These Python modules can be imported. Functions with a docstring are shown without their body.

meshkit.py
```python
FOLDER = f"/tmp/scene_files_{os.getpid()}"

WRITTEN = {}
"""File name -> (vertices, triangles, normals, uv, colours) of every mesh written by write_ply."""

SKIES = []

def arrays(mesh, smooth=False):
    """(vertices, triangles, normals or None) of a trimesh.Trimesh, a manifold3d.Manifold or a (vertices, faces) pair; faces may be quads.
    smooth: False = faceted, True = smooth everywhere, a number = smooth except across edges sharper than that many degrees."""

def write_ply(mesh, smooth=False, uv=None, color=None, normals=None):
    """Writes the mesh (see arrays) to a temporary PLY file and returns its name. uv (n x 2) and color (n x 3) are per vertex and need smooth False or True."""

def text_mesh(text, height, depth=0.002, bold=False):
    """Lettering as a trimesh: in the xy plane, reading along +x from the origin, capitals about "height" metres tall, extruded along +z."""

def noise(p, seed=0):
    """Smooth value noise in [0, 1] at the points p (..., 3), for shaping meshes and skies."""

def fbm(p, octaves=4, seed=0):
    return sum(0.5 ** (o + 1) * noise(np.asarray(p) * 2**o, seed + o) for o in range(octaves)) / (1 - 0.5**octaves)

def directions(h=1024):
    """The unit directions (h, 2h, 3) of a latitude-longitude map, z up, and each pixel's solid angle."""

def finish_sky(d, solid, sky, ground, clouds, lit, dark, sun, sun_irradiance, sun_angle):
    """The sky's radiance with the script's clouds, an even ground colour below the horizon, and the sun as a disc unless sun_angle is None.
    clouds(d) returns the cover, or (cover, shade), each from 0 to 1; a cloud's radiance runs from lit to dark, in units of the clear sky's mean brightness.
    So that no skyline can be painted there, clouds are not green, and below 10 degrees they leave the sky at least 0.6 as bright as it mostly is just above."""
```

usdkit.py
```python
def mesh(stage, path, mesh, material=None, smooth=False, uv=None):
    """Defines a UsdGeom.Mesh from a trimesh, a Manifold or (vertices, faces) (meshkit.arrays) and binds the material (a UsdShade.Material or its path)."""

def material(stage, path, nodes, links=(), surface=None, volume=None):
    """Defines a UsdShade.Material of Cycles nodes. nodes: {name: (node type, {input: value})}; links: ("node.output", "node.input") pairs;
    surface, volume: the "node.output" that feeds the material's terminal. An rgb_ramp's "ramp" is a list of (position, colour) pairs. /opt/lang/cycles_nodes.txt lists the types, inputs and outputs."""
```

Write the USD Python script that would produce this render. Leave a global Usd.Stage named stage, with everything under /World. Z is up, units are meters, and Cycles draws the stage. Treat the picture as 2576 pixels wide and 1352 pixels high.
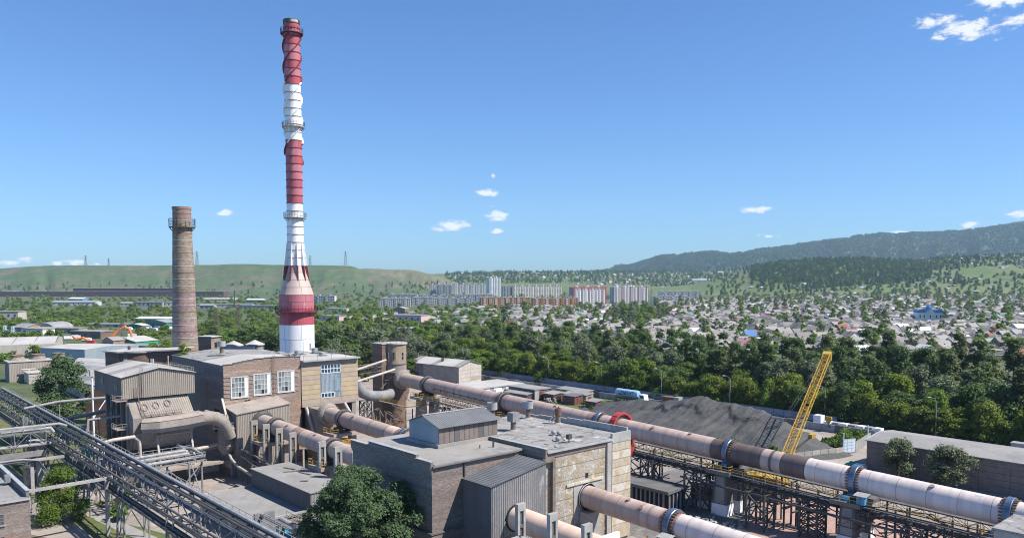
import math, random
import numpy as np
import usdkit, meshkit
from pxr import Usd, UsdGeom, UsdLux, UsdShade, Gf, Sdf

stage = Usd.Stage.CreateInMemory()
UsdGeom.SetStageUpAxis(stage, UsdGeom.Tokens.z)
UsdGeom.SetStageMetersPerUnit(stage, 1.0)
UsdGeom.Xform.Define(stage, '/World')
LK = '/World/Looks'
UsdGeom.Scope.Define(stage, LK)
rnd = random.Random(7)
rng = np.random.default_rng(11)

# ------------------------------------------------------------------ camera, sky, sun, exposure
EYE = 45.0
FPX, CX, CY, HZ = 2003.0, 1288.0, 832.0, 700.0
PITCH = math.atan((CY - HZ) / FPX)
cam = UsdGeom.Camera.Define(stage, '/World/camera')
cam.AddTranslateOp().Set(Gf.Vec3d(0, 0, EYE))
cam.AddRotateXYZOp().Set(Gf.Vec3f(90 - math.degrees(PITCH), 0, 0))
cam.CreateHorizontalApertureAttr(36.0)
cam.CreateVerticalApertureAttr(36.0 * 537 / 1024)
cam.CreateFocalLengthAttr(36.0 * FPX / 2576)
cam.CreateVerticalApertureOffsetAttr((CY - 676) * 36 / 2576)
cam.CreateClippingRangeAttr(Gf.Vec2f(1, 40000))
cam.CreateExposureAttr(0.8)
HAZE = 4.2e-5          # density of the air
SUN_AZ, SUN_EL = math.radians(-13), math.radians(50)
SUNV = np.array([math.cos(SUN_AZ) * math.cos(SUN_EL), math.sin(SUN_AZ) * math.cos(SUN_EL), math.sin(SUN_EL)])
sun = UsdLux.DistantLight.Define(stage, '/World/sun')
sun.AddRotateZOp().Set(math.degrees(SUN_AZ))
sun.AddRotateYOp().Set(90 - math.degrees(SUN_EL))
sun.CreateIntensityAttr(1.25)
sun.CreateAngleAttr(0.53)
sun.CreateColorAttr(Gf.Vec3f(1.0, 0.94, 0.86))
sun.GetPrim().CreateAttribute('inputs:normalize', Sdf.ValueTypeNames.Bool).Set(True)

cp, sp = math.cos(PITCH), math.sin(PITCH)
def ray(u, v):
    x, y = (u - CX) / FPX, -(v - CY) / FPX
    return np.array([x, cp + y * sp, -sp + y * cp])
def at(u, v, z=0.0):
    d = ray(u, v); return np.array([0, 0, EYE]) + d * ((z - EYE) / d[2])
def atd(u, v, y):
    d = ray(u, v); return np.array([0, 0, EYE]) + d * (y / d[1])

# sky: single scattering, with small fair-weather clouds (directions) mixed in
clouds = [(1140, 568, 46, 15), (1112, 577, 26, 8), (1247, 543, 31, 19), (1252, 580, 17, 7), (1222, 486, 30, 11), (1241, 441, 7, 6), (1907, 526, 34, 11), (1936, 594, 24, 6),
          (2455, 72, 90, 24), (2345, 55, 50, 14), (2530, 60, 45, 9), (2520, 4, 70, 16), (2574, 44, 26, 9), (564, 535, 21, 9), (62, 650, 22, 9), (30, 660, 40, 8), (187, 659, 20, 7), (145, 662, 12, 5), (245, 664, 10, 4),
          (2440, 564, 24, 8), (2570, 538, 26, 11), (2262, 584, 30, 6), (1119, 692, 10, 5)]
nodes = {'co': ('texture_coordinate', {}), 'sky': ('sky_texture', dict(sky_type='single_scattering', sun_disc=False, sun_elevation=SUN_EL, sun_rotation=math.atan2(SUNV[0], SUNV[1]), altitude=150.0, aerosol_density=0.5, ozone_density=3.0, air_density=1.0)),
         'sx': ('separate_xyz', {}), 'az': ('math', dict(math_type='arctan2')), 'el': ('math', dict(math_type='arcsine')),
         'nm': ('mapping', dict(scale=(60., 60., 130.))), 'n': ('noise_texture', dict(scale=1.0, detail=6.0, roughness=.62)), 'cxyz': ('combine_xyz', {})}
links = [('co.generated', 'sx.vector'), ('sx.x', 'az.value1'), ('sx.y', 'az.value2'), ('sx.z', 'el.value1'), ('co.generated', 'nm.vector'), ('nm.vector', 'n.vector'), ('az.value', 'cxyz.x'), ('el.value', 'cxyz.y')]
prev = None
for i, (u, v, w, h) in enumerate(clouds):
    d = ray(u, v); d = d / np.linalg.norm(d)
    nodes[f'a{i}'] = ('vector_math', dict(math_type='subtract', vector2=(math.atan2(d[0], d[1]), math.asin(d[2]), 0.)))
    nodes[f'b{i}'] = ('vector_math', dict(math_type='divide', vector2=(w * 1.15 / FPX, h * 1.15 / FPX, 1.)))
    nodes[f'c{i}'] = ('vector_math', dict(math_type='length'))
    links += [('cxyz.vector', f'a{i}.vector1'), (f'a{i}.vector', f'b{i}.vector1'), (f'b{i}.vector', f'c{i}.vector1')]
    if prev:
        nodes[f'm{i}'] = ('math', dict(math_type='minimum'))
        links += [(prev, f'm{i}.value1'), (f'c{i}.value', f'm{i}.value2')]
        prev = f'm{i}.value'
    else:
        prev = f'c{i}.value'
nodes |= {'inv': ('math', dict(math_type='multiply_add', value2=-1.0, value3=0.42)), 'nn': ('math', dict(math_type='multiply_add', value2=3.0)), 'ramp': ('map_range', dict(range_type='smoothstep', from_min=1.0, from_max=1.75, to_min=0.0, to_max=0.9)),
          'clc': ('rgb_ramp', dict(ramp=[(0, (5.6, 6.1, 6.9)), (1, (8.6, 8.7, 9.0))])), 'tint': ('mix_color', dict(blend_type='multiply', fac=1.0, b=(.57, .88, 1.25), use_clamp=False)), 'mx': ('mix_color', dict(use_clamp=False)), 'bg': ('background_shader', dict(strength=0.072))}
links += [(prev, 'inv.value1'), ('n.fac', 'nn.value1'), ('inv.value', 'nn.value3'), ('nn.value', 'ramp.value'), ('ramp.result', 'mx.fac'), ('sky.color', 'tint.a'), ('tint.result', 'mx.a'), ('ramp.result', 'clc.fac'), ('clc.color', 'mx.b'), ('mx.result', 'bg.color')]
skymat = usdkit.material(stage, LK + '/sky_air', nodes, links, surface='bg.background')
dome = UsdLux.DomeLight.Define(stage, '/World/sky')
UsdShade.MaterialBindingAPI.Apply(dome.GetPrim()).Bind(skymat)

# ------------------------------------------------------------------ frames and helpers
O = np.array([-32.6, 235.0])
KV = np.array([0.6676, -0.7445]); KV /= np.linalg.norm(KV)
NV = np.array([-KV[1], KV[0]])
KANG = math.degrees(math.atan2(KV[1], KV[0]))
def wl(a, b, z=0.0):                       # plant frame (along the kilns, across them, up) to world
    q = O + a * KV + b * NV; return np.array([q[0], q[1], z])
def ab(P):
    q = np.asarray(P[:2], float) - O; return float(q @ KV), float(q @ NV)

used, base = {}, {}
def numbered(parent, name):
    k = (parent, name); n = used.get(k, 0); used[k] = n + 1
    return f'{parent}/{name}' + (f'_{n:03d}' if n else '')
def tag(p, label=None, cat=None, group=None, kind=None):
    for k, v in (('label', label), ('category', cat), ('group', group), ('kind', kind)):
        if v: p.SetCustomDataByKey(k, v)
def thing(name, label, cat, loc=(0, 0, 0), group=None, plant=True, rot=0.0, kind=None):
    """An Xform at the thing's base; its parts are given in the plant frame (or in its own turned frame: rot)."""
    path = numbered('/World', name)
    x = UsdGeom.Xform.Define(stage, path)
    w = wl(*loc) if plant else np.array(loc, float)
    x.AddTranslateOp().Set(Gf.Vec3d(*map(float, w)))
    x.AddRotateZOp().Set(float(KANG if plant else rot))
    tag(x.GetPrim(), label, cat, group, kind)
    base[path] = np.array(loc, float) if plant else np.zeros(3)
    return path
STUFF = {"handrail", "truss", "bracing", "tyre_pads", "seal_bracket", "parapet", "parapet_cap", "web", "hanger", "ladder", "roof_rail", "lubrication_line", "cable", "rails", "window_surround", "braces", "wires", "sleepers", "support"}
def obj(name, m, mat, parent='/World', smooth=False, plant=True, label=None, cat=None, group=None, kind=None):
    v, f = m.arrays() if isinstance(m, M) else m
    top = parent == '/World'
    if top and plant:
        v = np.c_[O + v[:, :1] * KV + v[:, 1:2] * NV, v[:, 2]]
    root = parent
    while root not in base and root != '/World': root = root.rsplit('/', 1)[0]
    if not top: v = v - base[root]
    path = numbered(parent, name)
    p = usdkit.mesh(stage, path, (v, f), mats[mat] if isinstance(mat, str) else mat, smooth=smooth).GetPrim()
    tag(p, label, cat, group, kind or ('stuff' if name in STUFF and not top else None))
    return path

class M:
    def __init__(s): s.v, s.f, s.n = [], [], 0
    def add(s, v, f):
        v = np.asarray(v, float); f = np.asarray(f, int)
        if f.ndim == 2 and f.shape[1] == 4: f = np.vstack([f[:, [0, 1, 2]], f[:, [0, 2, 3]]])
        s.v.append(v); s.f.append(f + s.n); s.n += len(v); return s
    def arrays(s): return np.vstack(s.v), np.vstack(s.f)
    BF = np.array([[0, 3, 2, 1], [4, 5, 6, 7], [0, 1, 5, 4], [1, 2, 6, 5], [2, 3, 7, 6], [3, 0, 4, 7]])
    def box(s, x0, x1, y0, y1, z0, z1):
        return s.add([(x0, y0, z0), (x1, y0, z0), (x1, y1, z0), (x0, y1, z0), (x0, y0, z1), (x1, y0, z1), (x1, y1, z1), (x0, y1, z1)], s.BF)
    def hexa(s, p): return s.add(p, s.BF)          # 4 bottom, 4 top, counter-clockwise
    def cbox(s, c, x, y, z): return s.box(c[0] - x / 2, c[0] + x / 2, c[1] - y / 2, c[1] + y / 2, c[2], c[2] + z)
    def bar(s, p, q, w, h=None):
        p, q = np.asarray(p, float), np.asarray(q, float); h = h or w
        d = q - p; L = np.linalg.norm(d)
        if L < 1e-6: return s
        d /= L; up = np.array([0, 0, 1.]) if abs(d[2]) < .95 else np.array([1., 0, 0])
        x = np.cross(d, up); x /= np.linalg.norm(x); y = np.cross(x, d)
        c = [(-1, -1), (1, -1), (1, 1), (-1, 1)]
        return s.add([o + x * w / 2 * i + y * h / 2 * j for o in (p, q) for i, j in c], s.BF)
    def tube(s, p, q, r, n=10, r2=None, cap=True):
        return s.pipe([p, q], [r, r if r2 is None else r2], n, cap)
    def pipe(s, pts, r, n=10, cap=True):
        P = np.asarray(pts, float); k = len(P); R = np.broadcast_to(np.asarray(r, float), (k,))
        t = np.diff(P, axis=0); t /= np.linalg.norm(t, axis=1)[:, None]
        T = np.vstack([t[:1], t[:-1] + t[1:], t[-1:]]); T /= np.linalg.norm(T, axis=1)[:, None]
        ref = np.array([0, 0, 1.]) if abs(T[0][2]) < .9 else np.array([1., 0, 0])
        V = []
        th = np.arange(n) / n * 2 * math.pi
        x = np.cross(T[0], ref); x /= np.linalg.norm(x)
        for i in range(k):
            x = x - T[i] * (x @ T[i]); x /= np.linalg.norm(x); y = np.cross(T[i], x)
            g = 1.0
            if 0 < i < k - 1: g = 1 / max(.5, (T[i] @ t[i]))
            V.append(P[i] + R[i] * (np.cos(th)[:, None] * x + np.sin(th)[:, None] * y) * (1 if g < 1.02 else 1 + (g - 1) * .5))
        F = [[i * n + j, i * n + (j + 1) % n, (i + 1) * n + (j + 1) % n, (i + 1) * n + j] for i in range(k - 1) for j in range(n)]
        s.add(np.vstack(V), F)
        if cap:
            for idx, rev in ((0, True), (k - 1, False)):
                vv = np.vstack([V[idx], P[idx]])
                ff = [[j, (j + 1) % n, n] if not rev else [(j + 1) % n, j, n] for j in range(n)]
                s.add(vv, ff)
        return s
    def lathe(s, c, prof, n=24, a0=0.0, a1=2 * math.pi):
        full = abs(a1 - a0 - 2 * math.pi) < 1e-6
        th = a0 + (a1 - a0) * np.arange(n if full else n + 1) / n; k = len(th)
        V = [np.c_[c[0] + r * np.cos(th), c[1] + r * np.sin(th), np.full(k, c[2] + z)] for r, z in prof]
        m_ = k if full else k - 1
        F = [[i * k + j, i * k + (j + 1) % k, (i + 1) * k + (j + 1) % k, (i + 1) * k + j] for i in range(len(prof) - 1) for j in range(m_)]
        return s.add(np.vstack(V), F)
    def sph(s, c, r, n=8):
        prof = [(r[0] * math.sin(t) if np.ndim(r) else r * math.sin(t), -(r[1] if np.ndim(r) else r) * math.cos(t)) for t in np.linspace(0.05, math.pi - .05, n // 2 + 2)]
        return s.lathe(c, prof, n)
    def poly(s, pts):
        return s.add(pts, [[0, i, i + 1] for i in range(1, len(pts) - 1)])
    def prism(s, pts, ext):
        P = np.asarray(pts, float); k = len(P); e = np.asarray(ext, float)
        s.add(P, [[0, i + 1, i] for i in range(1, k - 1)]); s.add(P + e, [[0, i, i + 1] for i in range(1, k - 1)])
        return s.add(np.vstack([P, P + e]), [[i, (i + 1) % k, k + (i + 1) % k, k + i] for i in range(k)])
    def fb(s, face, s0, s1, z0, z1, d0, d1):       # box on a wall: face = ('a'|'b'|'A'|'B', coordinate); outward is +a, -b, -a, +b
        k, c = face
        if k == 'a': return s.box(c + d0, c + d1, s0, s1, z0, z1)
        if k == 'A': return s.box(c - d1, c - d0, s0, s1, z0, z1)
        if k == 'b': return s.box(s0, s1, c - d1, c - d0, z0, z1)
        return s.box(s0, s1, c + d0, c + d1, z0, z1)
    def corr(s, p00, p10, p01, p11, pitch=.35, amp=.06):   # ribbed sheet; ribs run p0x -> p1x..: from edge p00-p10 to edge p01-p11
        p00, p10, p01, p11 = (np.asarray(p, float) for p in (p00, p10, p01, p11))
        L = np.linalg.norm(p10 - p00); k = max(2, int(L / pitch)) * 4
        nrm = np.cross(p10 - p00, p01 - p00); nrm /= np.linalg.norm(nrm)
        t = (np.arange(k + 1) / k)[:, None]
        o = np.where((np.arange(k + 1) % 4) < 2, 0, amp)[:, None] * nrm
        A, B = p00 * (1 - t) + p10 * t + o, p01 * (1 - t) + p11 * t + o
        return s.add(np.vstack([A, B]), [[i, i + 1, k + 2 + i, k + 1 + i] for i in range(k)])
    def rail(s, pts, h=1.1, step=2.0, w=.07, rails=2):
        for p, q in zip(pts[:-1], pts[1:]):
            p, q = np.asarray(p, float), np.asarray(q, float)
            n = max(1, int(np.linalg.norm(q - p) / step))
            for i in range(n + 1):
                c = p + (q - p) * i / n; s.bar(c, c + [0, 0, h], w)
            for j in range(rails):
                z = np.array([0, 0, h * (j + 1) / rails]); s.bar(p + z, q + z, w)
        return s
    def truss(s, p, q, h, n, w=.14, dw=.1):         # plane truss: lower chord p-q, upper chord h above
        p, q = np.asarray(p, float), np.asarray(q, float); z = np.array([0, 0, h])
        s.bar(p, q, w); s.bar(p + z, q + z, w)
        for i in range(n + 1):
            c = p + (q - p) * i / n; s.bar(c, c + z, dw)
            if i < n:
                d = p + (q - p) * (i + 1) / n
                s.bar(c + z * (i % 2), d + z * (1 - i % 2), dw)
        return s
    def lattice(s, bot, top, levels, w=.22, dw=.12, horiz=True):   # bot, top: four corner points
        B, T = np.asarray(bot, float), np.asarray(top, float); n = len(B)
        for i in range(n): s.bar(B[i], T[i], w)
        for l0, l1 in zip(levels[:-1], levels[1:]):
            for i in range(n):
                j = (i + 1) % n; g = lambda k, l: B[k] + (T[k] - B[k]) * l
                s.bar(g(i, l0), g(j, l1), dw); s.bar(g(j, l0), g(i, l1), dw)
                if horiz: s.bar(g(i, l1), g(j, l1), dw)
        return s

# ------------------------------------------------------------------ materials
mats = {}
KR = -math.radians(KANG)
def mat(name, c, c2=None, s=.25, r=.85, st=None, fr=False, mid=(.38, .62), fine=.1, fs=3.0, fst=None, bump=0, bs=6.0, stain=None, metal=0.0, spec=.35, detail=6.0, objrand=0.0, brick=None, transl=None, crack=None):
    n = {'g': ('geometry', {}), 'p': ('principled_bsdf', dict(roughness=r, metallic=metal, specular_ior_level=spec))}
    L, src = [], 'g.position'
    if fr:
        n['rot'] = ('vector_rotate', dict(rotate_type='z_axis', angle=KR)); L.append((src, 'rot.vector')); src = 'rot.vector'
    def stretch(key, sv):
        if sv is None: return src
        n[key] = ('vector_math', dict(math_type='multiply', vector2=sv)); L.append((src, key + '.vector1')); return key + '.vector'
    n['n1'] = ('noise_texture', dict(scale=s, detail=detail, roughness=.6)); L.append((stretch('s1', st), 'n1.vector'))
    n['r1'] = ('rgb_ramp', dict(ramp=[(0, c), (mid[0], c), (mid[1], c2 or c), (1, c2 or c)])); L.append(('n1.fac', 'r1.fac'))
    col = 'r1.color'
    for i, (sc, ss, sst, lo, hi, amt) in enumerate(stain or []):
        n[f't{i}'] = ('noise_texture', dict(scale=ss, detail=5.0, roughness=.6)); L.append((stretch(f'ts{i}', sst), f't{i}.vector'))
        n[f'tr{i}'] = ('map_range', dict(range_type='smoothstep', from_min=lo, from_max=hi, to_min=0., to_max=amt)); L.append((f't{i}.fac', f'tr{i}.value'))
        n[f'tm{i}'] = ('mix_color', dict(b=sc)); L += [(f'tr{i}.result', f'tm{i}.fac'), (col, f'tm{i}.a')]; col = f'tm{i}.result'
    if brick:
        bw, bh, mc, ms = brick
        n['bx'] = ('separate_xyz', {}); n['bs'] = ('math', dict(math_type='add')); n['bc'] = ('combine_xyz', {})
        n['bk'] = ('brick_texture', dict(scale=1.0, brick_width=bw, row_height=bh, mortar_size=ms, color1=(.75, .75, .75), color2=(1.15, 1.15, 1.15), mortar=mc))
        n['bm'] = ('mix_color', dict(blend_type='multiply', fac=1.0, use_clamp=False))
        L += [(src, 'bx.vector'), ('bx.x', 'bs.value1'), ('bx.y', 'bs.value2'), ('bs.value', 'bc.x'), ('bx.z', 'bc.y'), ('bc.vector', 'bk.vector'), (col, 'bm.a'), ('bk.color', 'bm.b')]; col = 'bm.result'
    if crack:
        n['kd'] = ('noise_texture', dict(scale=.6, detail=3.0)); n['kv'] = ('vector_math', dict(math_type='multiply_add', vector2=(2.6, 2.6, 0)))
        n['kx'] = ('voronoi_texture', dict(feature='distance_to_edge', scale=crack[0])); n['km'] = ('map_range', dict(range_type='smoothstep', from_min=0.0, from_max=crack[1], to_min=crack[2], to_max=0.)); n['kc'] = ('mix_color', dict(b=(.07, .07, .065)))
        L += [('g.position', 'kd.vector'), ('kd.color', 'kv.vector1'), ('g.position', 'kv.vector3'), ('kv.vector', 'kx.vector'), ('kx.distance', 'km.value'), ('km.result', 'kc.fac'), (col, 'kc.a')]; col = 'kc.result'
    n['n2'] = ('noise_texture', dict(scale=fs, detail=4.0, roughness=.65)); L.append((stretch('s2', fst), 'n2.vector'))
    n['mr'] = ('map_range', dict(from_min=.3, from_max=.7, to_min=1 - fine, to_max=1 + fine)); L.append(('n2.fac', 'mr.value'))
    n['hv'] = ('hsv', {}); L += [(col, 'hv.color'), ('mr.result', 'hv.value')]
    col = 'hv.color'
    if objrand:
        n['oi'] = ('object_info', {}); n['om'] = ('map_range', dict(to_min=1 - objrand, to_max=1 + objrand)); n['oh'] = ('hsv', {})
        L += [('oi.random', 'om.value'), (col, 'oh.color'), ('om.result', 'oh.value')]; col = 'oh.color'
    L.append((col, 'p.base_color'))
    if bump:
        n['n3'] = ('noise_texture', dict(scale=bs, detail=5.0)); n['bp'] = ('bump', dict(strength=bump, distance=.2))
        L += [(src, 'n3.vector'), ('n3.fac', 'bp.height'), ('bp.normal', 'p.normal')]
    surf = 'p.BSDF'
    if transl:
        n['tl'] = ('translucent_bsdf', {}); n['th'] = ('hsv', dict(value=1.3, saturation=1.15)); n['mc'] = ('mix_closure', dict(fac=transl))
        L += [(col, 'th.color'), ('th.color', 'tl.color'), ('p.BSDF', 'mc.closure1'), ('tl.BSDF', 'mc.closure2')]; surf = 'mc.closure'
    mats[name] = usdkit.material(stage, f'{LK}/{name}', n, L, surface=surf)

W = (1, 1, 1)
VS = (1, 1, .12)           # vertical streaks
HS = (.12, .12, 1.6)       # horizontal streaks
mat('ground', (.045, .075, .022), (.09, .1, .045), s=.012, fine=.25, fs=.15, stain=[((.26, .22, .16), .02, None, .62, .72, .7)])
mat('yard', (.315, .27, .235), (.225, .196, .173), crack=(.12, .012, .5), s=.06, fine=.12, fs=.8, stain=[((.17, .155, .14), .11, None, .56, .66, .7), ((.41, .36, .31), .05, None, .6, .68, .6)])
mat('road', (.055, .056, .058), (.08, .08, .08), s=.1)
mat('wetdirt', (.12, .085, .055), (.17, .12, .085), s=.2, fine=.15, r=.6)
mat('gravelred', (.36, .235, .19), (.28, .19, .155), s=.12, fine=.18, fs=1.2, bump=.5, bs=1.5)
mat('soot_floor', (.115, .11, .105), (.16, .15, .14), s=.12, fine=.2, fs=1.0, crack=(.15, .012, .5), stain=[((.24, .2, .175), .15, None, .56, .68, .7)])  # dark grey concrete, with shade from the kiln structures painted into its colour
mat('slab', (.28, .265, .24), (.23, .225, .215), s=.3, fine=.1)
mat('grass', (.06, .095, .022), (.13, .125, .05), s=.25, fine=.3, fs=3)
mat('weeds', (.055, .11, .018), (.1, .16, .03), s=.4, fine=.3, fs=2, transl=.25)
mat('heap', (.075, .076, .075), (.105, .105, .1), s=.15, fine=.22, fs=1.6, bump=.9, bs=.9, stain=[((.05, .05, .05), .25, (1, 1, .3), .58, .7, .6)])
mat('roofgrey', (.25, .243, .23), (.195, .191, .184), s=.12, fine=.08, fs=1.2, stain=[((.16, .16, .16), .25, None, .57, .7, .6)])
mat('roofcracked', (.275, .268, .252), (.205, .2, .192), crack=(.28, .05, .75), s=.16, fine=.1, fs=1.5, stain=[((.14, .14, .14), .5, None, .6, .66, .7), ((.42, .42, .41), .2, None, .58, .66, .7)])
mat('roofplain', (.26, .247, .228), (.21, .2, .187), s=.1, fine=.08, fs=.6, stain=[((.15, .145, .135), .22, None, .56, .68, .6), ((.32, .31, .285), .35, (1, .4, 1), .6, .72, .5)])
mat('roofpale', (.4, .385, .36), (.33, .32, .305), s=.1, fine=.07)
mat('roofdark', (.15, .155, .16), (.12, .125, .13), s=.2, fine=.1)
mat('flashing', (.36, .37, .37), (.28, .29, .29), s=.5, r=.5)
mat('brickgrey', (.15, .125, .115), (.2, .165, .145), s=.5, fr=True, st=HS, fine=.16, fs=5, brick=(.52, .17, (.9, .9, .9), .012), stain=[((.26, .16, .11), .7, HS, .55, .68, .65), ((.27, .255, .24), .6, HS, .58, .7, .6)], bump=.4, bs=4)
mat('brickred', (.26, .185, .148), (.22, .168, .142), s=.4, fr=True, st=HS, fine=.16, fs=5, brick=(.52, .17, (1.05, 1.0, .95), .012), stain=[((.38, .31, .26), .55, HS, .52, .66, .7), ((.37, .18, .11), .16, (1, 1, .5), .57, .68, .6)], bump=.4, bs=4)
mat('brickdark', (.13, .088, .068), (.185, .125, .095), s=.5, st=HS, fine=.18, fs=3, brick=(.52, .17, (1.0, .95, .9), .015))
mat('brickbelt', (.2, .165, .14), (.26, .22, .19), s=.6, fine=.15)
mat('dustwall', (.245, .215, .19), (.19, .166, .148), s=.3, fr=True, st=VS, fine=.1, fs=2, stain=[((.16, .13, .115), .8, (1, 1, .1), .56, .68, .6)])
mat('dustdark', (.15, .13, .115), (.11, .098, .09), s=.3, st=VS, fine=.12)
mat('corr_dust', (.285, .252, .215), (.225, .2, .174), s=.3, st=VS, fine=.1, fs=2, stain=[((.19, .16, .14), .5, VS, .58, .72, .6)])
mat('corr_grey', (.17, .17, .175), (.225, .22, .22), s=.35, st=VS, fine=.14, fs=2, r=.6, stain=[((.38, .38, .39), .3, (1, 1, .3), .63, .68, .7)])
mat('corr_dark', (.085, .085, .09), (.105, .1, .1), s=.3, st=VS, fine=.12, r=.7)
mat('corr_blue', (.2, .27, .32), (.26, .3, .33), s=.4, st=VS, fine=.14, fs=2, r=.6)
mat('corr_bluegrey', (.2, .245, .28), (.24, .28, .3), s=.5, st=VS, fine=.1, r=.55)
mat('corr_roof', (.26, .265, .27), (.21, .215, .22), s=.3, fine=.08, r=.6)
mat('corr_roof_dark', (.16, .165, .17), (.13, .135, .14), s=.3, fine=.1, r=.6)
pan = dict(s=.5, fr=True, fine=.12, fs=4)
mat('panel_ochre', (.4, .315, .2), (.335, .27, .185), **pan, stain=[((.3, .245, .19), .5, (1, 1, .4), .56, .7, .6)])
mat('panel_tan', (.345, .28, .215), (.295, .242, .19), **pan, stain=[((.27, .22, .18), .5, (1, 1, .4), .56, .7, .6)])
mat('panel_dusty', (.3, .25, .205), (.25, .21, .175), **pan)
mat('panel_worn', (.39, .358, .308), (.345, .277, .18), s=.8, fr=True, mid=(.4, .6), st=(1, 1, .5), detail=9.0, fine=.2, fs=6, stain=[((.21, .205, .2), .35, (1, 1, .12), .56, .64, .75)])
mat('panel_white', (.46, .43, .38), (.38, .3, .18), s=.7, fr=True, mid=(.45, .62), st=(1, 1, .5), detail=9.0, fine=.18, fs=6, stain=[((.3, .29, .27), .9, VS, .6, .7, .5)])
mat('stucco', (.33, .305, .268), (.285, .228, .15), s=.3, fr=True, mid=(.38, .6), detail=10.0, fine=.38, fs=4.5, stain=[((.2, .195, .19), .22, (1, 1, .08), .53, .6, .85), ((.5, .49, .46), .9, W, .57, .66, .7)], bump=.5, bs=3)
mat('panel_pale', (.42, .385, .335), (.35, .32, .282), **pan, stain=[((.3, .27, .24), .4, (1, 1, .3), .58, .7, .6)])
mat('panel_brown', (.19, .155, .135), (.145, .12, .11), **pan, stain=[((.25, .2, .17), .4, VS, .58, .7, .5)])
mat('panel_grey', (.27, .265, .26), (.22, .215, .21), **pan)
mat('concrete', (.33, .32, .3), (.26, .255, .245), s=.4, fine=.12, fs=2, stain=[((.17, .165, .16), .5, VS, .57, .7, .6)])
mat('concrete_dusty', (.31, .267, .23), (.245, .213, .187), s=.4, fine=.12, fs=2)
mat('concrete_dark', (.13, .125, .12), (.095, .092, .09), s=.4, fine=.14, fs=2)
mat('whitewash', (.72, .73, .74), (.6, .61, .62), s=.4, fine=.06)
kil = dict(fr=True, s=.5, st=(1.6, .12, .12), fine=.07, fs=2.0, fst=(1.5, .3, .3), r=.6, spec=.4)
mat('kiln_pink', (.45, .345, .3), (.35, .265, .23), **kil, stain=[((.24, .165, .14), .5, (1.4, .15, .15), .55, .72, .7), ((.5, .43, .39), .25, (1.2, .3, .3), .56, .7, .7), ((.26, .19, .17), 1.2, W, .68, .76, .5)])
mat('kiln_dusty', (.42, .34, .28), (.34, .275, .23), **kil, stain=[((.25, .19, .16), .5, (1.4, .15, .15), .58, .72, .55)])
mat('kiln_mid', (.4, .31, .268), (.31, .24, .21), **kil, stain=[((.22, .155, .13), .5, (1.4, .15, .15), .55, .7, .7), ((.46, .38, .34), .25, (1.2, .3, .3), .56, .7, .6)])
mat('kiln_rust', (.35, .235, .19), (.26, .175, .15), **kil)
mat('kiln_orange', (.64, .47, .37), (.54, .39, .31), **kil)
mat('kiln_white', (.58, .51, .48), (.48, .425, .41), **kil, stain=[((.27, .29, .33), .35, (1, 1, .25), .58, .68, .6), ((.3, .25, .24), 1.5, W, .68, .75, .6)])
mat('kiln_dark', (.085, .07, .068), (.13, .1, .092), **kil, stain=[((.22, .12, .085), .5, (2.5, .1, .1), .6, .7, .6)])
mat('kiln_stripe', (.4, .32, .28), (.33, .27, .24), **kil, stain=[((.15, .11, .1), .7, W, .62, .68, .6)])
mat('rust', (.2, .1, .06), (.13, .07, .05), s=1.5, fine=.2)
mat('tyre_steel', (.16, .23, .33), (.1, .14, .2), s=.3, r=.38, metal=.55, fine=.1)
mat('tyre_dark', (.1, .095, .095), (.14, .125, .115), s=.3, r=.5, metal=.2)
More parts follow.
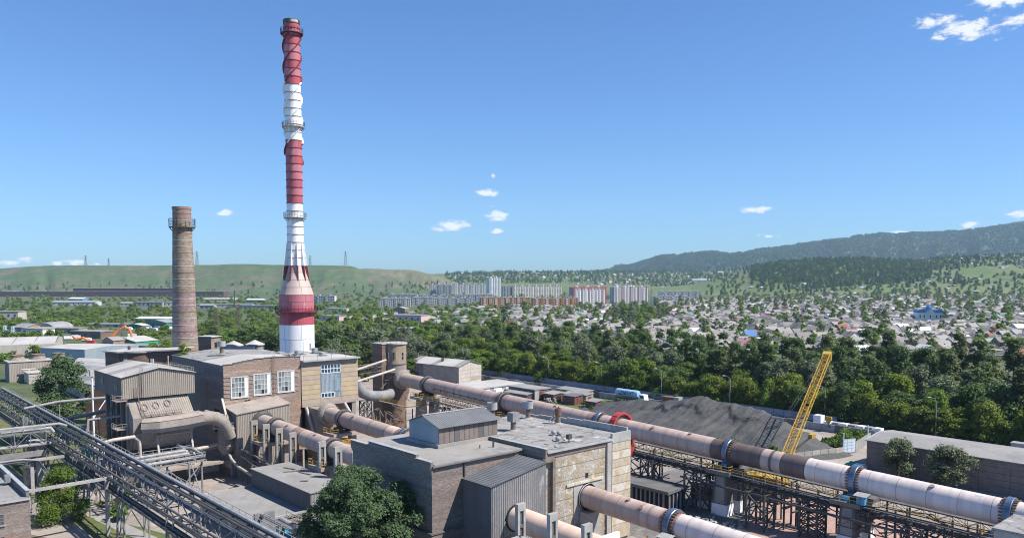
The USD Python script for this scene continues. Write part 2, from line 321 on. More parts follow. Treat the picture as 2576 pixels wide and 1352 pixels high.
mat('steel_dark', (.045, .047, .05), (.075, .072, .07), s=.6, fine=.15, r=.6)
mat('steel_grey', (.16, .165, .175), (.22, .215, .21), s=.6, fine=.14, r=.6)
mat('steel_brown', (.12, .095, .08), (.2, .155, .125), s=.6, fine=.15, r=.7)
mat('steel_dusty', (.33, .28, .235), (.25, .21, .18), s=.6, fine=.12, r=.75)
mat('pipe_grey', (.3, .3, .295), (.22, .22, .22), s=.7, fine=.12, r=.75)
mat('pipe_dusty', (.42, .38, .335), (.34, .3, .265), s=.7, fine=.12, r=.65)
mat('yellow', (.5, .3, .035), (.4, .24, .04), s=.6, fine=.12, r=.5)
mat('crane_yellow', (.42, .27, .04), (.33, .205, .035), s=.5, fine=.15, r=.5)
mat('red_paint', (.42, .045, .045), (.34, .05, .05), s=.5, fine=.12, r=.45)
mat('red_dull', (.15, .055, .045), (.12, .05, .042), s=.5, fine=.15)
mat('blue_paint', (.05, .22, .42), (.06, .28, .47), s=.5, r=.5)
mat('cyan_paint', (.03, .42, .62), (.05, .36, .55), s=.8, r=.5)
mat('green_paint', (.03, .3, .17), (.03, .24, .13), s=.2, fine=.1, r=.6)
mat('teal', (.03, .14, .11), (.04, .17, .13), s=.4)
mat('orange_paint', (.75, .2, .03), (.6, .17, .03), s=.5, r=.5)
mat('white_paint', (.72, .73, .74), (.62, .63, .65), s=.3, fine=.05, r=.5)
chm = dict(s=.22, st=(1, 1, .35), fine=.06, fs=2.5, r=.6)
mat('chimney_white', (.74, .75, .76), (.64, .65, .67), **chm, stain=[((.42, .41, .41), .5, (1, 1, .12), .63, .75, .45), ((.34, .27, .22), 1.6, W, .7, .76, .5)])
mat('chimney_red', (.37, .065, .088), (.33, .08, .105), **chm, stain=[((.5, .24, .27), .3, (1, 1, .2), .56, .7, .6)])
mat('chimney_pink', (.42, .15, .18), (.37, .115, .145), **chm, stain=[((.52, .3, .31), .3, (1, 1, .2), .56, .7, .6)])
mat('chimney_bare', (.46, .36, .32), (.4, .31, .28), **chm, stain=[((.3, .15, .14), .35, (1, 1, .2), .6, .7, .5)])
mat('chimney_maroon', (.17, .03, .045), (.13, .03, .04), **chm)
mat('stack_brick', (.27, .22, .17), (.21, .172, .138), s=.35, fine=.18, fs=3, brick=(1.1, .5, (.7, .7, .7), .03), stain=[((.18, .15, .13), .3, (1, 1, .4), .57, .68, .6)])
mat('stack_pink', (.28, .2, .19), (.23, .165, .158), s=.35, fine=.16, fs=3, brick=(1.1, .5, (.7, .7, .7), .03))
mat('stack_dark', (.2, .13, .11), (.25, .18, .15), s=.35, fine=.16, fs=3)
mat('tarp_green', (.02, .33, .2), s=1)
mat('glass_dark', (.03, .04, .05), (.06, .07, .08), s=.2, r=.12, spec=.7)
mat('tank_blue', (.24, .42, .58), (.3, .46, .6), s=.4, r=.5)
mat('glass_mid', (.12, .14, .145), (.1, .12, .12), s=.3, r=.3, spec=.5)
mat('glass_pale', (.24, .27, .27), (.17, .2, .21), s=.3, r=.25, spec=.6)
mat('frame_blue', (.5, .62, .72), (.55, .64, .72), s=1, r=.5)
mat('frame_white', (.54, .54, .52), (.46, .46, .44), s=1, r=.6)
mat('dark_hole', (.012, .012, .013), s=1)
mat('bark', (.1, .08, .06), (.16, .13, .1), s=2)
mat('asphalt_roofing', (.12, .12, .125), (.15, .15, .15), s=.3)
for nm, c, c2, t in (('leaf_poplar', (.105, .14, .05), (.14, .18, .065), .36), ('leaf_dark', (.07, .12, .034), (.1, .155, .045), .36), ('leaf_bush', (.13, .18, .024), (.165, .215, .038), .42), ('leaf_maple', (.11, .18, .027), (.145, .215, .038), .42),
                     ('leaf_willow', (.125, .155, .082), (.16, .195, .105), .25), ('leaf_far', (.045, .105, .045), (.065, .135, .052), .2), ('leaf_hero', (.08, .132, .055), (.11, .172, .075), .34)):
    mat(nm, c, c2, s=.09, fine=.3, fs=.9, r=.6, spec=.3, transl=t, detail=3.0, mid=(.3, .7), objrand=.2)

# ------------------------------------------------------------------ ground, hills, far ridge
mat('hill_green', (.05, .09, .024), (.085, .092, .045), s=.006, mid=(.42, .6), fine=.16, fs=.03, stain=[((.125, .1, .068), .011, (1, .3, 1), .53, .66, .9), ((.045, .08, .03), .05, None, .6, .7, .5), ((.3, .25, .19), .02, None, .69, .76, .6)])
mat('hill_dry', (.15, .13, .068), (.1, .105, .045), s=.006, fine=.15, fs=.03, stain=[((.05, .075, .03), .02, None, .62, .7, .6), ((.32, .24, .17), .012, None, .62, .74, .7)])
mat('meadow', (.08, .125, .03), (.11, .125, .045), s=.006, fine=.16, fs=.03, stain=[((.05, .085, .03), .016, None, .55, .66, .7)])
mat('mountain_forest', (.014, .032, .014), (.02, .042, .018), s=.004, fine=.35, fs=.022, bump=1.0, bs=.02, stain=[((.1, .13, .05), .0018, None, .68, .74, .7)])
def pix(P):
    P = np.asarray(P, float) - [0, 0, EYE]
    f = P[..., 1] * cp - P[..., 2] * sp; up = P[..., 1] * sp + P[..., 2] * cp
    return CX + FPX * P[..., 0] / f, CY - FPX * up / f
m = M()
rr = np.concatenate([[0, 60, 120, 200, 300, 450], np.geomspace(600, 16000, 18)])
n = 72; th = np.arange(n) / n * 2 * math.pi
V = np.vstack([np.c_[r * np.cos(th), r * np.sin(th), np.zeros(n)] for r in rr])
V[:, 2] = -0.02
F = [[i * n + j, (i + 1) * n + j, (i + 1) * n + (j + 1) % n, i * n + (j + 1) % n] for i in range(len(rr) - 1) for j in range(n)]
m.add(V, F)
obj('ground', m, 'ground', plant=False, kind='structure')
hills = {}
def hill(name, crest, yf, yc, mt, nu=160, nt=26, power=1.0, amp=6.0, freq=.004, back=1.35, seed=0, zfoot=-3.0, flat=False, gully=0.0):
    cu, cv = np.array(crest, float).T
    us = np.linspace(cu[0], cu[-1], nu); vs = np.interp(us, cu, cv)
    ts = np.concatenate([np.linspace(0, 1, nt), [1.08, 1.2, back]])
    V = []
    for t in ts:
        y = yf + (yc - yf) * t
        for u, v in zip(us, vs):
            c = atd(u, v, yc); x = c[0] / yc * y
            tt = min(t, 1); sm = (tt * tt * (3 - 2 * tt)) ** power if not flat else .25 * tt * tt + .75 * tt
            z = zfoot + (c[2] - zfoot) * sm
            if t > 1: z = c[2] - (t - 1) / (back - 1) * (c[2] + 30) * (t - 1) * 2
            V.append((x, y, z))
    V = np.array(V); T = np.repeat(ts, nu)
    nz = meshkit.fbm(np.c_[V[:, 0] * freq, V[:, 1] * freq * .35, np.zeros(len(V))], 5, seed) - .5
    if gully: V[:, 2] += gully * (meshkit.fbm(np.c_[V[:, 0] / V[:, 1] * 60, V[:, 1] * .0015, np.zeros(len(V))], 4, seed + 7) - .5) * np.clip(T * (1.02 - T) * 4, 0, 1) * 2
    V[:, 2] += amp * nz * np.clip(T * (1.08 - T) * 4, 0, 1) * 2
    k = nu
    F = [[i * k + j, i * k + j + 1, (i + 1) * k + j + 1, (i + 1) * k + j] for i in range(len(ts) - 1) for j in range(nu - 1)]
    obj(name, M().add(V, F), mt, smooth=True, plant=False, kind='structure')
    hills[name] = V.reshape(len(ts), nu, 3)
hill('mountain_ridge', back=1.1, crest=[(1330, 690), (1400, 685), (1480, 681), (1540, 676), (1600, 664), (1640, 655), (1663, 645), (1688, 642), (1702, 648), (1760, 635), (1795, 632), (1840, 640), (1885, 634), (1940, 624), (2000, 615), (2080, 605), (2150, 596), (2200, 589), (2300, 588), (2400, 587), (2450, 578), (2520, 567), (2576, 558), (2800, 530), (3100, 520)], yf=4300, yc=7600, mt='mountain_forest', gully=60, nu=260, nt=30, amp=45, freq=.0012, seed=4)
hill('plateau', [(1000, 700), (1060, 690), (1130, 687), (1250, 686), (1330, 684), (1420, 685), (1500, 683), (1600, 684), (1760, 682), (1900, 676), (2000, 672)], 2500, 4300, 'meadow', nu=120, amp=12, freq=.003, seed=9)
hill('dry_hill', [(840, 668), (905, 678), (950, 676), (1030, 677), (1058, 683), (1090, 693), (1140, 706), (1210, 722), (1260, 735)], 2350, 3500, 'hill_dry', gully=14, nu=140, amp=12, freq=.006, seed=3)
hill('green_hill', [(-600, 700), (-300, 690), (-60, 682), (0, 675), (60, 670), (130, 667), (300, 668), (450, 667), (600, 664), (760, 666), (872, 668), (890, 670), (908, 678), (940, 687), (985, 697), (1030, 708), (1090, 722), (1150, 738)], 2250, 2950, 'hill_green', nu=300, amp=7, freq=.009, seed=2, flat=True, gully=9)
hill('right_slope', [(1640, 725), (1740, 716), (1800, 700), (1860, 684), (1900, 672), (1960, 662), (2060, 656), (2160, 653), (2300, 655), (2420, 648), (2500, 642), (2576, 640), (2800, 636), (3100, 640)], 1850, 3000, 'meadow', nu=170, amp=12, freq=.005, power=1.1, seed=6)

# plant ground: sheets a few millimetres above each other
def sheet(name, pts, z, mt, plant=True, kind='structure'):
    obj(name, M().poly([(x, y, z) for x, y in pts]), mt, plant=plant, kind=kind)
sheet('yard', [(-110, -150), (185, -150), (185, 95), (-110, 95)], .004, 'yard')
sheet('road', [(-260, 95.5), (260, 95.5), (260, 105.5), (-260, 105.5)], .012, 'road')
sheet('gravel_yard', [(119.1, -8), (135, -12), (190, -12), (190, 24), (108.6, 20)], .012, 'gravelred')
sheet('wet_lane', [(18, -112), (30, -107), (44, -101), (58, -97.5), (76, -98), (76, -103), (50, -104), (34, -112)], .012, 'wetdirt')
sheet('lawn', [(26, -96.5), (50, -96), (78, -95.5), (82, -84), (60, -84), (46, -88), (36, -92)], .012, 'grass')
sheet('concrete_path', [(24, -92), (36, -90.2), (60, -87), (84, -84), (84, -86.8), (58, -90), (36, -93)], .02, 'slab')
sheet('lawn', [(-40, -98), (-2, -96), (6, -84), (-30, -82)], .012, 'grass')
sheet('lawn', [(-150, -96), (-40, -98), (-30, -82), (-60, -60), (-150, -56)], .012, 'grass')
sheet('soot_floor', [(84, -24), (118, -26), (119, -8), (108, 20), (84, 22)], .012, 'soot_floor')  # concrete floor by the kiln pier, coloured darker to stand in for shade
sheet('weed_strip', [(-16, 66), (30, 62), (32, 94), (-26, 94)], .012, 'grass')
sheet('weed_strip', [(70, 34), (104, 40), (100, 54), (60, 60)], .012, 'grass')

# ------------------------------------------------------------------ rotary kilns
def kiln(name_label, b, a_end, za, slope, R, secs, tyres, seams, gear=None):
    zc = lambda a: za - slope * a
    a0 = secs[0][0]
    t = thing('rotary_kiln', name_label, 'kiln', (a0, b, 0))
    ends = [s[0] for s in secs[1:]] + [a_end]
    for (s, mt), e in zip(secs, ends):
        k = max(1, int((e - s) / 6)); pts = [(s + (e - s) * i / k, b, zc(s + (e - s) * i / k)) for i in range(k + 1)]
        obj('shell_section', M().pipe(pts, R, 48, cap=False), mt, t, smooth=40)
    for a in seams:
        obj('weld_seam', M().tube((a - .09, b, zc(a - .09)), (a + .09, b, zc(a + .09)), R + .025, 48, cap=False), 'rust', t, smooth=40)
    obj('end_cap', M().tube((a_end, b, zc(a_end)), (a_end + .05, b, zc(a_end)), R * .999, 32), 'steel_dark', t)
    for a, mt in tyres:
        m = M()
        prof = [(R + .03, -.5), (R + .42, -.5), (R + .48, -.44), (R + .48, .44), (R + .42, .5), (R + .03, .5)]
        n = 56; th = np.arange(n) / n * 2 * math.pi
        V = np.vstack([np.c_[np.full(n, a + d), b + r * np.cos(th), zc(a) + r * np.sin(th)] for r, d in prof])
        m.add(V, [[i * n + j, (i + 1) * n + j, (i + 1) * n + (j + 1) % n, i * n + (j + 1) % n] for i in range(5) for j in range(n)])
        r_ = obj('tyre', m, mt, t, smooth=30)
        for sd in (-1, 1):
            m = M()
            for j in range(26):
                w = 2 * math.pi * j / 26; c = np.array([a + sd * .82, b + (R + .09) * math.cos(w), zc(a) + (R + .09) * math.sin(w)])
                m.bar(c - [.26, 0, 0], c + [.26, 0, 0], .3, .2)
            obj('tyre_pads', m, 'rust' if mt == 'tyre_steel' else 'steel_dark', r_)
    return t, zc
R1, R2, R3 = 2.0, 1.85, 1.8
k1, z1 = kiln('longest rotary kiln, crossing the whole plant from the dust tower to the right corner', 0.0, 176.0, 15.2, .031, R1,
     [(0.6, 'kiln_dusty'), (5.5, 'kiln_dusty'), (14, 'kiln_mid'), (43.2, 'kiln_rust'), (48.6, 'kiln_mid'), (75.5, 'kiln_rust'), (78, 'kiln_pink'), (108.6, 'kiln_dark'), (119.3, 'kiln_stripe'), (121.0, 'kiln_dark'), (121.6, 'kiln_stripe'), (123.3, 'kiln_dark'), (128.1, 'kiln_white'), (168, 'kiln_pink')],
     [(12.9, 'tyre_dark'), (45.9, 'tyre_dark'), (78.6, 'tyre_steel'), (111.9, 'tyre_steel'), (136.6, 'tyre_steel'), (159.7, 'tyre_steel')], [114.7, 117.0, 119.3, 125.6, 108.6])
for a in list(np.arange(18, 108, 4.6)) + list(np.arange(130, 176, 4.6)): obj('weld_seam', M().tube((a - .04, 0, z1(a - .04)), (a + .04, 0, z1(a + .04)), R1 + .012, 48, cap=False), 'kiln_rust', k1, smooth=40)
k2, z2 = kiln('middle rotary kiln, passing under the panel building and out of the stained concrete facade', -37.0, 150.0, 12.62, .032, R2,
     [(22.6, 'kiln_dusty'), (32, 'kiln_mid'), (43.4, 'kiln_dusty'), (50, 'kiln_orange'), (54, 'kiln_rust'), (58, 'kiln_pink'), (120, 'kiln_pink'), (124.6, 'kiln_rust'), (127.6, 'kiln_white')],
     [(30.2, 'tyre_dark'), (56.2, 'tyre_steel'), (126.2, 'tyre_steel')], [43.4, 50, 54])
for a in np.arange(112, 149, 4.4): obj('weld_seam', M().tube((a - .04, -37, z2(a - .04)), (a + .04, -37, z2(a + .04)), R2 + .012, 48, cap=False), 'kiln_rust', k2, smooth=40)
k3, z3 = kiln('nearest rotary kiln, behind the row of concrete columns, entering the corrugated hood', -54.5, 142.0, 12.95, .031, R3,
     [(23.0, 'kiln_dusty'), (33, 'kiln_dusty'), (41.5, 'kiln_rust'), (44.5, 'kiln_dusty'), (48.1, 'kiln_mid'), (57, 'kiln_dusty'), (64, 'kiln_pink'), (100, 'kiln_orange')],
     [(30.9, 'tyre_dark'), (56.3, 'tyre_dark')], [41.5, 43, 44.5, 48.1])
# inlet seals: flanged rings where the kilns meet their chambers
for kk, b, z, a, R in ((k1, 0, z1, 0.8, R1), (k2, -37, z2, 23.2, R2), (k3, -54.5, z3, 24.2, R3)):
    m = M(); n = 40; th = np.arange(n) / n * 2 * math.pi
    prof = [(R + .02, .5), (R + .35, .45), (R + .75, .1), (R + .95, -.5), (R + .95, -1.1), (R, -1.1)]
    V = np.vstack([np.c_[np.full(n, a + d), b + r * np.cos(th), z(a) + r * np.sin(th)] for r, d in prof])
    m.add(V, [[(i + 1) * n + j, i * n + j, i * n + (j + 1) % n, (i + 1) * n + (j + 1) % n] for i in range(5) for j in range(n)])
    s = obj('inlet_seal', m, 'dustwall' if R != R3 else 'steel_dark', kk, smooth=30)
    m = M()
    for j in range(22):
        w = 2 * math.pi * j / 22
        m.bar((a + .5, b + (R + .05) * math.cos(w), z(a) + (R + .05) * math.sin(w)), (a - .1, b + (R + .85) * math.cos(w), z(a) + (R + .85) * math.sin(w)), .12, .22)
    obj('seal_bracket', m, 'pipe_dusty' if R != R3 else 'steel_dark', s)
# cover strip bolted along the far half of the long kiln, manholes, pads
m = M()
for i in range(9):
    a = 18.5 + i * 3.0
    m.bar((a, -1.93, z1(a) - .35 + .1), (a + .25, -2.12, z1(a) - .35), .3, .4)
m.pipe([(18, -2.02, z1(18) - .1), (43, -2.02, z1(43) - .5)], .07, 6)
obj('lubrication_line', m, 'steel_dark', k1)
for kk, b, z, R, spots in ((k1, 0, z1, R1, [(65, 70), (56, 55), (94, 60), (103, 75), (149, 62)]), (k2, -37, z2, R2, [(36, 60), (118, 72), (121, 50)]), (k3, -54.5, z3, R3, [(38, 66), (50, 75), (128, 60)])):
    for a, d in spots:
        e = math.radians(d); nrm = np.array([0, -math.cos(e), math.sin(e)]); c = np.array([a, b, z(a)]) + nrm * (R - .05)
        obj('manhole', M().tube(c, c + nrm * .28, .34, 12), 'kiln_rust', kk)
# girth gear with red guard
m = M(); n = 60; a = 84.4
th = np.arange(n) / n * 2 * math.pi
V = np.vstack([np.c_[np.full(n, a + d), r * np.cos(th), z1(a) + r * np.sin(th)] for r, d in [(R1 + .1, -.3), (R1 + .75, -.3), (R1 + .75, .3), (R1 + .1, .3)]])
m.add(V, [[i * n + j, (i + 1) * n + j, (i + 1) * n + (j + 1) % n, i * n + (j + 1) % n] for i in range(3) for j in range(n)])
obj('girth_gear', m, 'steel_dark', k1)
gg = thing('gear_guard', 'red segmented guard arching over the long kiln beside the flat concrete roof', 'guard', (84.4, 0, z1(84.4)))
for j in range(13):
    w0, w1 = math.radians(-18 + j * 18), math.radians(-18 + (j + 1) * 18 - .8)
    P = []
    for d in (-.75, .75):
        for r in (R1 + .95, R1 + 1.35 + .06 * (j % 2)):
            for w in (w0, w1): P.append((84.4 + d, r * math.cos(w), z1(84.4) + r * math.sin(w)))
    i = [0, 1, 5, 4, 2, 3, 7, 6]
    obj('guard_segment', M().hexa([P[q] for q in i]), 'red_paint', gg)
obj('guard_foot', M().box(83.4, 85.4, -3.6, -2.9, 7.5, z1(84) - 1.2), 'red_paint', gg)
obj('guard_foot', M().box(83.4, 85.4, 2.9, 3.6, 7.5, z1(84) - 1.2), 'red_paint', gg)

# piers under the tyres, with rollers
def pier(label, a, b, z, R, legs=True, big=True, top=None):
    zt = z(a) - R - 1.75
    t = thing('kiln_pier', label, 'pier', (a, b, 0), group='piers carrying the kilns')
    for sd in (-1, 1):
        y0 = b + sd * (R + .3)
        w0, w1 = (1.7, 1.25) if big else (1.0, .9)
        P = [(a - w0, y0 - w0 * .75, 0), (a + w0, y0 - w0 * .75, 0), (a + w0, y0 + w0 * .75, 0), (a - w0, y0 + w0 * .75, 0)]
        T = [(a - w1, y0 - w1 * .7, zt), (a + w1, y0 - w1 * .7, zt), (a + w1, y0 + w1 * .7, zt), (a - w1, y0 + w1 * .7, zt)]
        lg = obj('leg', M().hexa(P + T), 'concrete_dusty' if a < 60 else 'concrete_dark', t)
        if a > 100:
            h = .27; Q = [tuple(np.array(p) * (1 - h) + np.array(q) * h) for p, q in zip(P, T)]
            s_ = lambda L, f, dz: [((x - a) * f + a, (y - y0) * f + y0, zz + dz) for x, y, zz in L]
            obj('whitewash_band', M().hexa(s_(P, 1.02, 0) + s_(Q, 1.02, 0)), 'whitewash', lg)
            fa = M(); zz0, zz1 = zt * .3, zt * .92
            f0, f1 = w0 + (w1 - w0) * .3, w0 + (w1 - w0) * .92
            fa.hexa([(a - f0 * .7, y0 - f0 * .75 - .06, zz0), (a + f0 * .7, y0 - f0 * .75 - .06, zz0), (a + f0 * .7, y0 - f0 * .75 + .1, zz0), (a - f0 * .7, y0 - f0 * .75 + .1, zz0),
                     (a - f1 * .65, y0 - f1 * .7 - .06, zz1), (a + f1 * .65, y0 - f1 * .7 - .06, zz1), (a + f1 * .65, y0 - f1 * .7 + .1, zz1), (a - f1 * .65, y0 - f1 * .7 + .1, zz1)])
            obj('tiled_face', fa, 'panel_grey', lg)
    obj('platform', M().box(a - 2.6, a + 2.6, b - R - 2.4, b + R + 2.2, zt, zt + .7), 'concrete_dark' if a > 60 else 'concrete_dusty', t)
    for sd in (-1, 1):
        c = np.array([a, b + sd * 1.55, z(a) - R - .48 + .05])
        obj('roller', M().tube(c - [.65, 0, 0], c + [.65, 0, 0], .62, 20), 'tyre_steel' if a > 60 else ('red_dull' if b > -5 else 'steel_dark'), t, smooth=40)
        for d in (-1.15, 1.15): obj('bearing_block', M().box(a + d - .3, a + d + .3, c[1] - .5, c[1] + .5, zt + .7, c[2] + .35), 'steel_dark', t)
    obj('motor', M().tube((a - 1.6, b - R - 1.2, zt + 1.15), (a + .2, b - R - 1.2, zt + 1.15), .42, 14).box(a - 1.8, a + .3, b - R - 1.6, b - R - .8, zt + .7, zt + .8), 'blue_paint' if a > 120 else 'steel_dark', t)
    mm = M(); e = b - R - 2.35
    mm.rail([(a - 2.5, e, zt + .7), (a + 2.5, e, zt + .7)], 1.1, 1.6)
    mm.rail([(a - 2.5, e + 1.2, zt + .7), (a - 2.5, e, zt + .7)], 1.1, 1.6).rail([(a + 2.5, e + 1.2, zt + .7), (a + 2.5, e, zt + .7)], 1.1, 1.6)
    obj('handrail', mm, 'yellow', t)
    return zt
pn = ['far concrete pier nearest the round dust tower under the long kiln', 'concrete pier under the dark tyre where the long kiln passes the flat roof', 'concrete pier of the long kiln hidden behind the panel facade', 'tall concrete pier with whitewashed foot under the blue tyre of the dark kiln section', 'concrete pier below the white kiln section, beside the square lattice tower', 'concrete pier under the last blue tyre at the right edge']
zw = {}
for lab, a in zip(pn, (12.9, 45.9, 78.6, 111.9, 136.6, 159.7)): zw[a] = pier(lab, a, 0.0, z1, R1)
pier('dusty pier with rollers under the first tyre of the middle kiln', 30.2, -37, z2, R2, big=False)
pier('pier carrying the middle kiln beside the grey brick hall', 56.2, -37, z2, R2, big=False)
pier('pier with a blue railing below the middle kiln near the bottom edge', 126.2, -37, z2, R2, big=False)
pier('dusty pier under the first tyre of the nearest kiln, behind two columns', 30.9, -54.5, z3, R3, big=False)
pier('pier under the second tyre of the nearest kiln, above the leafy tree', 56.3, -54.5, z3, R3, big=False)

# walkways along the long kiln
def walkway(label, pts, mt='steel_dark', rail='yellow', w=1.1, h=1.3, truss=True, posts=None, dist=None):
    t = thing('walkway', label, 'walkway', pts[0])
    m, r, tr = M(), M(), M()
    for p, q in zip(pts[:-1], pts[1:]):
        p, q = np.array(p, float), np.array(q, float); d = q - p; L = np.linalg.norm(d); s = np.cross(d / L, [0, 0, 1]) ; s /= np.linalg.norm(s)
        m.bar(p, q, w, .12)
        for sg in (-1, 1):
            e = s * sg * w / 2
            r.rail([p + e + [0, 0, .06], q + e + [0, 0, .06]], 1.05, 2.2, .045)
            if truss:
                n = max(2, int(L / 2.2)); tr.truss(p + e - [0, 0, h], q + e - [0, 0, h], h - .08, n, .13, .07)
    obj('deck', m, 'concrete_dark' if mt == 'steel_dark' else mt, t); obj('handrail', r, rail, t)
    if truss: obj('truss', tr, mt, t)
    for i, p in enumerate(posts or []):
        obj('post', M().bar((p[0], p[1], 0), p, .25), mt, t)
    return t
def zwalk(a): return z1(a) - R1 - 1.3
for i, (a0, a1) in enumerate(((15.7, 43.2), (48.6, 60), (86, 109.2), (114.6, 133.9), (139.3, 157))):
    walkway(['yellow railed walkway along the far part of the long kiln', 'short walkway along the long kiln behind the roof monitor', 'yellow railed walkway beside the worn panel facade', 'walkway of dark trusses between the two tall piers in the right foreground', 'dark walkway under the white kiln section at the lower right'][i],
            [(a0, -3.4, zwalk(a0)), (a1, -3.4, zwalk(a1))])
    walkway(['walkway on the far side of the long kiln near the dust tower', 'far side walkway hidden behind the flat roof', 'far side walkway between panel facade and coal heap', 'far side walkway behind the dark kiln section', 'far side walkway below the white kiln section'][i],
            [(a0, 3.6, zwalk(a0)), (a1, 3.6, zwalk(a1))])
# lattice towers below the walkway
def tower4(label, a0, a1, b0, b1, zt, nlev, w=.3):
    t = thing('lattice_tower', label, 'steel tower', ((a0 + a1) / 2, (b0 + b1) / 2, 0), group='steel towers under the kiln walkway')
    B = [(a0, b0, 0), (a1, b0, 0), (a1, b1, 0), (a0, b1, 0)]; T = [(x, y, zt) for x, y, _ in B]
    for p, q in zip(B, T): obj('leg', M().bar(p, q, w), 'steel_dark', t)
    m = M(); lv = np.linspace(.06, .98, nlev + 1)
    for l0, l1 in zip(lv[:-1], lv[1:]):
        for i in range(4):
            j = (i + 1) % 4; g = lambda k, l: np.array(B[k]) * (1 - l) + np.array(T[k]) * l
            m.bar(g(i, l0), g(j, l1), .16); m.bar(g(j, l0), g(i, l1), .16); m.bar(g(i, l1), g(j, l1), .16)
    obj('bracing', m, 'steel_dark', t)
tower4('four legged steel tower just right of the low dark shed', 105.2, 109.0, -5.4, -2.4, 7.2, 2)
tower4('four legged steel tower on the red gravel between the two piers', 119.6, 123.2, -6.6, -3.2, 6.7, 2)
tower4('dense square lattice tower with many cross braces at the bottom right', 128.6, 131.8, -4.2, -1.0, 6.4, 5, .34)
tower4('thin steel trestle under the walkway at the right edge', 146, 149, -4.8, -2.4, 6.0, 2)
tower4('slim steel trestle near the dust tower walkway', 24, 26.5, -5, -2.5, 10.2, 3, .24)
tower4('steel trestle in the shade behind the roof monitor', 37, 39.5, -5, -2.5, 9.8, 3, .24)
tower4('steel trestle standing beside the worn panel facade', 94, 97, -5, -2.5, 8.2, 2, .26)
# service pipe under the long kiln walkway and the bracing of far bridge
t = thing('pipe_bridge', 'long dark service pipe slung under the walkway in the right foreground', 'pipe', (110, -5.2, 5))
obj('pipe', M().pipe([(104, -5.0, 6.3), (116, -5.0, 6.0), (134, -5.0, 5.5), (158, -4.6, 4.8)], .22, 8), 'steel_dark', t)
obj('hanger', M().truss((136, -4.6, 3.9), (158, -4.6, 3.3), 1.4, 12, .16, .1), 'steel_dark', t)

# dark steelwork, pipes and junk filling the shade below the long kiln
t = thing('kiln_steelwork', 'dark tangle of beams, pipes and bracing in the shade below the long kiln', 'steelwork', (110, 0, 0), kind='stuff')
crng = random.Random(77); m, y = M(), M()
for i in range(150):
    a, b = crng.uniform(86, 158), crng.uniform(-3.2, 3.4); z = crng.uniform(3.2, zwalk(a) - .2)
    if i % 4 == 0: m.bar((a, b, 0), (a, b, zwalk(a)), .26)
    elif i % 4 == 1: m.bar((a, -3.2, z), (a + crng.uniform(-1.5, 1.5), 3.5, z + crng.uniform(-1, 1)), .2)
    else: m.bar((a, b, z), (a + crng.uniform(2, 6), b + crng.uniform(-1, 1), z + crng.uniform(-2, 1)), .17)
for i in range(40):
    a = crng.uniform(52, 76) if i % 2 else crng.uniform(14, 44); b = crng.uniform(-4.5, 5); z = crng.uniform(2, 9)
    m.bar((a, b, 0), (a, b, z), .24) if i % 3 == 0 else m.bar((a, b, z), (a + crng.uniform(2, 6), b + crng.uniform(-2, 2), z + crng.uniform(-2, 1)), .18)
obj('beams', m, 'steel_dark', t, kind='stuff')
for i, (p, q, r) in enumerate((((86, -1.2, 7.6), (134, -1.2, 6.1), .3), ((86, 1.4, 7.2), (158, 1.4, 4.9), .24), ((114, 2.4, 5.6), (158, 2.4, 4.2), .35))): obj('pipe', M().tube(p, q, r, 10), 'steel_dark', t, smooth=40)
t = thing('rubble', 'scattered slabs, blocks and scrap on the floor around the tall kiln pier', 'rubble', (114, -8, 0), kind='stuff')
m = M()
for i in range(46):
    a, b = crng.gauss(113, 5), crng.gauss(-9.5, 2.6); s_ = crng.uniform(.3, 1.3); w = crng.uniform(0, 3)
    m.bar((a, b, .1), (a + s_ * math.cos(w), b + s_ * math.sin(w), crng.uniform(.1, .5)), crng.uniform(.2, .7), crng.uniform(.1, .4))
obj('blocks', m, 'concrete', t, kind='stuff')

# ------------------------------------------------------------------ wall helpers
def panels(parent, face, se, ze, choose, thick=.1, gap=.05, off=0.0, skip=lambda i, j: False, name='wall_panel'):
    for j, (z0, z1_) in enumerate(zip(ze[:-1], ze[1:])):
        for i, (s0, s1) in enumerate(zip(se[:-1], se[1:])):
            if not skip(i, j):
                o = off + rnd.uniform(0, .02)
                obj(name, M().fb(face, s0 + gap / 2, s1 - gap / 2, z0 + gap / 2, z1_ - gap / 2, -.05 + off, thick + o), choose(i, j), parent)
def window(parent, face, s0, s1, z0, z1_, nx, nz, fm='frame_white', gm='glass_dark', off=0.0, bar=.1, each=True, opened=()):
    m = M()
    for i in range(nx + 1):
        s = s0 + (s1 - s0) * i / nx; m.fb(face, s - bar / 2, s + bar / 2, z0, z1_, off - .02, off + .1)
    for j in range(nz + 1):
        z = z0 + (z1_ - z0) * j / nz; m.fb(face, s0 - bar / 2, s1 + bar / 2, z - bar / 2, z + bar / 2, off - .02, off + .097)
    w = obj('window', m, fm, parent)
    if each:
        for i in range(nx):
            for j in range(nz):
                a0, a1 = s0 + (s1 - s0) * i / nx + bar / 2, s0 + (s1 - s0) * (i + 1) / nx - bar / 2
                b0, b1 = z0 + (z1_ - z0) * j / nz + bar / 2, z0 + (z1_ - z0) * (j + 1) / nz - bar / 2
                obj('pane', M().fb(face, a0, a1, b0, b1, off, off + .03), 'dark_hole' if (i, j) in opened else ('glass_mid' if gm == 'glass_pale' and rnd.random() < .3 else gm), w)
    else:
        obj('pane', M().fb(face, s0, s1, z0, z1_, off, off + .03), gm, w)
    return w
def lin(a, b, n): return list(np.linspace(a, b, n + 1))

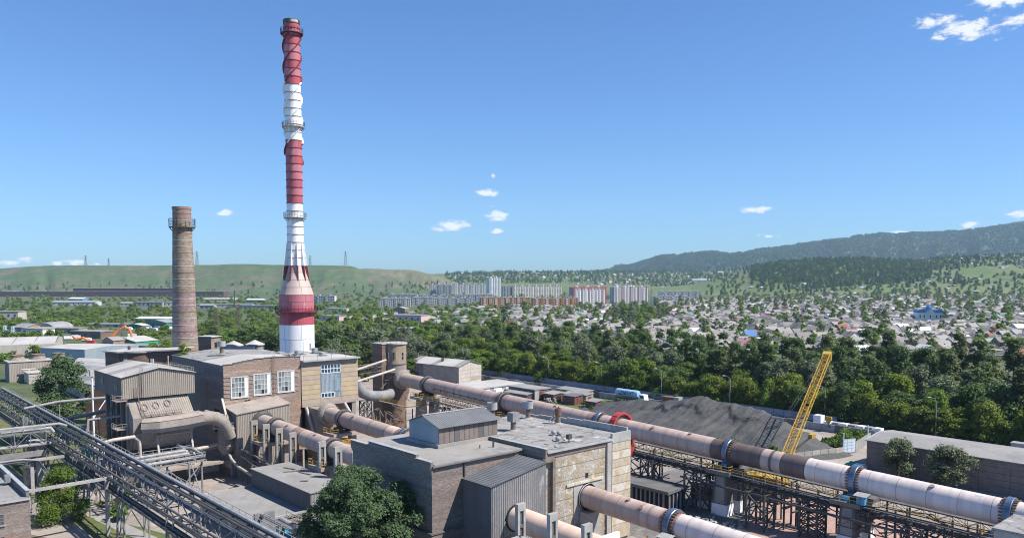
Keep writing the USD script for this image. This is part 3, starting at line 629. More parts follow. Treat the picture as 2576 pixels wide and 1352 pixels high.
# ------------------------------------------------------------------ grey brick hall (low part), monitor, corrugated lean-to
t = thing('brick_hall', 'dark grey brick hall with flat roof behind the leafy tree, carrying a ribbed roof monitor', 'building', (93, -56, 0))
obj('wall', M().box(81.5, 103.7, -64.9, -45.6, 0, 17.6), 'brickgrey', t)
obj('roof', M().box(81.3, 104.1, -64.6, -45.4, 17.6, 17.9), 'roofplain', t)
m = M()
for a0, a1, h in ((81.5, 87.0, .55), (87.0, 100.2, 1.15), (100.2, 103.9, .6)): m.box(a0, a1, -65.25, -64.75, 17.0, 17.75 + h)
obj('parapet', m, 'brickgrey', t)
m = M()
for a0, a1, h in ((81.5, 87.0, .55), (87.0, 100.2, 1.15), (100.2, 103.9, .6)): m.box(a0 - .05, a1 + .05, -65.4, -64.65, 17.78 + h, 17.86 + h)
obj('parapet_cap', m, 'flashing', t)
obj('cornice', M().box(81.5, 104.0, -65.15, -64.9, 16.6, 16.95).box(103.7, 104.25, -65.0, -48.2, 17.55, 17.75), 'roofdark', t)
obj('plinth', M().box(81.4, 104.0, -65.2, -48, 0, 7.6), 'brickgrey', t)
obj('ledge', M().box(81.3, 104.15, -65.35, -48, 7.6, 7.8), 'concrete_dark', t)
for a0, a1 in ((85.5, 88.6), (91.5, 98.5)):
    obj('blind_window', M().box(a0, a1, -64.95, -64.86, 8.6, 14.0), 'panel_brown', t)
obj('lintel', M().box(90.5, 103.4, -65.02, -64.9, 14.1, 14.35), 'concrete_dark', t)
obj('downpipe', M().tube((103.85, -58.95, 17.4), (103.85, -58.95, 7.8), .12, 8), 'steel_dark', t)
# monitor on the roof
mo = obj('monitor_base', M().box(86.3, 95.4, -57.6, -44.6, 17.9, 18.5), 'roofplain', t)
b0, b1, a0, a1 = -57.2, -44.8, 86.8, 95.0
zr, ze = 22.6, 21.3
m = M().corr((a0, b0, 18.4), (a1, b0, 18.4), (a0, b0, ze), (a1, b0, ze), .4, .05)
m.prism([(a0, b0 + .06, 18.4), (a1, b0 + .06, 18.4), (a1, b0 + .06, ze), ((a0 + a1) / 2, b0 + .06, zr), (a0, b0 + .06, ze)], (0, b1 - b0 - .1, 0))
obj('monitor_gable', m, 'corr_bluegrey', mo)
for i in range(12):
    s0, s1 = b0 + (b1 - b0) * i / 12, b0 + (b1 - b0) * (i + 1) / 12
    obj('monitor_panel', M().box(a1, a1 + .1, s0 + .04, s1 - .04, 18.6, ze - .2), 'corr_dark' if i % 5 == 3 else 'panel_brown', mo)
am = (a0 + a1) / 2
m = M().corr((a1 + .7, b0 - .3, ze - .15), (a1 + .7, b1 + .3, ze - .15), (am, b0 - .3, zr + .1), (am, b1 + .3, zr + .1), .42, .07)
obj('monitor_roof', m, 'corr_roof_dark', mo)
m = M().corr((am, b0 - .3, zr + .1), (am, b1 + .3, zr + .1), (a0 - .7, b0 - .3, ze - .15), (a0 - .7, b1 + .3, ze - .15), .42, .07)
obj('monitor_roof', m, 'corr_roof_dark', mo)
obj('ridge_cap', M().box(am - .25, am + .25, b0 - .3, b1 + .3, zr + .14, zr + .2), 'flashing', mo)
obj('roof_stub', M().tube((100.3, -50.2, 17.9), (100.3, -50.2, 18.8), .16, 8), 'steel_dark', t)
obj('roof_stub', M().tube((99.3, -52.2, 17.9), (99.3, -52.2, 18.4), .09, 8), 'steel_dark', t)
# lean-to
t = thing('corrugated_lean_to', 'tall ribbed metal lean-to against the grey brick hall, nearest kiln coming out', 'shed', (107, -54, 0))
f0, f1, bl, br = 103.7, 110.4, -59.2, -48.2
zl, zrr = 14.9, 16.8
m = M().corr((f1, bl, 0), (f1, br, 0), (f1, bl, zl), (f1, br, zrr), .42, .09)
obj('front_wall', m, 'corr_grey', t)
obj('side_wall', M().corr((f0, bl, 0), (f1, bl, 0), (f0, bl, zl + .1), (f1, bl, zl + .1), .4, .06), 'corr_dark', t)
obj('back_wall', M().prism([(f0, br, 0), (f1 - .02, br, 0), (f1 - .02, br, zrr), (f0, br, zrr)], (0, -.1, 0)).box(f0 + .1, f1 - .15, bl + .12, br - .1, 0, zl - .3), 'corr_dark', t)
for i in range(4):
    s = lambda k: (bl - .25 + (br - bl + .4) * k / 4, zl + (zrr - zl) * k / 4)
    (y0, q0), (y1, q1) = s(i), s(i + 1)
    obj('roof_sheet', M().corr((f1 + .35, y0, q0 + .12), (f1 + .35, y1, q1 + .12), (f0 + .05, y0, q0 + .16 + .004 * (i % 2)), (f0 + .05, y1, q1 + .16 + .004 * (i % 2)), .42, .08), 'corr_roof_dark', t)
for y0, y1, h in ((-56.9, -54.0, 9.4), (-53.5, -49.6, 8.0)):
    obj('patch_sheet', M().corr((f1 + .1, y0, h - 2.2), (f1 + .1, y1, h - 2.2), (f1 + .1, y0, h), (f1 + .1, y1, h + .5), .42, .09), 'corr_bluegrey', t)
obj('kiln_opening', M().tube((f1 + .05, -54.5, z3(110)), (f1 + .22, -54.5, z3(110)), 2.05, 28), 'dark_hole', t)

# ------------------------------------------------------------------ tall hall with cracked flat roof and stained facade
t = thing('concrete_hall', 'flat cracked roof hall with stained ochre facade, the middle kiln coming out of it', 'building', (95, -36, 0))
obj('wall', M().box(81.0, 108.6, -46.4, -26.4, 0, 17.8), 'stucco', t)
obj('roof', M().box(81, 108.9, -46.6, -26.5, 17.8, 18.1), 'roofcracked', t)
obj('side_parapet', M().box(81, 109.0, -46.9, -46.5, 16.9, 18.45), 'brickgrey', t)
obj('parapet_cap', M().box(81, 109.1, -47.0, -46.4, 18.45, 18.53), 'flashing', t)
for i, (a0, a1, h) in enumerate(((83, 86.5, 18.5), (86.5, 90.2, 18.75), (90.2, 94, 18.95), (94, 98, 19.15), (98, 101.5, 19.3), (101.5, 105, 19.3), (105, 108.4, 19.3))):
    obj('parapet_block', M().box(a0, a1 - .05, -26.7, -26.3, 17.8, h), 'concrete', t)
obj('edge_flashing', M().box(108.6, 109.15, -46.5, -31.2, 17.72, 18.02), 'flashing', t)
obj('eaves_band', M().box(108.6, 108.75, -46.3, -31.2, 16.9, 17.7), 'panel_brown', t)
obj('corner_pier', M().box(108.6, 108.95, -32.3, -31.25, 0, 17.75), 'concrete', t)
ze_ = [0.5] + lin(3.0, 17.2, 10) + [18.9]
panels(t, ('a', 108.6), [-31.2, -26.3], ze_, lambda i, j: 'concrete' if j == len(ze_) - 2 else ('panel_white' if j % 2 else 'panel_worn'), thick=.4, gap=.09)
for z in (9.6, 12.6, 15.0, 6.8):
    obj('wall_joint', M().box(108.6, 108.63, -46.2, -32.4, z, z + .05), 'concrete_dark', t)
obj('concrete_lintel', M().box(108.6, 108.85, -41.9, -33.2, 11.55, 11.95), 'panel_white', t)
obj('small_opening', M().box(108.58, 108.64, -37.4, -36.7, 12.3, 13.1), 'dark_hole', t)
obj('opening_frame', M().box(108.6, 108.7, -40.2, -33.8, 5.2, 11.2), 'concrete', t)
obj('kiln_opening', M().tube((108.6, -37, z2(109)), (108.85, -37, z2(109)), 2.25, 32), 'dark_hole', t)
obj('kiln_collar', M().lathe((0, 0, 0), [(1, 0)], 3) if False else M().pipe([(108.7, -37, z2(109)), (109.0, -37, z2(109))], 2.2, 32, cap=False), 'whitewash', t)
obj('front_drainpipe', M().box(108.9, 109.3, -45.6, -45.0, 3, 16.4).box(108.7, 109.35, -47.4, -45.0, 16.4, 16.9), 'steel_brown', t)
obj('kiln_support', M().box(108.8, 110.6, -38.9, -36.0, 0, 7.0), 'concrete', t)
obj('low_white_wall', M().box(110.5, 111.0, -37, -31.4, 0, 2.6), 'whitewash', t)
obj('door', M().box(108.58, 108.72, -31.6, -29.4, 3.2, 5.4), 'steel_dark', t)
def vent(a, b, z, kind, label):
    v = thing('roof_vent', label, 'vent', (a, b, z))
    obj('pipe', M().tube((a, b, z - .1), (a, b, z + 2.1), .48, 16), 'steel_brown', v, smooth=40)
    obj('collar', M().lathe((a, b, z), [(.95, 0), (.55, .3), (.5, .32)], 16), 'roofgrey', v, smooth=40)
    if kind == 'cowl':
        obj('cowl', M().lathe((a, b, z + 1.9), [(.5, 0), (.98, .15), (.98, 1.5), (.9, 1.5), (.9, .9), (.3, .5)], 20), 'pipe_grey', v, smooth=40)
    elif kind == 'box':
        obj('cowl', M().box(a - .75, a + .75, b - .8, b + .8, z + 1.7, z + 3.3), 'steel_grey', v)
    else:
        obj('cowl', M().lathe((a, b, z + 1.5), [(.55, 0), (.62, .1), (.62, 1.4), (.5, 1.4), (.5, .8), (.1, .8)], 18), 'rust', v, smooth=40)
vent(85.7, -28.9, 18.1, 'cowl', 'roof vent with wide round metal cowl on the cracked flat roof')
vent(93.4, -28.5, 18.1, 'open', 'plain rusty pipe vent on the cracked flat roof, nearest the kiln')
vent(92.9, -39.2, 18.1, 'box', 'roof vent with square metal hood near the roof monitor')
vent(82.2, -35.0, 18.1, 'cowl', 'roof vent with round cowl peeping out behind the roof monitor')
for i, (a, b, h) in enumerate(((100.6, -36.8, .9), (101.2, -36.0, .6), (104.6, -39.8, .75), (106.6, -39.2, 1.3))):
    v = thing('roof_lamp', ['round dented roof lamp lying on the cracked roof, larger of a pair', 'small round roof lamp beside the larger one on the cracked roof', 'dome lamp on a bent stalk near the roof edge', 'dark floodlight standing at the roof edge above the facade'][i], 'lamp', (a, b, 18.1))
    if i < 3:
        obj('shade', M().sph((a, b, 18.1 + h * .6), (.45, .4), 12), 'pipe_grey', v, smooth=60)
        obj('arm', M().pipe([(a + .4, b - .6, 18.1), (a, b - .2, 18.15 + h * .3), (a, b, 18.1 + h * .5)], .06, 6), 'steel_brown', v)
    else:
        obj('shade', M().box(a - .3, a + .3, b - .4, b + .4, 18.7, 19.5), 'steel_dark', v); obj('post', M().tube((a, b, 18.1), (a, b, 18.8), .1, 6), 'steel_dark', v)
t = thing('roof_stile', 'small double ladder straddling the parapet of the cracked flat roof', 'ladder', (91.5, -27.2, 18.1))
m = M()
for d in (0, .8):
    m.bar((90.8 + d, -28.4, 18.1), (90.8 + d, -26.6, 19.4), .14); m.bar((90.8 + d, -26.6, 19.3), (90.8 + d, -26.6, 21.0), .08); m.bar((90.8 + d, -26.6, 21.0), (91.2 + d, -26.2, 19.4), .07)
obj('rails', m, 'steel_grey', t, kind='stuff')
t = thing('pipe_debris', 'loose rods and wire lying on the front of the cracked roof', 'debris', (105, -36, 18.1), kind='stuff')
m = M()
for i in range(14):
    a, b = rnd.uniform(101, 108), rnd.uniform(-44, -32); w = rnd.uniform(0, 3.1); L = rnd.uniform(.6, 2)
    m.bar((a, b, 18.16), (a + L * math.cos(w), b + L * math.sin(w), 18.2), .07)
obj('rods', m, 'steel_brown', t, kind='stuff')

# ------------------------------------------------------------------ row of concrete columns (b = -58)
i = 0
for k_, a in enumerate((27.2, 33.3, 39.6, 45.8, 58.1, 64.3, 70.6, 115.3, 121.7, 128.0)):
    t = thing('concrete_column', ['slotted concrete column beside the cyclone hopper, first of its row', 'slotted concrete column in front of the hood mouth', 'slotted concrete column in front of the first kiln tyre', 'slotted concrete column left of the gap in its row', 'slotted concrete column right of the gap in its row, left of the leafy tree', 'slotted concrete column rising over the middle of the leafy tree', 'slotted concrete column just left of the grey brick hall', 'slotted concrete column in front of the ribbed lean-to', 'slotted concrete column between lean-to and stained facade', 'slotted concrete column in front of the oil drums, cut by the picture bottom'][k_], 'column', (a, -58, 0), group='slotted concrete columns in one row')
    mt = 'concrete_dusty' if a < 50 else 'concrete'
    obj('post', M().box(a - .3, a + .3, -58.75, -58.35, 0, 13.4), mt, t); obj('post', M().box(a - .3, a + .3, -57.65, -57.25, 0, 13.4), mt, t)
    obj('head', M().box(a - .32, a + .32, -58.77, -57.23, 12.4, 13.42), mt, t)
    m = M()
    for z in (2.5, 5, 7.5, 10): m.box(a - .28, a + .28, -58.3, -57.7, z, z + .4)
    obj('web', m.box(a - .05, a + .05, -58.35, -57.65, 0, 12.4), 'concrete_dark', t)

# ------------------------------------------------------------------ long grey shed and flat roof beside the leafy tree
t = thing('grey_shed', 'plain grey ribbed shed with flat roof left of the leafy tree', 'shed', (60, -61, 0))
A0, A1, B0, B1, zt = 46.0, 70.5, -67.0, -58.9, 7.3
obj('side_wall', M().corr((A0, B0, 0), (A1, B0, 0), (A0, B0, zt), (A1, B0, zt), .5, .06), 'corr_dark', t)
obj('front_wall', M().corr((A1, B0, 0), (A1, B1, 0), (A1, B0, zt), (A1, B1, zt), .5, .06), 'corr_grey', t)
obj('core', M().box(A0, A1 - .1, B0 + .1, B1, 0, zt - .05), 'corr_dark', t)
obj('roof', M().box(A0 - .15, A1 + .2, B0 - .2, B1 + .1, zt, zt + .15), 'roofgrey', t)
t = thing('flat_annex', 'low flat roofed annex with blue door between the pipe rack and grey shed', 'building', (59, -72, 0))
obj('wall', M().box(46.6, 69.5, -77.4, -67.4, 0, 3.6), 'panel_tan', t)
obj('roof', M().box(46.4, 69.8, -77.6, -67.1, 3.6, 3.9), 'roofgrey', t)
obj('parapet', M().box(46.3, 46.8, -77.7, -67.2, 3.9, 4.25).box(69.4, 69.9, -77.7, -67.2, 3.9, 4.25), 'concrete', t)
obj('door', M().box(69.5, 69.7, -73.4, -70.6, .1, 2.7), 'cyan_paint', t)
obj('door_sign', M().box(69.5, 69.66, -72.6, -71.2, 2.85, 3.4), 'cyan_paint', t)
m = M()
for k in range(5):
    pts = [(69.95 + .12 * k, -77.4 + j * 1.1, 3.5 - .13 * k - .25 * math.sin(j * 1.9 + k) ** 2) for j in range(10)]
    m.pipe(pts, .09, 5)
obj('cable', m, 'steel_brown', t, kind='stuff')
for i, (a, b, w, L) in enumerate(((50, -62, .3, 3.2), (53.5, -63.8, 1.2, 2.2), (55.5, -61.5, .2, 3.4), (62, -64.6, .9, 1.4))):
    obj('plank', M().bar((a, b, 7.55), (a + L * math.cos(w), b + L * math.sin(w), 7.56), .4, .12), 'steel_brown', thing('roof_plank', ['dark plank lying near the back edge of the grey shed roof', 'crossed boards lying on the middle of the grey shed roof', 'dark board beside the crossed boards on the grey shed roof', 'short board close to the leafy tree on the grey shed roof'][i], 'plank', (a, b, 7.5)))
t = thing('steel_cylinder', 'short open steel pipe lying in the yard by the grey shed corner', 'pipe', (43.5, -66, 0))
obj('shell', M().pipe([(42.2, -66.6, 1.0), (44.8, -65.2, 1.0)], .95, 24, cap=False), 'pipe_grey', t, smooth=40); obj('bottom', M().tube((42.6, -66.4, 1.0), (42.65, -66.37, 1.0), .93, 20), 'dark_hole', t)
t = thing('scrap_bars', 'dark bars and pipes lying beside the steel cylinder in the yard', 'scrap', (42, -69, 0), kind='stuff')
m = M()
for i in range(6): m.bar((40.5 + i * .25, -70 + i * .3, .12 + .03 * i), (46 + i * .1, -67.8 - .2 * i, .15), .16)
obj('bars', m, 'steel_brown', t, kind='stuff')

# ------------------------------------------------------------------ brick building with three windows, panel annex
t = thing('brick_building', 'brown brick building with three tall white windows and stepped roof edge', 'building', (5, -51, 0))
A = 17.0
steps = [(-60.5, 25.2), (-58.2, 25.45), (-57.0, 25.6), (-56.0, 25.75), (-54.8, 25.9), (-53.2, 26.1), (-50.5, 26.2), (-47, 26.15), (-44.5, 26.05), (-42.8, 25.9), (-41.3, 25.75)]
obj('wall', M().box(-16.0, A - .3, -60.4, -41.3, 0, 25.0).box(A - .3, A, -60.5, -41.3, 0, 25.0), 'brickred', t)
m = M(); cap = M()
for (s0, h), (s1, _) in zip(steps[:-1], steps[1:]):
    m.box(A - .35, A, s0, s1, 25.0, h); cap.box(A - .45, A + .15, s0 - .02, s1 + .02, h, h + .09)
obj('stepped_gable', m, 'brickred', t); obj('gable_cap', cap, 'asphalt_roofing', t)
obj('left_wall', M().box(-16.1, A - .02, -60.62, -60.4, 0, 24.9), 'brickgrey', t)
bm = -51
obj('roof', M().hexa([(4, -60.6, 24.9), (A - .35, -60.6, 24.9), (A - .35, bm, 26.0), (4, bm, 26.0), (4, -60.6, 25.05), (A - .35, -60.6, 25.05), (A - .35, bm, 26.15), (4, bm, 26.15)])
    .hexa([(4, bm, 26.0), (A - .35, bm, 26.0), (A - .35, -41.3, 25.4), (4, -41.3, 25.4), (4, bm, 26.15), (A - .35, bm, 26.15), (A - .35, -41.3, 25.55), (4, -41.3, 25.55)]), 'roofpale', t)
obj('roof', M().hexa([(-16.2, -60.8, 25.0), (4, -60.8, 25.0), (4, bm, 25.9), (-16.2, bm, 25.9), (-16.2, -60.8, 25.15), (4, -60.8, 25.15), (4, bm, 26.05), (-16.2, bm, 26.05)])
    .hexa([(-16.2, bm, 25.9), (4, bm, 25.9), (4, -36, 25.0), (-16.2, -36, 25.0), (-16.2, bm, 26.05), (4, bm, 26.05), (4, -36, 25.15), (-16.2, -36, 25.15)]), 'roofcracked', t, label='rough grey rear part of the roof')
obj('rear_wall', M().box(-16, 4, -41.3, -36, 0, 24.95), 'brickgrey', t)
for (s0, s1), op in (((-58.7, -54.75), (2, 0)), ((-53.2, -49.15), (2, 0)), ((-47.2, -43.05), (2, 0))):
    zb, zt = (17.5, 22.0) if s0 < -57 else ((17.65, 22.3) if s0 < -50 else (17.75, 22.5))
    window(t, ('a', A), s0, s1 - .85, zb, zt, 4, 4, 'frame_white', 'glass_pale', off=-.02, bar=.11, opened=(op,))
    w = obj('window_reveal', M().box(A - .25, A + .06, s1 - .8, s1 - .05, zb, zt), 'white_paint', t)
    obj('window_surround', M().box(A - .1, A + .14, s0 - .25, s0 - .08, zb - .1, zt + .15).box(A - .1, A + .14, s1, s1 + .12, zb - .1, zt + .15).box(A - .1, A + .14, s0 - .25, s1 + .12, zt + .05, zt + .22).box(A - .1, A + .2, s0 - .3, s1 + .15, zb - .3, zb - .1), 'frame_white', t)
for s0, s1 in ((-60.5, -59.0), (-54.6, -53.5), (-49.0, -47.5), (-42.85, -42.0)):
    for k, z in enumerate(np.linspace(17.6, 22.2, 5 if s0 > -50 else 6)):
        obj('brick_belt', M().box(A - .1, A + .12, s0, s1, z, z + .22), 'brickbelt', t)
m = M()
for y in (-48.65, -48.15): m.bar((A + .4, y, 15.5), (A + .4, y, 26.8), .07)
for z in np.linspace(16, 26.5, 18): m.bar((A + .4, -48.65, z), (A + .4, -48.15, z), .045)
for z in np.linspace(17, 26, 7): m.pipe([(A + .35, -48.8, z), (A + .95, -48.8, z), (A + 1.0, -48.0, z), (A + .35, -48.0, z)], .035, 4)
obj('caged_ladder', m, 'steel_brown', t, kind='stuff')
obj('small_window', M().box(A - .05, A + .03, -55.6, -55.0, 15.7, 16.6).box(A - .05, A + .03, -54.9, -54.3, 15.75, 16.65), 'dark_hole', t, kind='stuff')
obj('side_opening', M().box(2.5, 7, -60.66, -60.6, 12, 21), 'dustdark', t)
obj('side_door', M().box(11.5, 14.5, -60.68, -60.6, 9, 14.5), 'dark_hole', t)
obj('side_band', M().box(-16, 16.6, -60.72, -60.6, 17.6, 17.9), 'dustdark', t)
# overhanging panel annex
t = thing('panel_building', 'building of ochre wall panels with tall blue window strip, overhanging the middle kiln', 'building', (5, -33, 0))
A = 17.2
obj('wall', M().box(-4, A - .1, -41.2, -25.3, 13.6, 24.2), 'panel_dusty', t)
ze_ = lin(13.9, 23.5, 8) + [24.6]
ch = lambda i, j: 'panel_dusty' if j == 8 else ('panel_tan' if (i * 5 + j * 3) % 7 < 2 else 'panel_ochre')
panels(t, ('a', A - .1), [-41.2, -36.0], ze_, ch, gap=.07); panels(t, ('a', A - .1), [-30.3, -25.3], ze_, ch, gap=.07)
panels(t, ('a', A - .1), [-36.0, -30.3], [13.9, 15.1], lambda i, j: 'panel_tan'); panels(t, ('a', A - .1), [-36.0, -30.3], [23.5, 24.6], lambda i, j: 'panel_dusty')
window(t, ('a', A), -35.9, -30.5, 21.3, 23.4, 6, 2, 'frame_blue', 'glass_dark', bar=.16)
window(t, ('a', A), -35.9, -32.3, 15.15, 16.3, 4, 1, 'frame_blue', 'glass_dark', bar=.16)
obj('ribbed_sheet', M().corr((A, -35.9, 16.3), (A, -30.4, 16.3), (A, -35.9, 21.3), (A, -30.4, 21.3), .35, .08).corr((A, -32.2, 15.1), (A, -30.4, 15.1), (A, -32.2, 16.3), (A, -30.4, 16.3), .35, .08), 'corr_blue', t)
obj('sheet_flap', M().corr((A + .12, -32.1, 16.6), (A + .12, -30.6, 16.6), (A + .12, -32.1, 19.7), (A + .12, -30.6, 19.7), .35, .06), 'corr_blue', t)
obj('sill_beam', M().box(A - .4, A + .25, -41.2, -25.3, 13.3, 13.9), 'concrete_dusty', t)
obj('roof', M().box(-4.2, A + .9, -41.0, -25.2, 24.62, 24.85), 'roofpale', t)
obj('fascia', M().box(A + .9, A + 1.0, -41.1, -25.1, 24.55, 24.95), 'flashing', t)
obj('lower_wall', M().box(-2, A - 1.6, -41.2, -27.5, 0, 13.5), 'brickred', t)
obj('recess', M().box(A - 1.7, A - 1.55, -41.2, -38.6, 0, 13.2), 'dark_hole', t)
obj('kiln_chamber', M().box(A - 1.6, 22.4, -39.6, -34.2, 5.5, 13.2), 'dustwall', t); obj('chamber_leg', M().box(A - 1.5, 22.2, -39.4, -37.9, 0, 5.5), 'brickred', t); obj('chamber_leg', M().box(A - 1.5, 22.2, -36, -34.4, 0, 5.5), 'brickred', t)
obj('right_wall', M().box(-4, A - 1.5, -25.4, -24.4, 13.4, 19.5).hexa([(0, -26, 0), (A - 2, -26, 0), (A - 2, -24.8, 0), (0, -24.8, 0), (0, -26, 13.4), (A - 2, -26, 13.4), (A - 2, -24.8, 13.4), (0, -24.8, 13.4)]), 'dustwall', t)
m = M().rail([(A + .6, -40.9, 24.85), (A + .6, -25.4, 24.85)], 2.2, 3.6, .07); obj('roof_rail', m, 'steel_grey', t, kind='stuff')
for i, (p, q) in enumerate((((A + .6, -40.4, 13.3), (A + 4.5, -39.6, 5.0)), ((A + .4, -29.6, 13.3), (A + 4.8, -27.6, 6.4)))):
    obj('slanted_strut', M().tube(p, q, .42, 12), 'pipe_dusty', t, smooth=40)
for i, (a, b, h, r) in enumerate(((9, -31, .9, .9), (3, -35, 1.2, .8), (2, -29.5, 1.5, .8), (-1, -38, .9, 1.2))):
    v = thing('roof_fan', ['round fan housing on the panel building roof, nearest the edge', 'pale drum on the panel building roof beside the painted chimney', 'tall pale drum at the right end of the panel building roof', 'flat metal box on the panel building roof'][i], 'fan', (a, b, 24.85))
    obj('drum', M().tube((a, b, 24.85), (a, b, 24.85 + h), r, 16) if i < 3 else M().box(a - 1.5, a + 1.5, b - .8, b + .8, 24.85, 25.6), 'pipe_grey', v, smooth=40)
    obj('foot', M().box(a - r, a + r, b - r, b + r, 24.85, 25.0), 'steel_dark', v)
t = thing('roof_beams', 'loose steel beams stacked on the panel building roof', 'beams', (0, -33, 24.9), kind='stuff')
m = M()
for i in range(16):
    a, b = rnd.uniform(-3, 8), rnd.uniform(-38, -27); w = rnd.uniform(-.4, .9)
    m.bar((a, b, 25 + .1 * (i % 5)), (a + 2.5 * math.cos(w), b + 3 * math.sin(w), 25.1 + .1 * (i % 4)), .3, .2)
obj('beams', m, 'pipe_grey', t, kind='stuff')

# corrugated hood where the nearest kiln enters
t = thing('corrugated_hood', 'sloping dusty ribbed hood on the brick building, where the nearest kiln enters', 'hood', (20, -54, 0))
H0, H1, bl, br = 17.0, 24.0, -60.6, -47.8
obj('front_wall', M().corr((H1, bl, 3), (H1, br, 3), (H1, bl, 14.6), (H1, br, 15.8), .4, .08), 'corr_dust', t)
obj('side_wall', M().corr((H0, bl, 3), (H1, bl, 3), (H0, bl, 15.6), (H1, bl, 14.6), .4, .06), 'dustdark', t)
obj('core', M().box(H0, H1 - .1, bl + .1, br, 0, 14.4), 'dustdark', t)
m = M().hexa([(H0, bl - .2, 15.5), (H1 + .3, bl - .2, 14.55), (H1 + .3, br + .1, 15.75), (H0, br + .1, 16.7), (H0, bl - .2, 15.75), (H1 + .3, bl - .2, 14.75), (H1 + .3, br + .1, 15.95), (H0, br + .1, 16.95)])
obj('roof', m, 'concrete_dusty', t)
obj('hatch', M().box(H1 - .02, H1 + .12, -53.7, -52.9, 13.1, 13.9), 'dark_hole', t)
obj('kiln_opening', M().tube((H1 + .02, -54.5, z3(24)), (H1 + .16, -54.5, z3(24)), 2.6, 30), 'dark_hole', t)
obj('foot_wall', M().box(H1 - .1, H1 + .1, bl, br, 0, 3), 'concrete_dusty', t)

# ------------------------------------------------------------------ dust filter house (left)
t = thing('filter_house', 'tall dusty ribbed filter house with bent gas duct, left of the brick building', 'building', (8, -75, 0))
b0, b1, a0, a1, zb, ze, zr = -82.7, -67.5, -2.5, 18.0, 19.6, 24.2, 25.7
bm = (b0 + b1) / 2
obj('core', M().prism([(a0 + .1, b0 + .1, zb), (a0 + .1, b1 - .1, zb), (a0 + .1, b1 - .1, ze - .1), (a0 + .1, bm, zr - .1), (a0 + .1, b0 + .1, ze - .1)], (a1 - a0 - .2, 0, 0)), 'dustdark', t)
m = M().corr((a1, b0, zb), (a1, bm, zb), (a1, b0, ze), (a1, bm, zr), .42, .1).corr((a1, bm, zb), (a1, b1, zb), (a1, bm, zr), (a1, b1, ze), .42, .1)
obj('front_wall', m, 'corr_dust', t)
obj('side_wall', M().corr((a0, b0, zb), (a1, b0, zb), (a0, b0, ze), (a1, b0, ze), .5, .06), 'dustdark', t)
obj('side_wall', M().corr((a1, b1, zb), (a0, b1, zb), (a1, b1, ze), (a0, b1, ze), .5, .06), 'dustdark', t)
for i in range(6):
    x0, x1 = a0 - .4 + (a1 + .9 - a0) * i / 6, a0 - .4 + (a1 + .9 - a0) * (i + 1) / 6
    dz = .02 * (i % 2)
    for e, y in ((b0 - .3, 0), (b1 + .3, 1)):
        P = [(x0, e, ze - .05), (x1 - .03, e, ze - .05), (x1 - .03, bm, zr + .08), (x0, bm, zr + .08)]
        if y: P = P[::-1]
        obj('roof_sheet', M().hexa([(x, yy, z + dz) for x, yy, z in P] + [(x, yy, z + .09 + dz) for x, yy, z in P]), 'roofpale' if i % 3 else 'roofgrey', t)
m = M().rail([(a1 - .5, b0 + 1, ze + .1), (a1 - .5, bm, zr + .1), (a1 - .5, b1, ze + .1)], 1.0, 2.5, .06).rail([(a0 + 6, b1 - .2, ze + .1), (a1 - 1, b1 - .2, ze + .1)], 1, 2.5, .06)
obj('roof_rail', m, 'steel_dusty', t)
obj('door', M().box(a1 + .02, a1 + .16, -80.4, -79.6, 19.7, 21.8), 'steel_brown', t)
obj('side_window', M().box(3.0, 5.0, b0 - .12, b0 - .04, 21.5, 23.0), 'glass_dark', t); obj('side_window', M().box(13.2, 15.2, b0 - .12, b0 - .04, 21.0, 22.6), 'glass_dark', t)
m = M()
for y in (-79.05, -78.55): m.bar((a1 + .35, y, 19.7), (a1 + .35, y, 26.2), .07)
for z in np.linspace(20, 26, 13): m.bar((a1 + .35, -79.05, z), (a1 + .35, -78.55, z), .045)
obj('ladder', m, 'steel_brown', t)
# lower casing with chamfered shoulder
c0, c1 = -81.4, -68.8
side = [(3, 8.4), (17.2, 8.4), (20.6, 12.6), (20.6, 15.7), (16.6, 19.5), (3, 19.5)]
obj('casing', M().prism([(x, c0, z) for x, z in side], (0, c1 - c0, 0)), 'dustwall', t)
obj('shoulder_sheet', M().corr((20.75, c0 + 2.6, 15.75), (20.75, c1, 15.75), (16.9, c0 + 2.0, 19.45), (16.9, c1, 19.45), .45, .1), 'corr_dust', t)
obj('front_sheet', M().corr((17.4, c0 + .6, 8.4), (17.4, c1, 8.4), (20.7, c0 + .6, 12.5), (20.7, c1, 12.5), .45, .08), 'corr_dust', t)
for i, x in enumerate((3.6, 7.5, 11.4, 14.6)):
    obj('column', M().box(x, x + .7, c0 - .75, c0 - .1, 0, 19.6), 'dustdark', t)
obj('rib', M().box(17.0, 17.5, c0 - .25, c0 - .02, 8.4, 19.3).box(12.5, 12.9, c0 - .2, c0 - .02, 8.4, 19.3), 'corr_dust', t, kind='stuff')
obj('base', M().box(2, 16.5, c0 - .8, c1 - .5, 0, 8.4), 'concrete_dark', t)
obj('base_ledge', M().box(16.5, 19, c0, c1 + 6, 6.5, 7.2), 'concrete_dusty', t); obj('base_ledge', M().box(15, 22, c0 + 4, c1 + 8, 3.6, 4.1), 'concrete_dusty', t)
obj('white_wall', M().box(13, 13.3, -67, -58.5, 0, 2.7), 'whitewash', t)
for i, (y, z) in enumerate(((-78.6, 17.6), (-76.2, 17.8), (-73.7, 18.0))):
    m = M(); th = np.linspace(0, 2 * math.pi, 15)
    m.pipe([(20.6 - (z + .62 * math.sin(w) - 15.9) * .95 + .1, y + .62 * math.cos(w), z + .62 * math.sin(w)) for w in th], .09, 5, cap=False)
    obj('ring_flange', m, 'steel_brown', t)
m = M().rail([(20.8, -79.2, 15.75), (20.8, -71.5, 15.75)], .9, 1.3, .07).rail([(17.6, -79.4, 18.9), (20.8, -79.4, 15.75)], .9, .9, .07)
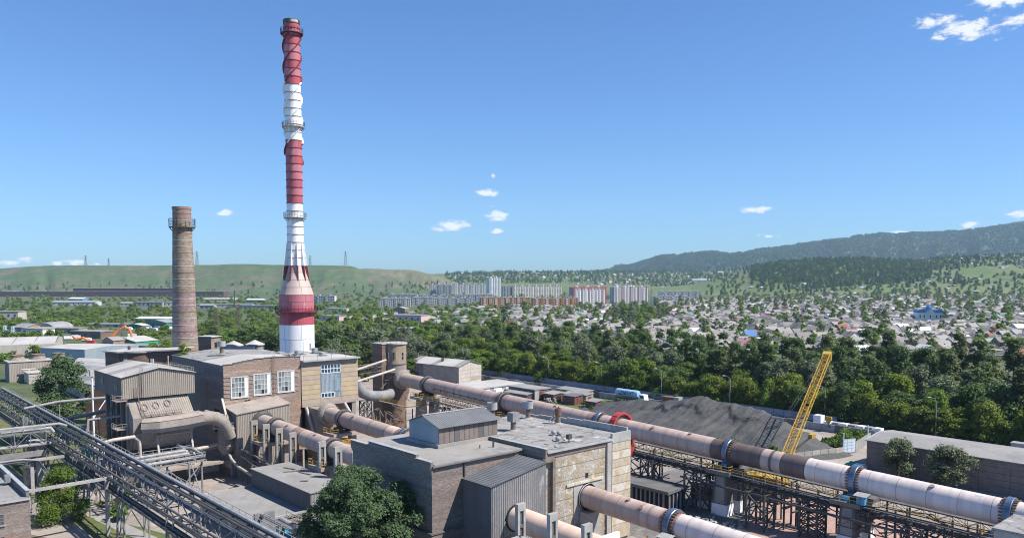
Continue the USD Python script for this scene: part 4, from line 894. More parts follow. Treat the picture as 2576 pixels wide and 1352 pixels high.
obj('handrail', m, 'steel_brown', t)
for z in (19.4, 13.4, 7.6):
    p = obj('landing', M().box(15.6, 19.0, -84.2, -82.0, z - .15, z), 'steel_dusty', t)
    obj('handrail', M().rail([(15.6, -84.2, z), (19.0, -84.2, z), (19.0, -82, z)], 1.1, 1.1, .08), 'steel_dusty', p)
m = M()
for (x0, z0), (x1, z1_) in (((16, 19.3), (10, 13.4)), ((10, 13.4), (16, 13.4)), ((16, 13.4), (10, 7.6)), ((10, 7.6), (16, 7.6)), ((17, 7.6), (22, 1))):
    for y in (-83.8, -82.9): m.bar((x0, y, z0), (x1, y, z1_), .12, .25)
obj('stair', m, 'steel_dark', t, kind='stuff')
# duct
d = M()
prof = [(-1.5, -1.35), (1.1, -1.35), (1.9, -.4), (1.6, 1.0), (.6, 1.5), (-1.5, 1.5)]
def loop(c, ang, s=1.0): return [(c[0] + math.cos(ang) * x * s, c[1] + math.sin(ang) * x * s, c[2] + z * s) for x, z in prof]
L = [loop((20.8, -79.4, 13.9), -.6, .95), loop((22.0, -77.0, 13.9), 0), loop((22.2, -71.5, 14.1), 0), loop((22.2, -67.8, 14.4), 0)]
V = np.vstack(L); k = len(prof)
d.add(V, [[i * k + j, i * k + (j + 1) % k, (i + 1) * k + (j + 1) % k, (i + 1) * k + j] for i in range(3) for j in range(k)]); d.poly(L[0]); d.poly(L[-1][::-1])
du = obj('gas_duct', d, 'dustwall', t)
obj('dust_crust', M().add(np.array([p for l in L for p in (np.array(l[3]) + [.1, 0, .08], np.array(l[4]) + [0, 0, .12], np.array(l[5]) + [0, 0, .1])]), [[i * 3 + j, i * 3 + j + 1, (i + 1) * 3 + j + 1, (i + 1) * 3 + j] for i in range(3) for j in range(2)]), 'concrete_dusty', du)
obj('duct_elbow', M().pipe([(22.0, -68.2, 14.3), (22.0, -66.2, 14.4), (22.1, -64.4, 14.0), (22.3, -63.0, 12.9), (22.5, -62.0, 11.4), (22.6, -61.2, 9.4)], [1.5, 1.5, 1.42, 1.35, 1.3, 1.3], 22), 'dustwall', t, smooth=40)
for y in (-76.6, -69.4):
    obj('frame_leg', M().bar((20.0, y, 11.8), (22.6, y - .2, 6.2), .34), 'pipe_dusty', t); obj('frame_leg', M().bar((20.0, y + .2, 11.8), (20.6, y + .6, 4.0), .3), 'pipe_dusty', t)
obj('frame_beam', M().bar((20.4, -76.6, 11.4), (20.4, -69.4, 11.4), .28), 'pipe_dusty', t)

# cyclone hopper and its sheet shelter
t = thing('cyclone_hopper', 'round hopper with crusted conical roof in front of the ribbed hood', 'hopper', (20.6, -61.4, 0))
c = (20.6, -61.5, 0)
obj('body', M().lathe(c, [(1.2, 5.4), (1.95, 6.6), (2.0, 7.2), (2.0, 11.5)], 28), 'dustwall', t, smooth=40)
obj('belt', M().lathe(c, [(2.0, 7.3), (2.1, 7.3), (2.1, 7.6), (2.0, 7.6)], 28).lathe(c, [(2.0, 10.6), (2.08, 10.6), (2.08, 10.8), (2.0, 10.8)], 28), 'concrete_dusty', t, kind='stuff')
m = M(); prof = [(3.0, 11.3), (3.05, 11.6), (2.2, 12.5), (1.2, 13.5), (.35, 14.2), (.02, 14.3)]
th = np.arange(26) / 26 * 2 * math.pi
V = np.vstack([np.c_[c[0] + r * (1 + .05 * np.sin(th * 5 + z)) * np.cos(th), c[1] + r * (1 + .05 * np.sin(th * 7)) * np.sin(th), z + .12 * np.sin(th * 6 + r * 3)] for r, z in prof])
m.add(V, [[i * 26 + j, i * 26 + (j + 1) % 26, (i + 1) * 26 + (j + 1) % 26, (i + 1) * 26 + j] for i in range(5) for j in range(26)])
obj('conical_roof', m, 'concrete_dusty', t)
ring = [(c[0] + 2.9 * math.cos(w), c[1] + 2.9 * math.sin(w), 11.7) for w in np.linspace(0, 2 * math.pi, 17)]
obj('handrail', M().rail(ring, 1.1, 3, .07), 'steel_dusty', t)
obj('pipe', M().bar((20.4, -61.5, 14), (17.5, -61.2, 17.5), .45).bar((20.4, -61.6, 14), (17.6, -65.2, 15.2), .45), 'pipe_dusty', t, kind='stuff')
obj('apron', M().lathe(c, [(2.05, 11.2), (3.0, 11.3)], 26), 'dustdark', t)
t = thing('sheet_shelter', 'pale blue ribbed metal shelter under the cyclone hopper', 'shed', (20, -58.5, 0))
obj('front_wall', M().corr((22.2, -61.2, 0), (22.2, -56.2, 0), (22.2, -61.2, 5.2), (22.2, -56.2, 5.2), .4, .07), 'corr_blue', t)
obj('left_panel', M().box(17, 22.2, -61.4, -61.25, 2.2, 5.4), 'panel_tan', t)
obj('core', M().box(17.2, 22.0, -61.1, -56.3, 0, 5.1), 'dustdark', t)
obj('roof', M().box(16.8, 22.6, -61.6, -56, 5.2, 5.4), 'concrete_dusty', t)
obj('post', M().box(22.3, 22.6, -61.5, -61.2, 0, 5.2), 'steel_dusty', t)

# pipes and cable bundle running past the columns
t = thing('pipe_run', 'sagging dusty pipe run strung past the slotted columns', 'pipes', (30, -59.5, 4))
for k, (dz, dy) in enumerate(((0, 0), (.5, .4), (1.3, 1.2), (2.0, -.2))):
    pts = [(22.5 + j * 3.4, -59.9 + dy + .15 * math.sin(j * 2 + k), 5.2 + dz - j * .28 + .12 * math.sin(j * 1.7 + k)) for j in range(8)]
    obj('pipe', M().pipe(pts, .16 + .05 * (k % 2), 8), 'pipe_dusty' if k % 2 == 0 else 'steel_brown', t)
obj('bent_pipe', M().pipe([(22.3, -61.8, 5.6), (24.5, -62.2, 4.9), (28, -62.3, 3.9), (36, -61.8, 2.8), (45, -60.5, 2.6)], .3, 10), 'pipe_dusty', t, smooth=40)
m = M()
for j in range(9): m.bar((24 + j * 2.6, -60.6, 0), (24 + j * 2.6, -60.6, 5.5 - j * .2), .16); m.bar((24 + j * 2.6, -60.9, 5.0 - j * .2), (24 + j * 2.6, -58.2, 5.0 - j * .2), .14)
obj('support', m, 'steel_brown', t)
t = thing('steel_clutter', 'dusty tangle of steel frames, posts and ducts behind the columns', 'steelwork', (30, -57, 0), kind='stuff')
m = M()
for i in range(60):
    a, b = rnd.uniform(24, 52), rnd.uniform(-59, -56.6); z = rnd.uniform(.3, 6)
    if i % 3 == 0: m.bar((a, b, 0), (a, b, z + 1), .18)
    else: m.bar((a, b, z), (a + rnd.uniform(1, 5), b + rnd.uniform(-1, 1), z + rnd.uniform(-1, .6)), .16)
obj('bars', m, 'steel_dusty', t, kind='stuff')
# yellow gangways between the two nearer kilns
t = thing('yellow_gangway', 'bright yellow railed gangway between the nearest and middle kiln', 'gangway', (44, -46, 6))
m, r = M(), M()
for p, q in (((26, -49, 7.6), (40, -45.2, 7.6)), ((40, -45.2, 7.6), (56, -42.2, 6.2)), ((40, -45.2, 7.6), (40, -40, 7.6)), ((36, -51.5, 7.6), (40, -45.2, 7.6))):
    m.bar(p, q, 1.3, .16); dd = np.array(q) - np.array(p); s = np.cross(dd / np.linalg.norm(dd), [0, 0, 1]) * .65
    r.rail([np.array(p) + s, np.array(q) + s], 1.15, 1.1, .1); r.rail([np.array(p) - s, np.array(q) - s], 1.15, 1.1, .1)
obj('deck', m, 'concrete_dusty', t); obj('handrail', r, 'yellow', t)
for x, y in ((30, -47.6), (40, -45.2), (48, -43.6), (55, -42.4)): obj('post', M().box(x - .2, x + .2, y - .2, y + .2, 0, 7.3), 'steel_dusty', t)
for i, (a, b, w, L, h) in enumerate(((60, -44, 3.5, 5, 1.9), (63, -47.6, 3, 3.2, 3.2))):
    q = thing('white_block', ['low whitewashed wall block seen behind the near parapet of the brick hall', 'white painted pillar base between the kilns'][i], 'block', (a, b, 0))
    obj('body', M().box(a, a + L, b, b + w, 0, h), 'whitewash', q); obj('cap', M().box(a - .1, a + L + .1, b - .1, b + w + .1, h, h + .15), 'concrete', q)

# ------------------------------------------------------------------ round dust tower at the far end of the long kiln
mat('tower_concrete', (.3, .235, .17), (.2, .15, .115), s=.35, st=VS, fine=.14, stain=[((.1, .07, .055), .5, VS, .54, .66, .7)])
t = thing('dust_tower', 'weathered round concrete and brick dust tower at the far end of the long kiln', 'tower', (-4.5, 0, 0))
c = (-4.2, .2, 0)
obj('lower_body', M().lathe(c, [(3.4, 0), (3.4, 8), (4.3, 11), (4.3, 17.4)], 32), 'brickdark', t, smooth=30)
obj('middle_body', M().lathe(c, [(3.5, 17.4), (3.5, 19.6)], 32), 'dustwall', t, smooth=30)
obj('upper_body', M().lathe(c, [(3.45, 19.6), (3.45, 25.6)], 32), 'tower_concrete', t, smooth=30)
obj('belt', M().lathe(c, [(3.5, 19.5), (3.7, 19.5), (3.7, 19.75), (3.5, 19.75)], 32), 'steel_brown', t); obj('belt', M().lathe(c, [(4.3, 17.1), (4.5, 17.1), (4.5, 17.4), (3.5, 17.5)], 32), 'steel_brown', t)
obj('roof', M().lathe(c, [(3.8, 25.5), (3.8, 25.9), (.01, 26.0)], 32), 'roofpale', t)
obj('stair_shaft', M().box(-8.4, -3.2, -4.9, -1.6, 0, 25.6), 'brickdark', t); obj('stair_roof', M().box(-8.6, -3.0, -5.1, -1.5, 25.6, 25.85), 'roofpale', t)
for w, z in ((-.6, 22.2), (.15, 22.0), (-1.25, 21.9)):
    p = np.array([c[0] + 3.42 * math.cos(w), c[1] + 3.42 * math.sin(w)]); e = np.array([-math.sin(w), math.cos(w)])
    m = M().bar([*(p - e * .42), z - 1.2], [*(p - e * .42), z + 1.2], .14).bar([*(p + e * .42), z - 1.2], [*(p + e * .42), z + 1.2], .14).bar([*(p - e * .45), z], [*(p + e * .45), z], .14).bar([*(p - e * .45), z + 1.2], [*(p + e * .45), z + 1.2], .14).bar([*(p - e * .45), z - 1.2], [*(p + e * .45), z - 1.2], .16)
    f = obj('window', m, 'pipe_dusty', t)
    obj('opening', M().bar([*p, z - 1.15], [*p, z + 1.15], .75, .1), 'dark_hole', f)
ring = [(c[0] + 3.6 * math.cos(w), c[1] + 3.6 * math.sin(w), 25.95) for w in np.linspace(0, 2 * math.pi, 15)]
obj('handrail', M().rail(ring, 1.1, 3, .08), 'steel_brown', t)
m = M()
for i in range(26):
    w = rnd.uniform(-1.6, .6); z = rnd.uniform(2, 16)
    p = np.array([c[0] + 4.8 * math.cos(w), c[1] + 4.8 * math.sin(w), z]); m.bar(p, p + [rnd.uniform(-1, 1), rnd.uniform(-2.4, 2.4), rnd.uniform(-2, 2)], .16)
obj('braces', m, 'steel_brown', t)
t = thing('bent_flue', 'big bent grey flue in the shade left of the dust tower', 'flue', (0, -12, 0))
obj('shell', M().pipe([(5, -19, 17.5), (5.2, -18.2, 15), (5.4, -16.8, 13.3), (5.4, -14.6, 12.3), (4.6, -10.8, 11.7), (2.5, -6.5, 11.4), (0, -4.2, 11.3)], 1.5, 22), 'steel_grey', t, smooth=40)
obj('stand', M().lattice([(4, -17, 0), (6.4, -17, 0), (6.4, -14.6, 0), (4, -14.6, 0)], [(4, -17, 11), (6.4, -17, 11), (6.4, -14.6, 11), (4, -14.6, 11)], np.linspace(0, 1, 5), .24, .14), 'steel_dark', t)
obj('hopper', M().box(1, 5, -22, -18.5, 12.5, 19), 'corr_bluegrey', t)
for i, (p, q, r) in enumerate((((5, -24, 18.6), (-1, -5, 21.2), .3), ((8, -24, 16.2), (2, -4, 18.6), .34))):
    obj('shell', M().tube(p, q, r, 10), 'pipe_dusty', thing('slanting_pipe', ['thin slanting pipe from the panel building up to the dust tower', 'thicker pale slanting pipe below, ending at the dust tower'][i], 'pipe', p), smooth=40)
walkway('railed footbridge between panel building and dust tower', [(3, -24.5, 19.3), (-2.5, -5, 19.3)], mt='steel_brown', rail='steel_dusty')
walkway('yellow railed stair ramp descending right of the bent flue', [(8, -13, 11), (14, -8, 9.4), (15.5, -3.4, 9.6)], mt='steel_brown', truss=False)
t = thing('steel_clutter', 'brown tangle of frames, stairs and pipes below the dust tower', 'steelwork', (10, -12, 0), kind='stuff')
m, y = M(), M()
for i in range(110):
    a, b = rnd.uniform(2, 26), rnd.uniform(-21, -5); z = rnd.uniform(.5, 9)
    if i % 3 == 0: m.bar((a, b, 0), (a, b, z), .22)
    elif i % 22 == 1: y.rail([(a, b, z), (a + rnd.uniform(2, 5), b + rnd.uniform(-2, 2), z)], 1.1, 1.2, .1)
    else: m.bar((a, b, z), (a + rnd.uniform(-4, 5), b + rnd.uniform(-3, 3), z + rnd.uniform(-2.5, 1)), .18)
obj('bars', m, 'steel_brown', t, kind='stuff'); obj('yellow_rails', y, 'yellow', t, kind='stuff')
for i, (a, b, w, L, h) in enumerate(((14, -30, 6, 10, 4.4), (4, -24, 9, 8, 3.2))):
    q = thing('dusty_platform', ['dusty concrete platform below the middle kiln inlet', 'dusty concrete slab under the bent flue'][i], 'platform', (a, b, 0))
    obj('slab', M().box(a, a + L, b, b + w, h - .5, h), 'concrete_dusty', q)
    for x in (a + .4, a + L - .4):
        for yy in (b + .4, b + w - .4): obj('post', M().box(x - .25, x + .25, yy - .25, yy + .25, 0, h - .5), 'concrete_dusty', q)

# ------------------------------------------------------------------ pipe and cable bridge across the lower left
t = thing('pipe_bridge', 'long dark pipe and conveyor bridge crossing the lower left corner', 'pipe bridge', (30, -91, 0))
x0, x1 = -76.0, 112.0
for yb, z, h, mt in ((-92.9, 9.4, 1.5, 'steel_dark'), (-91.3, 9.6, 2.6, 'steel_grey'), (-89.3, 10.2, 2.4, 'steel_dark')):
    obj('truss_side', M().truss((x0, yb, z), (x1, yb, z), h, 36, .22, .13), mt, t, kind='stuff')
for z, y0, y1 in ((9.4, -92.9, -89.3), (12.4, -91.3, -89.3)):
    m, d = M(), M()
    for j in range(37):
        a = x0 + (x1 - x0) * j / 36
        m.bar((a, y0 - .2, z), (a, y1 + .2, z), .16)
        if j < 36 and z < 10: d.bar((a, -92.9 if j % 2 else -91.3, z + .1), (a + (x1 - x0) / 36, -91.3 if j % 2 else -92.9, z + .1), .2, .14)
    obj('cross_beam', m, 'steel_dark', t, kind='stuff')
    if d.v: obj('wind_brace', d, 'pipe_grey', t, kind='stuff')
for yb, z, r, mt in ((-93.35, 10.2, .2, 'steel_dark'), (-93.0, 8.5, .3, 'steel_dark'), (-90.9, 12.75, .22, 'steel_dark'), (-90.4, 12.75, .18, 'steel_dark'), (-89.3, 13.0, .26, 'pipe_grey')):
    obj('pipe', M().pipe([(x0, yb, z), (10, yb, z), (x1, yb, z)], r, 10), mt, t, smooth=40)
obj('tray', M().box(x0, x1, -93.9, -93.2, 8.0, 8.3), 'steel_dark', t); obj('belt', M().box(x0, x1, -90.6, -89.9, 10.6, 10.75), 'asphalt_roofing', t)
obj('handrail', M().rail([(x0, -88.9, 12.5), (x1, -88.9, 12.5)], 1.1, 2.2, .07), 'pipe_grey', t)
m = M()
for j in range(30): m.box(x0 + j * 6.2, x0 + j * 6.2 + .7, -92.6, -92.2, 9.5, 10.2)
obj('idler_frame', m, 'steel_grey', t, kind='stuff')
for i, a in enumerate((-38, -2, 22, 30.5, 52, 76, 98)):
    m = M()
    for yb in (-93.2, -89.2):
        m.bar((a, yb - .5 * (yb < -91), 0), (a, yb, 9.6), .28); m.bar((a + 2.6, yb, 0), (a + 2.6, yb, 9.6), .24)
        m.bar((a, yb, 1), (a + 2.6, yb, 8.5), .16); m.bar((a + 2.6, yb, 1), (a, yb, 8.5), .16)
    m.bar((a, -93.5, 1), (a, -89.2, 9), .16); m.bar((a, -89.2, 1), (a, -93.2, 9), .16)
    obj('trestle', m, 'steel_grey', t, kind='stuff')
obj('concrete_trestle', M().box(-5, -3.6, -96.2, -94.8, 0, 8.8).box(-1.6, -.2, -95.2, -93.8, 0, 8.8).box(-5.2, 0, -96.4, -89, 8.3, 9.3), 'concrete', t)
m = M().lattice([(-1, -97.6, 0), (0, -97.6, 0), (0, -96.8, 0), (-1, -96.8, 0)], [(-1, -97.6, 15), (0, -97.6, 15), (0, -96.8, 15), (-1, -96.8, 15)], np.linspace(0, 1, 18), .12, .07)
obj('ladder', m, 'steel_grey', t)
for x, z in ((-4, 12.0), (-4, 9.0)):
    obj('landing', M().box(-4, 1.5, -98.2, -95.6, z, z + .15), 'steel_grey', t)
    obj('handrail', M().rail([(-4, -98.2, z), (1.5, -98.2, z), (1.5, -95.6, z)], 1.1, 1.0, .09), 'steel_grey', t)
# a second bridge joins from the left
t = thing('side_bridge', 'shorter pipe bridge joining the long one from the left edge', 'pipe bridge', (2, -105, 0))
for zz in (12.7, 9.4):
    obj('pipe', M().pipe([(2, -135, zz), (2.4, -96, zz), (2.4, -93, zz), (2.4, -92.4, zz - 1)], .36, 10), 'pipe_grey', t, smooth=40)
obj('pipe', M().pipe([(1, -135, 13.2), (1.2, -91, 13.2), (2, -89.6, 12.6)], .3, 10), 'pipe_grey', t, smooth=40)
obj('girder', M().box(2.8, 3.1, -135, -94, 7.0, 8.2), 'steel_grey', t)
obj('girder', M().box(-1.0, -.7, -135, -94, 11.4, 12.0), 'steel_grey', t)
obj('truss', M().truss((3, -135, 9.4), (3, -94, 9.4), 2.8, 14, .2, .12), 'steel_grey', t)
obj('deck', M().box(-.5, 2.8, -135, -93, 12.0, 12.15), 'pipe_grey', t); obj('handrail', M().rail([(2.8, -135, 12.15), (2.8, -94, 12.15)], 1.1, 2, .08), 'pipe_grey', t)
m = M()
for k in range(6): m.pipe([(4.2 + .25 * k, -135, 8.6), (4.2 + .25 * k, -118, 8.0), (4.4 + .2 * k, -103, 7.4), (4.6, -99 + .2 * k, 5.6), (4.6, -98.6 + .2 * k, 1)], .07, 5)
obj('wires', m, 'steel_dark', t)
for y in (-124, -108): obj('post', M().box(.6, 1.2, y, y + .6, 0, 9.4), 'concrete', t)
# cable beam on a mast, left building to bridge
for i, (p, q, mp) in enumerate((((47.0, -106.0, 10.0), (46.4, -92.6, 10.0), (46.8, -93.7)), ((22, -122, 10.2), (23, -95, 10.2), (22.6, -100.5)))):
    t = thing('cable_beam', ['concrete beam with cables from the dark brick block to a slim mast', 'cable beam with bent hoses crossing above the wet lane'][i], 'beam', (p[0], p[1], 0))
    obj('beam', M().bar(p, q, .5, .5), 'concrete', t)
    obj('mast', M().box(mp[0] - .3, mp[0] + .3, mp[1] - .3, mp[1] + .3, 0, 9.8), 'concrete', t)
    m = M()
    for k in range(9): z = k / 9; m.bar(np.array(p) * (1 - z) + np.array(q) * z + [0, 0, .2], np.array(p) * (1 - z) + np.array(q) * z + [.3, 0, .55], .12)
    if i: 
        for k in range(6): m.pipe([(22.2 + .2 * k, -122, 10.6), (22.6 + .2 * k, -102, 10.7), (23 + .15 * k, -99.5, 10.2), (23.4, -98.6 + .15 * k, 7.5), (23.4, -98.4 + .15 * k, 2)], .07, 5)
    obj('hooks', m, 'steel_grey', t, kind='stuff')
# pipe platform to the right of the bridge
t = thing('pipe_platform', 'U shaped raised pipe platform on braced legs in front of the filter house', 'platform', (32, -80, 0))
Z = 9.2
for y0, y1, x, r in ((-88, -74.2, 30.2, .3), (-88, -74.6, 33.4, .26), (-88, -73.4, 37.6, .34)):
    obj('pipe', M().pipe([(x + 1.2, y0, Z + .3), (x, y1, Z + .3)], r, 10), 'pipe_grey', t, smooth=40)
obj('pipe', M().pipe([(29.5, -74.2, Z + .5), (26, -74.4, Z + .5), (30, -72.6, Z + .3), (37.6, -73.2, Z + .3)], .34, 10), 'pipe_grey', t, smooth=40)
m = M()
for x in (29.5, 31.5, 35.5, 38.2): m.bar((x + 1, -88, Z - .4), (x, -73, Z - .4), .28)
for y in np.linspace(-87.5, -73.2, 9): m.bar((29.5, y, Z - .4), (39, y, Z - .4), .2)
obj('frame', m, 'steel_grey', t, kind='stuff'); obj('handrail', M().rail([(38.6, -87, Z), (38, -73, Z), (29.5, -73, Z), (29.8, -86, Z)], 1.1, 1.8, .08), 'pipe_grey', t)
m = M()
for x, y in ((37.5, -73.6), (30.5, -73.6), (31.5, -80.5), (38, -80.5)): m.bar((x, y, 0), (x, y, Z - .4), .3)
m.bar((37.5, -73.6, 1), (38, -80.5, 8), .18); m.bar((37.5, -73.6, 8), (38, -80.5, 1), .18); m.bar((30.5, -73.6, 1), (37.5, -73.6, 8), .16); m.bar((30.5, -73.6, 8), (37.5, -73.6, 1), .16)
obj('legs', m, 'steel_grey', t, kind='stuff')
# bent pipes before the filter house
for i, (pts, r) in enumerate(((([(14, -88.5, 13), (14, -88.2, 15.4), (14.2, -81.5, 15.6), (14.2, -80.6, 14.8), (14.2, -80.5, 9)]), .28), (([(21, -88.6, 11.2), (21, -85.5, 11.8), (20.8, -81.3, 11.9), (20.8, -80.4, 11), (20.8, -80.2, 7.2), (21.2, -78, 7.0), (20, -66, 7.4), (19, -58, 8.4)]), .4), (([(-30, -92, 12.8), (-31, -84, 13.6), (-24, -70, 14.5)]), .34), (([(-8, -89, 12.5), (-10, -82, 12.8), (-12, -70, 14)]), .45), (([(-8, -89, 11.2), (-11, -80, 11.4), (-14, -70, 12.2)]), .3))):
    t = thing('bent_pipe', ['thin grey pipe portal rising from the bridge before the filter house', 'thick pale pipe stepping down from the bridge and along the filter house foot', 'pipe branching off the bridge up to the left tree', 'thick pipe climbing from the bridge behind the left tree', 'thinner pipe under the thick one behind the left tree'][i], 'pipe', pts[0])
    obj('pipe', M().pipe(pts, r, 12), 'pipe_dusty' if i == 1 else 'pipe_grey', t, smooth=40)
    p = pts[len(pts) // 2]; obj('support', M().bar((p[0], p[1], 0), p, .2), 'steel_grey', t)
w_ = atd(231, 940, 204); wa, wb = ab(w_)
t = thing('white_mast', 'slim white steel mast with a small box beside the left wall of the filter house', 'mast', (wa, wb, 0))
obj('pole', M().tube((wa, wb, 0), (wa, wb, w_[2]), .24, 10), 'white_paint', t); obj('box', M().box(wa - .5, wa + .5, wb - .5, wb + .5, w_[2] - .6, w_[2] + .9), 'panel_pale', t)
obj('stay', M().bar((wa, wb, 11), (wa - 4, wb - 3.5, 8.5), .16).bar((wa, wb, 9), (wa - 3, wb + 4.5, 14), .16), 'white_paint', t, kind='stuff')
t = thing('green_skip', 'green metal skip standing between tree and filter house', 'skip', (2, -84.5, 0))
obj('body', M().hexa([(-1, -86, 4.6), (3.5, -86, 4.6), (3.5, -84, 4.6), (-1, -84, 4.6), (-1.4, -86.3, 6.2), (3.9, -86.3, 6.2), (3.9, -83.7, 6.2), (-1.4, -83.7, 6.2)]), 'green_paint', t); obj('legs', M().box(-.6, 0, -85.6, -84.4, 0, 4.6).box(2.6, 3.2, -85.6, -84.4, 0, 4.6), 'rust', t, kind='stuff')

# dark brick block in the lower left corner
t = thing('brick_block', 'dark grey brick block with flat roof in the lower left corner', 'building', (40, -115, 0))
obj('wall', M().box(26, 49.8, -130, -106, 0, 9.6), 'brickgrey', t)
obj('roof', M().box(26, 50, -130, -106.4, 9.6, 9.75), 'roofgrey', t)
obj('parapet', M().box(26, 49.9, -106.5, -106.05, 9.6, 10.8), 'brickgrey', t); obj('parapet', M().box(26, 26.5, -130, -106.1, 9.6, 10.8), 'brickgrey', t)
obj('parapet_cap', M().box(25.9, 50, -106.6, -105.95, 10.8, 10.9), 'flashing', t); obj('edge', M().box(49.8, 50.1, -130, -106, 9.3, 9.6), 'flashing', t)
for z in (5.9, 2.3):
    window(t, ('a', 49.85), -113.6, -109.7, z, z + 1.7, 7, 3, 'steel_grey', 'glass_dark', bar=.06, each=False)
    obj('window_sill', M().box(49.8, 50.05, -113.8, -109.5, z - .2, z - .05), 'concrete', t)
window(t, ('a', 49.85), -120, -116, 5.9, 7.6, 7, 3, 'steel_grey', 'glass_dark', bar=.06, each=False)
obj('roof_box', M().box(38, 39.4, -107.6, -106.8, 10.2, 11.4), 'steel_grey', t)
# kerb of the lane
obj('kerb', M().pipe([(30, -97.3, .06), (46, -97.0, .06), (60, -96.6, .06), (80, -96, .06)], .14, 4), 'concrete', kind='structure')

# ------------------------------------------------------------------ red and white chimney
CH = np.array([-69.0, 255.0])
t = thing('painted_chimney', 'very tall red and white banded chimney with spiral fins and a wide bulging base', 'chimney', (CH[0], CH[1], 0), plant=False)
base[t] = np.zeros(3)
def rad(z):
    return float(np.interp(z, [0, 39.9, 42.2, 44.5, 46.9, 49.1, 56.4, 70, 126], [5.5, 5.38, 4.65, 3.95, 3.1, 2.66, 2.55, 2.5, 2.5]))
rows = [0, 4, 8.0, 12.3, 16.7, 21.2, 25.8, 30.4, 33.0, 35.5, 37.7, 39.9, 42.2, 44.5, 46.9, 49.1]
for i, (z0, z1_) in enumerate(zip(rows[:-1], rows[1:])):
    if z0 < 30: mt = 'chimney_white'
    elif z0 < 39: mt = 'chimney_red' if z0 < 35 else 'chimney_pink'
    else: mt = 'chimney_bare'
    for k in range(6):
        w0 = (k + .5 * (i % 2)) * math.pi / 3 + .3 * (i % 3); g = .008
        m = M().lathe((0, 0, 0), [(rad(z0), z0 + .05), (rad(z1_), z1_ - .05)], 7, w0 + g, w0 + math.pi / 3 - g)
        obj('cladding_plate', m, mt, t, smooth=40)
obj('liner', M().lathe((0, 0, 0), [(rad(z) - .06, z) for z in (0, 39.9, 42.2, 44.5, 46.9, 49.1)], 40), 'steel_brown', t)
zs = np.linspace(49.1, 125.2, 32)
def band(z): return 'w' if z < 68.4 else ('r' if z < 87.4 else ('w' if z < 106.3 else 'r'))
for i, (z0, z1_) in enumerate(zip(zs[:-1], zs[1:])):
    bz = band((z0 + z1_) / 2)
    mt = 'chimney_white' if bz == 'w' else ('chimney_red' if (i * 7) % 5 < 2 else 'chimney_pink')
    obj('shell_ring', M().lathe((0, 0, 0), [(rad(z0), z0), (rad(z1_), z1_)], 40), mt, t, smooth=40)
    if z0 > 49.2:
        f = M().lathe((0, 0, 0), [(rad(z0), z0 - .09), (rad(z0) + .14, z0 - .09), (rad(z0) + .14, z0 + .09), (rad(z0), z0 + .09)], 40)
        obj('flange', f, 'steel_dusty' if bz == 'w' else 'chimney_maroon', t)
obj('rim', M().lathe((0, 0, 0), [(2.5, 124.2), (2.62, 124.2), (2.62, 125.4), (2.3, 125.4), (2.2, 123)], 40), 'steel_dark', t)
obj('rim_plate', M().lathe((0, 0, 0), [(2.64, 124.4), (2.64, 125.2)], 10, -1.4, -.5), 'pipe_dusty', t)
for k in range(3):
    for zlo, zhi, mt in ((106.3, 121.0, 'chimney_maroon'), (87.4, 106.3, 'chimney_white'), (81.0, 87.4, 'chimney_maroon')):
        if k and zlo < 87 : zlo += 3 * k
        n = 26; z = np.linspace(zhi, zlo, n); w = -(121 - z) / 19.5 * 2 * math.pi + k * 2 * math.pi / 3 + .4
        m = M()
        V = []
        for zz, ww in zip(z, w):
            cdir = np.array([math.cos(ww), math.sin(ww), 0])
            V += [cdir * 2.45 + [0, 0, zz + .1], cdir * 3.05 + [0, 0, zz + .1], cdir * 3.05 + [0, 0, zz - .1], cdir * 2.45 + [0, 0, zz - .1]]
        m.add(V, [[i * 4 + j, i * 4 + (j + 1) % 4, i * 4 + 4 + (j + 1) % 4, i * 4 + 4 + j] for i in range(n - 1) for j in range(4)])
        obj('spiral_fin', m, mt, t)
for k in range(10):
    w = k * 2 * math.pi / 10 + .12; e = np.array([math.cos(w), math.sin(w), 0]); s = np.array([-math.sin(w), math.cos(w), 0]) * .12
    ro = lambda z: float(np.interp(z, [44.3, 56.2], [4.15, 2.72]))
    for zz, mt in (((49.1, 56.2), 'chimney_white'), ((44.3, 49.08), 'chimney_maroon')):
        z0, z1_ = zz
        P = [e * (rad(z0) - .1) + [0, 0, z0], e * ro(z0) + [0, 0, z0], e * ro(z1_) + [0, 0, z1_], e * (rad(z1_) - .1) + [0, 0, z1_]]
        if z0 < 46: P = [e * ro(z0) + [0, 0, z0], e * ro(z1_) + [0, 0, z1_], e * (rad(z1_) - .1) + [0, 0, z1_], e * (rad(z0) - .1) + [0, 0, z0 + .3]]
        obj('stiffener_fin', M().prism([p - s for p in P], 2 * s), mt, t)
def ringwalk(parent, c, r, z, w, mt, railm, posts=24, h=1.5):
    p = obj('gallery', M().lathe(c, [(r, z - .18), (r + w, z - .18), (r + w, z), (r, z)], 40), mt, parent)
    m = M(); pts = [(c[0] + (r + w - .06) * math.cos(a), c[1] + (r + w - .06) * math.sin(a), c[2] + z) for a in np.linspace(0, 2 * math.pi, posts + 1)]
    m.rail(pts, h, 9, .07, rails=3); obj('handrail', m, railm, p)
    b = M()
    for k in range(12):
        a = k * math.pi / 6; e = np.array([math.cos(a), math.sin(a), 0]); b.bar(np.array(c) + e * (r + w - .1) + [0, 0, z - .2], np.array(c) + e * (r - .02) + [0, 0, z - 1.3], .14)
    obj('braces', b, mt, p)
z0c = (0, 0, 0)
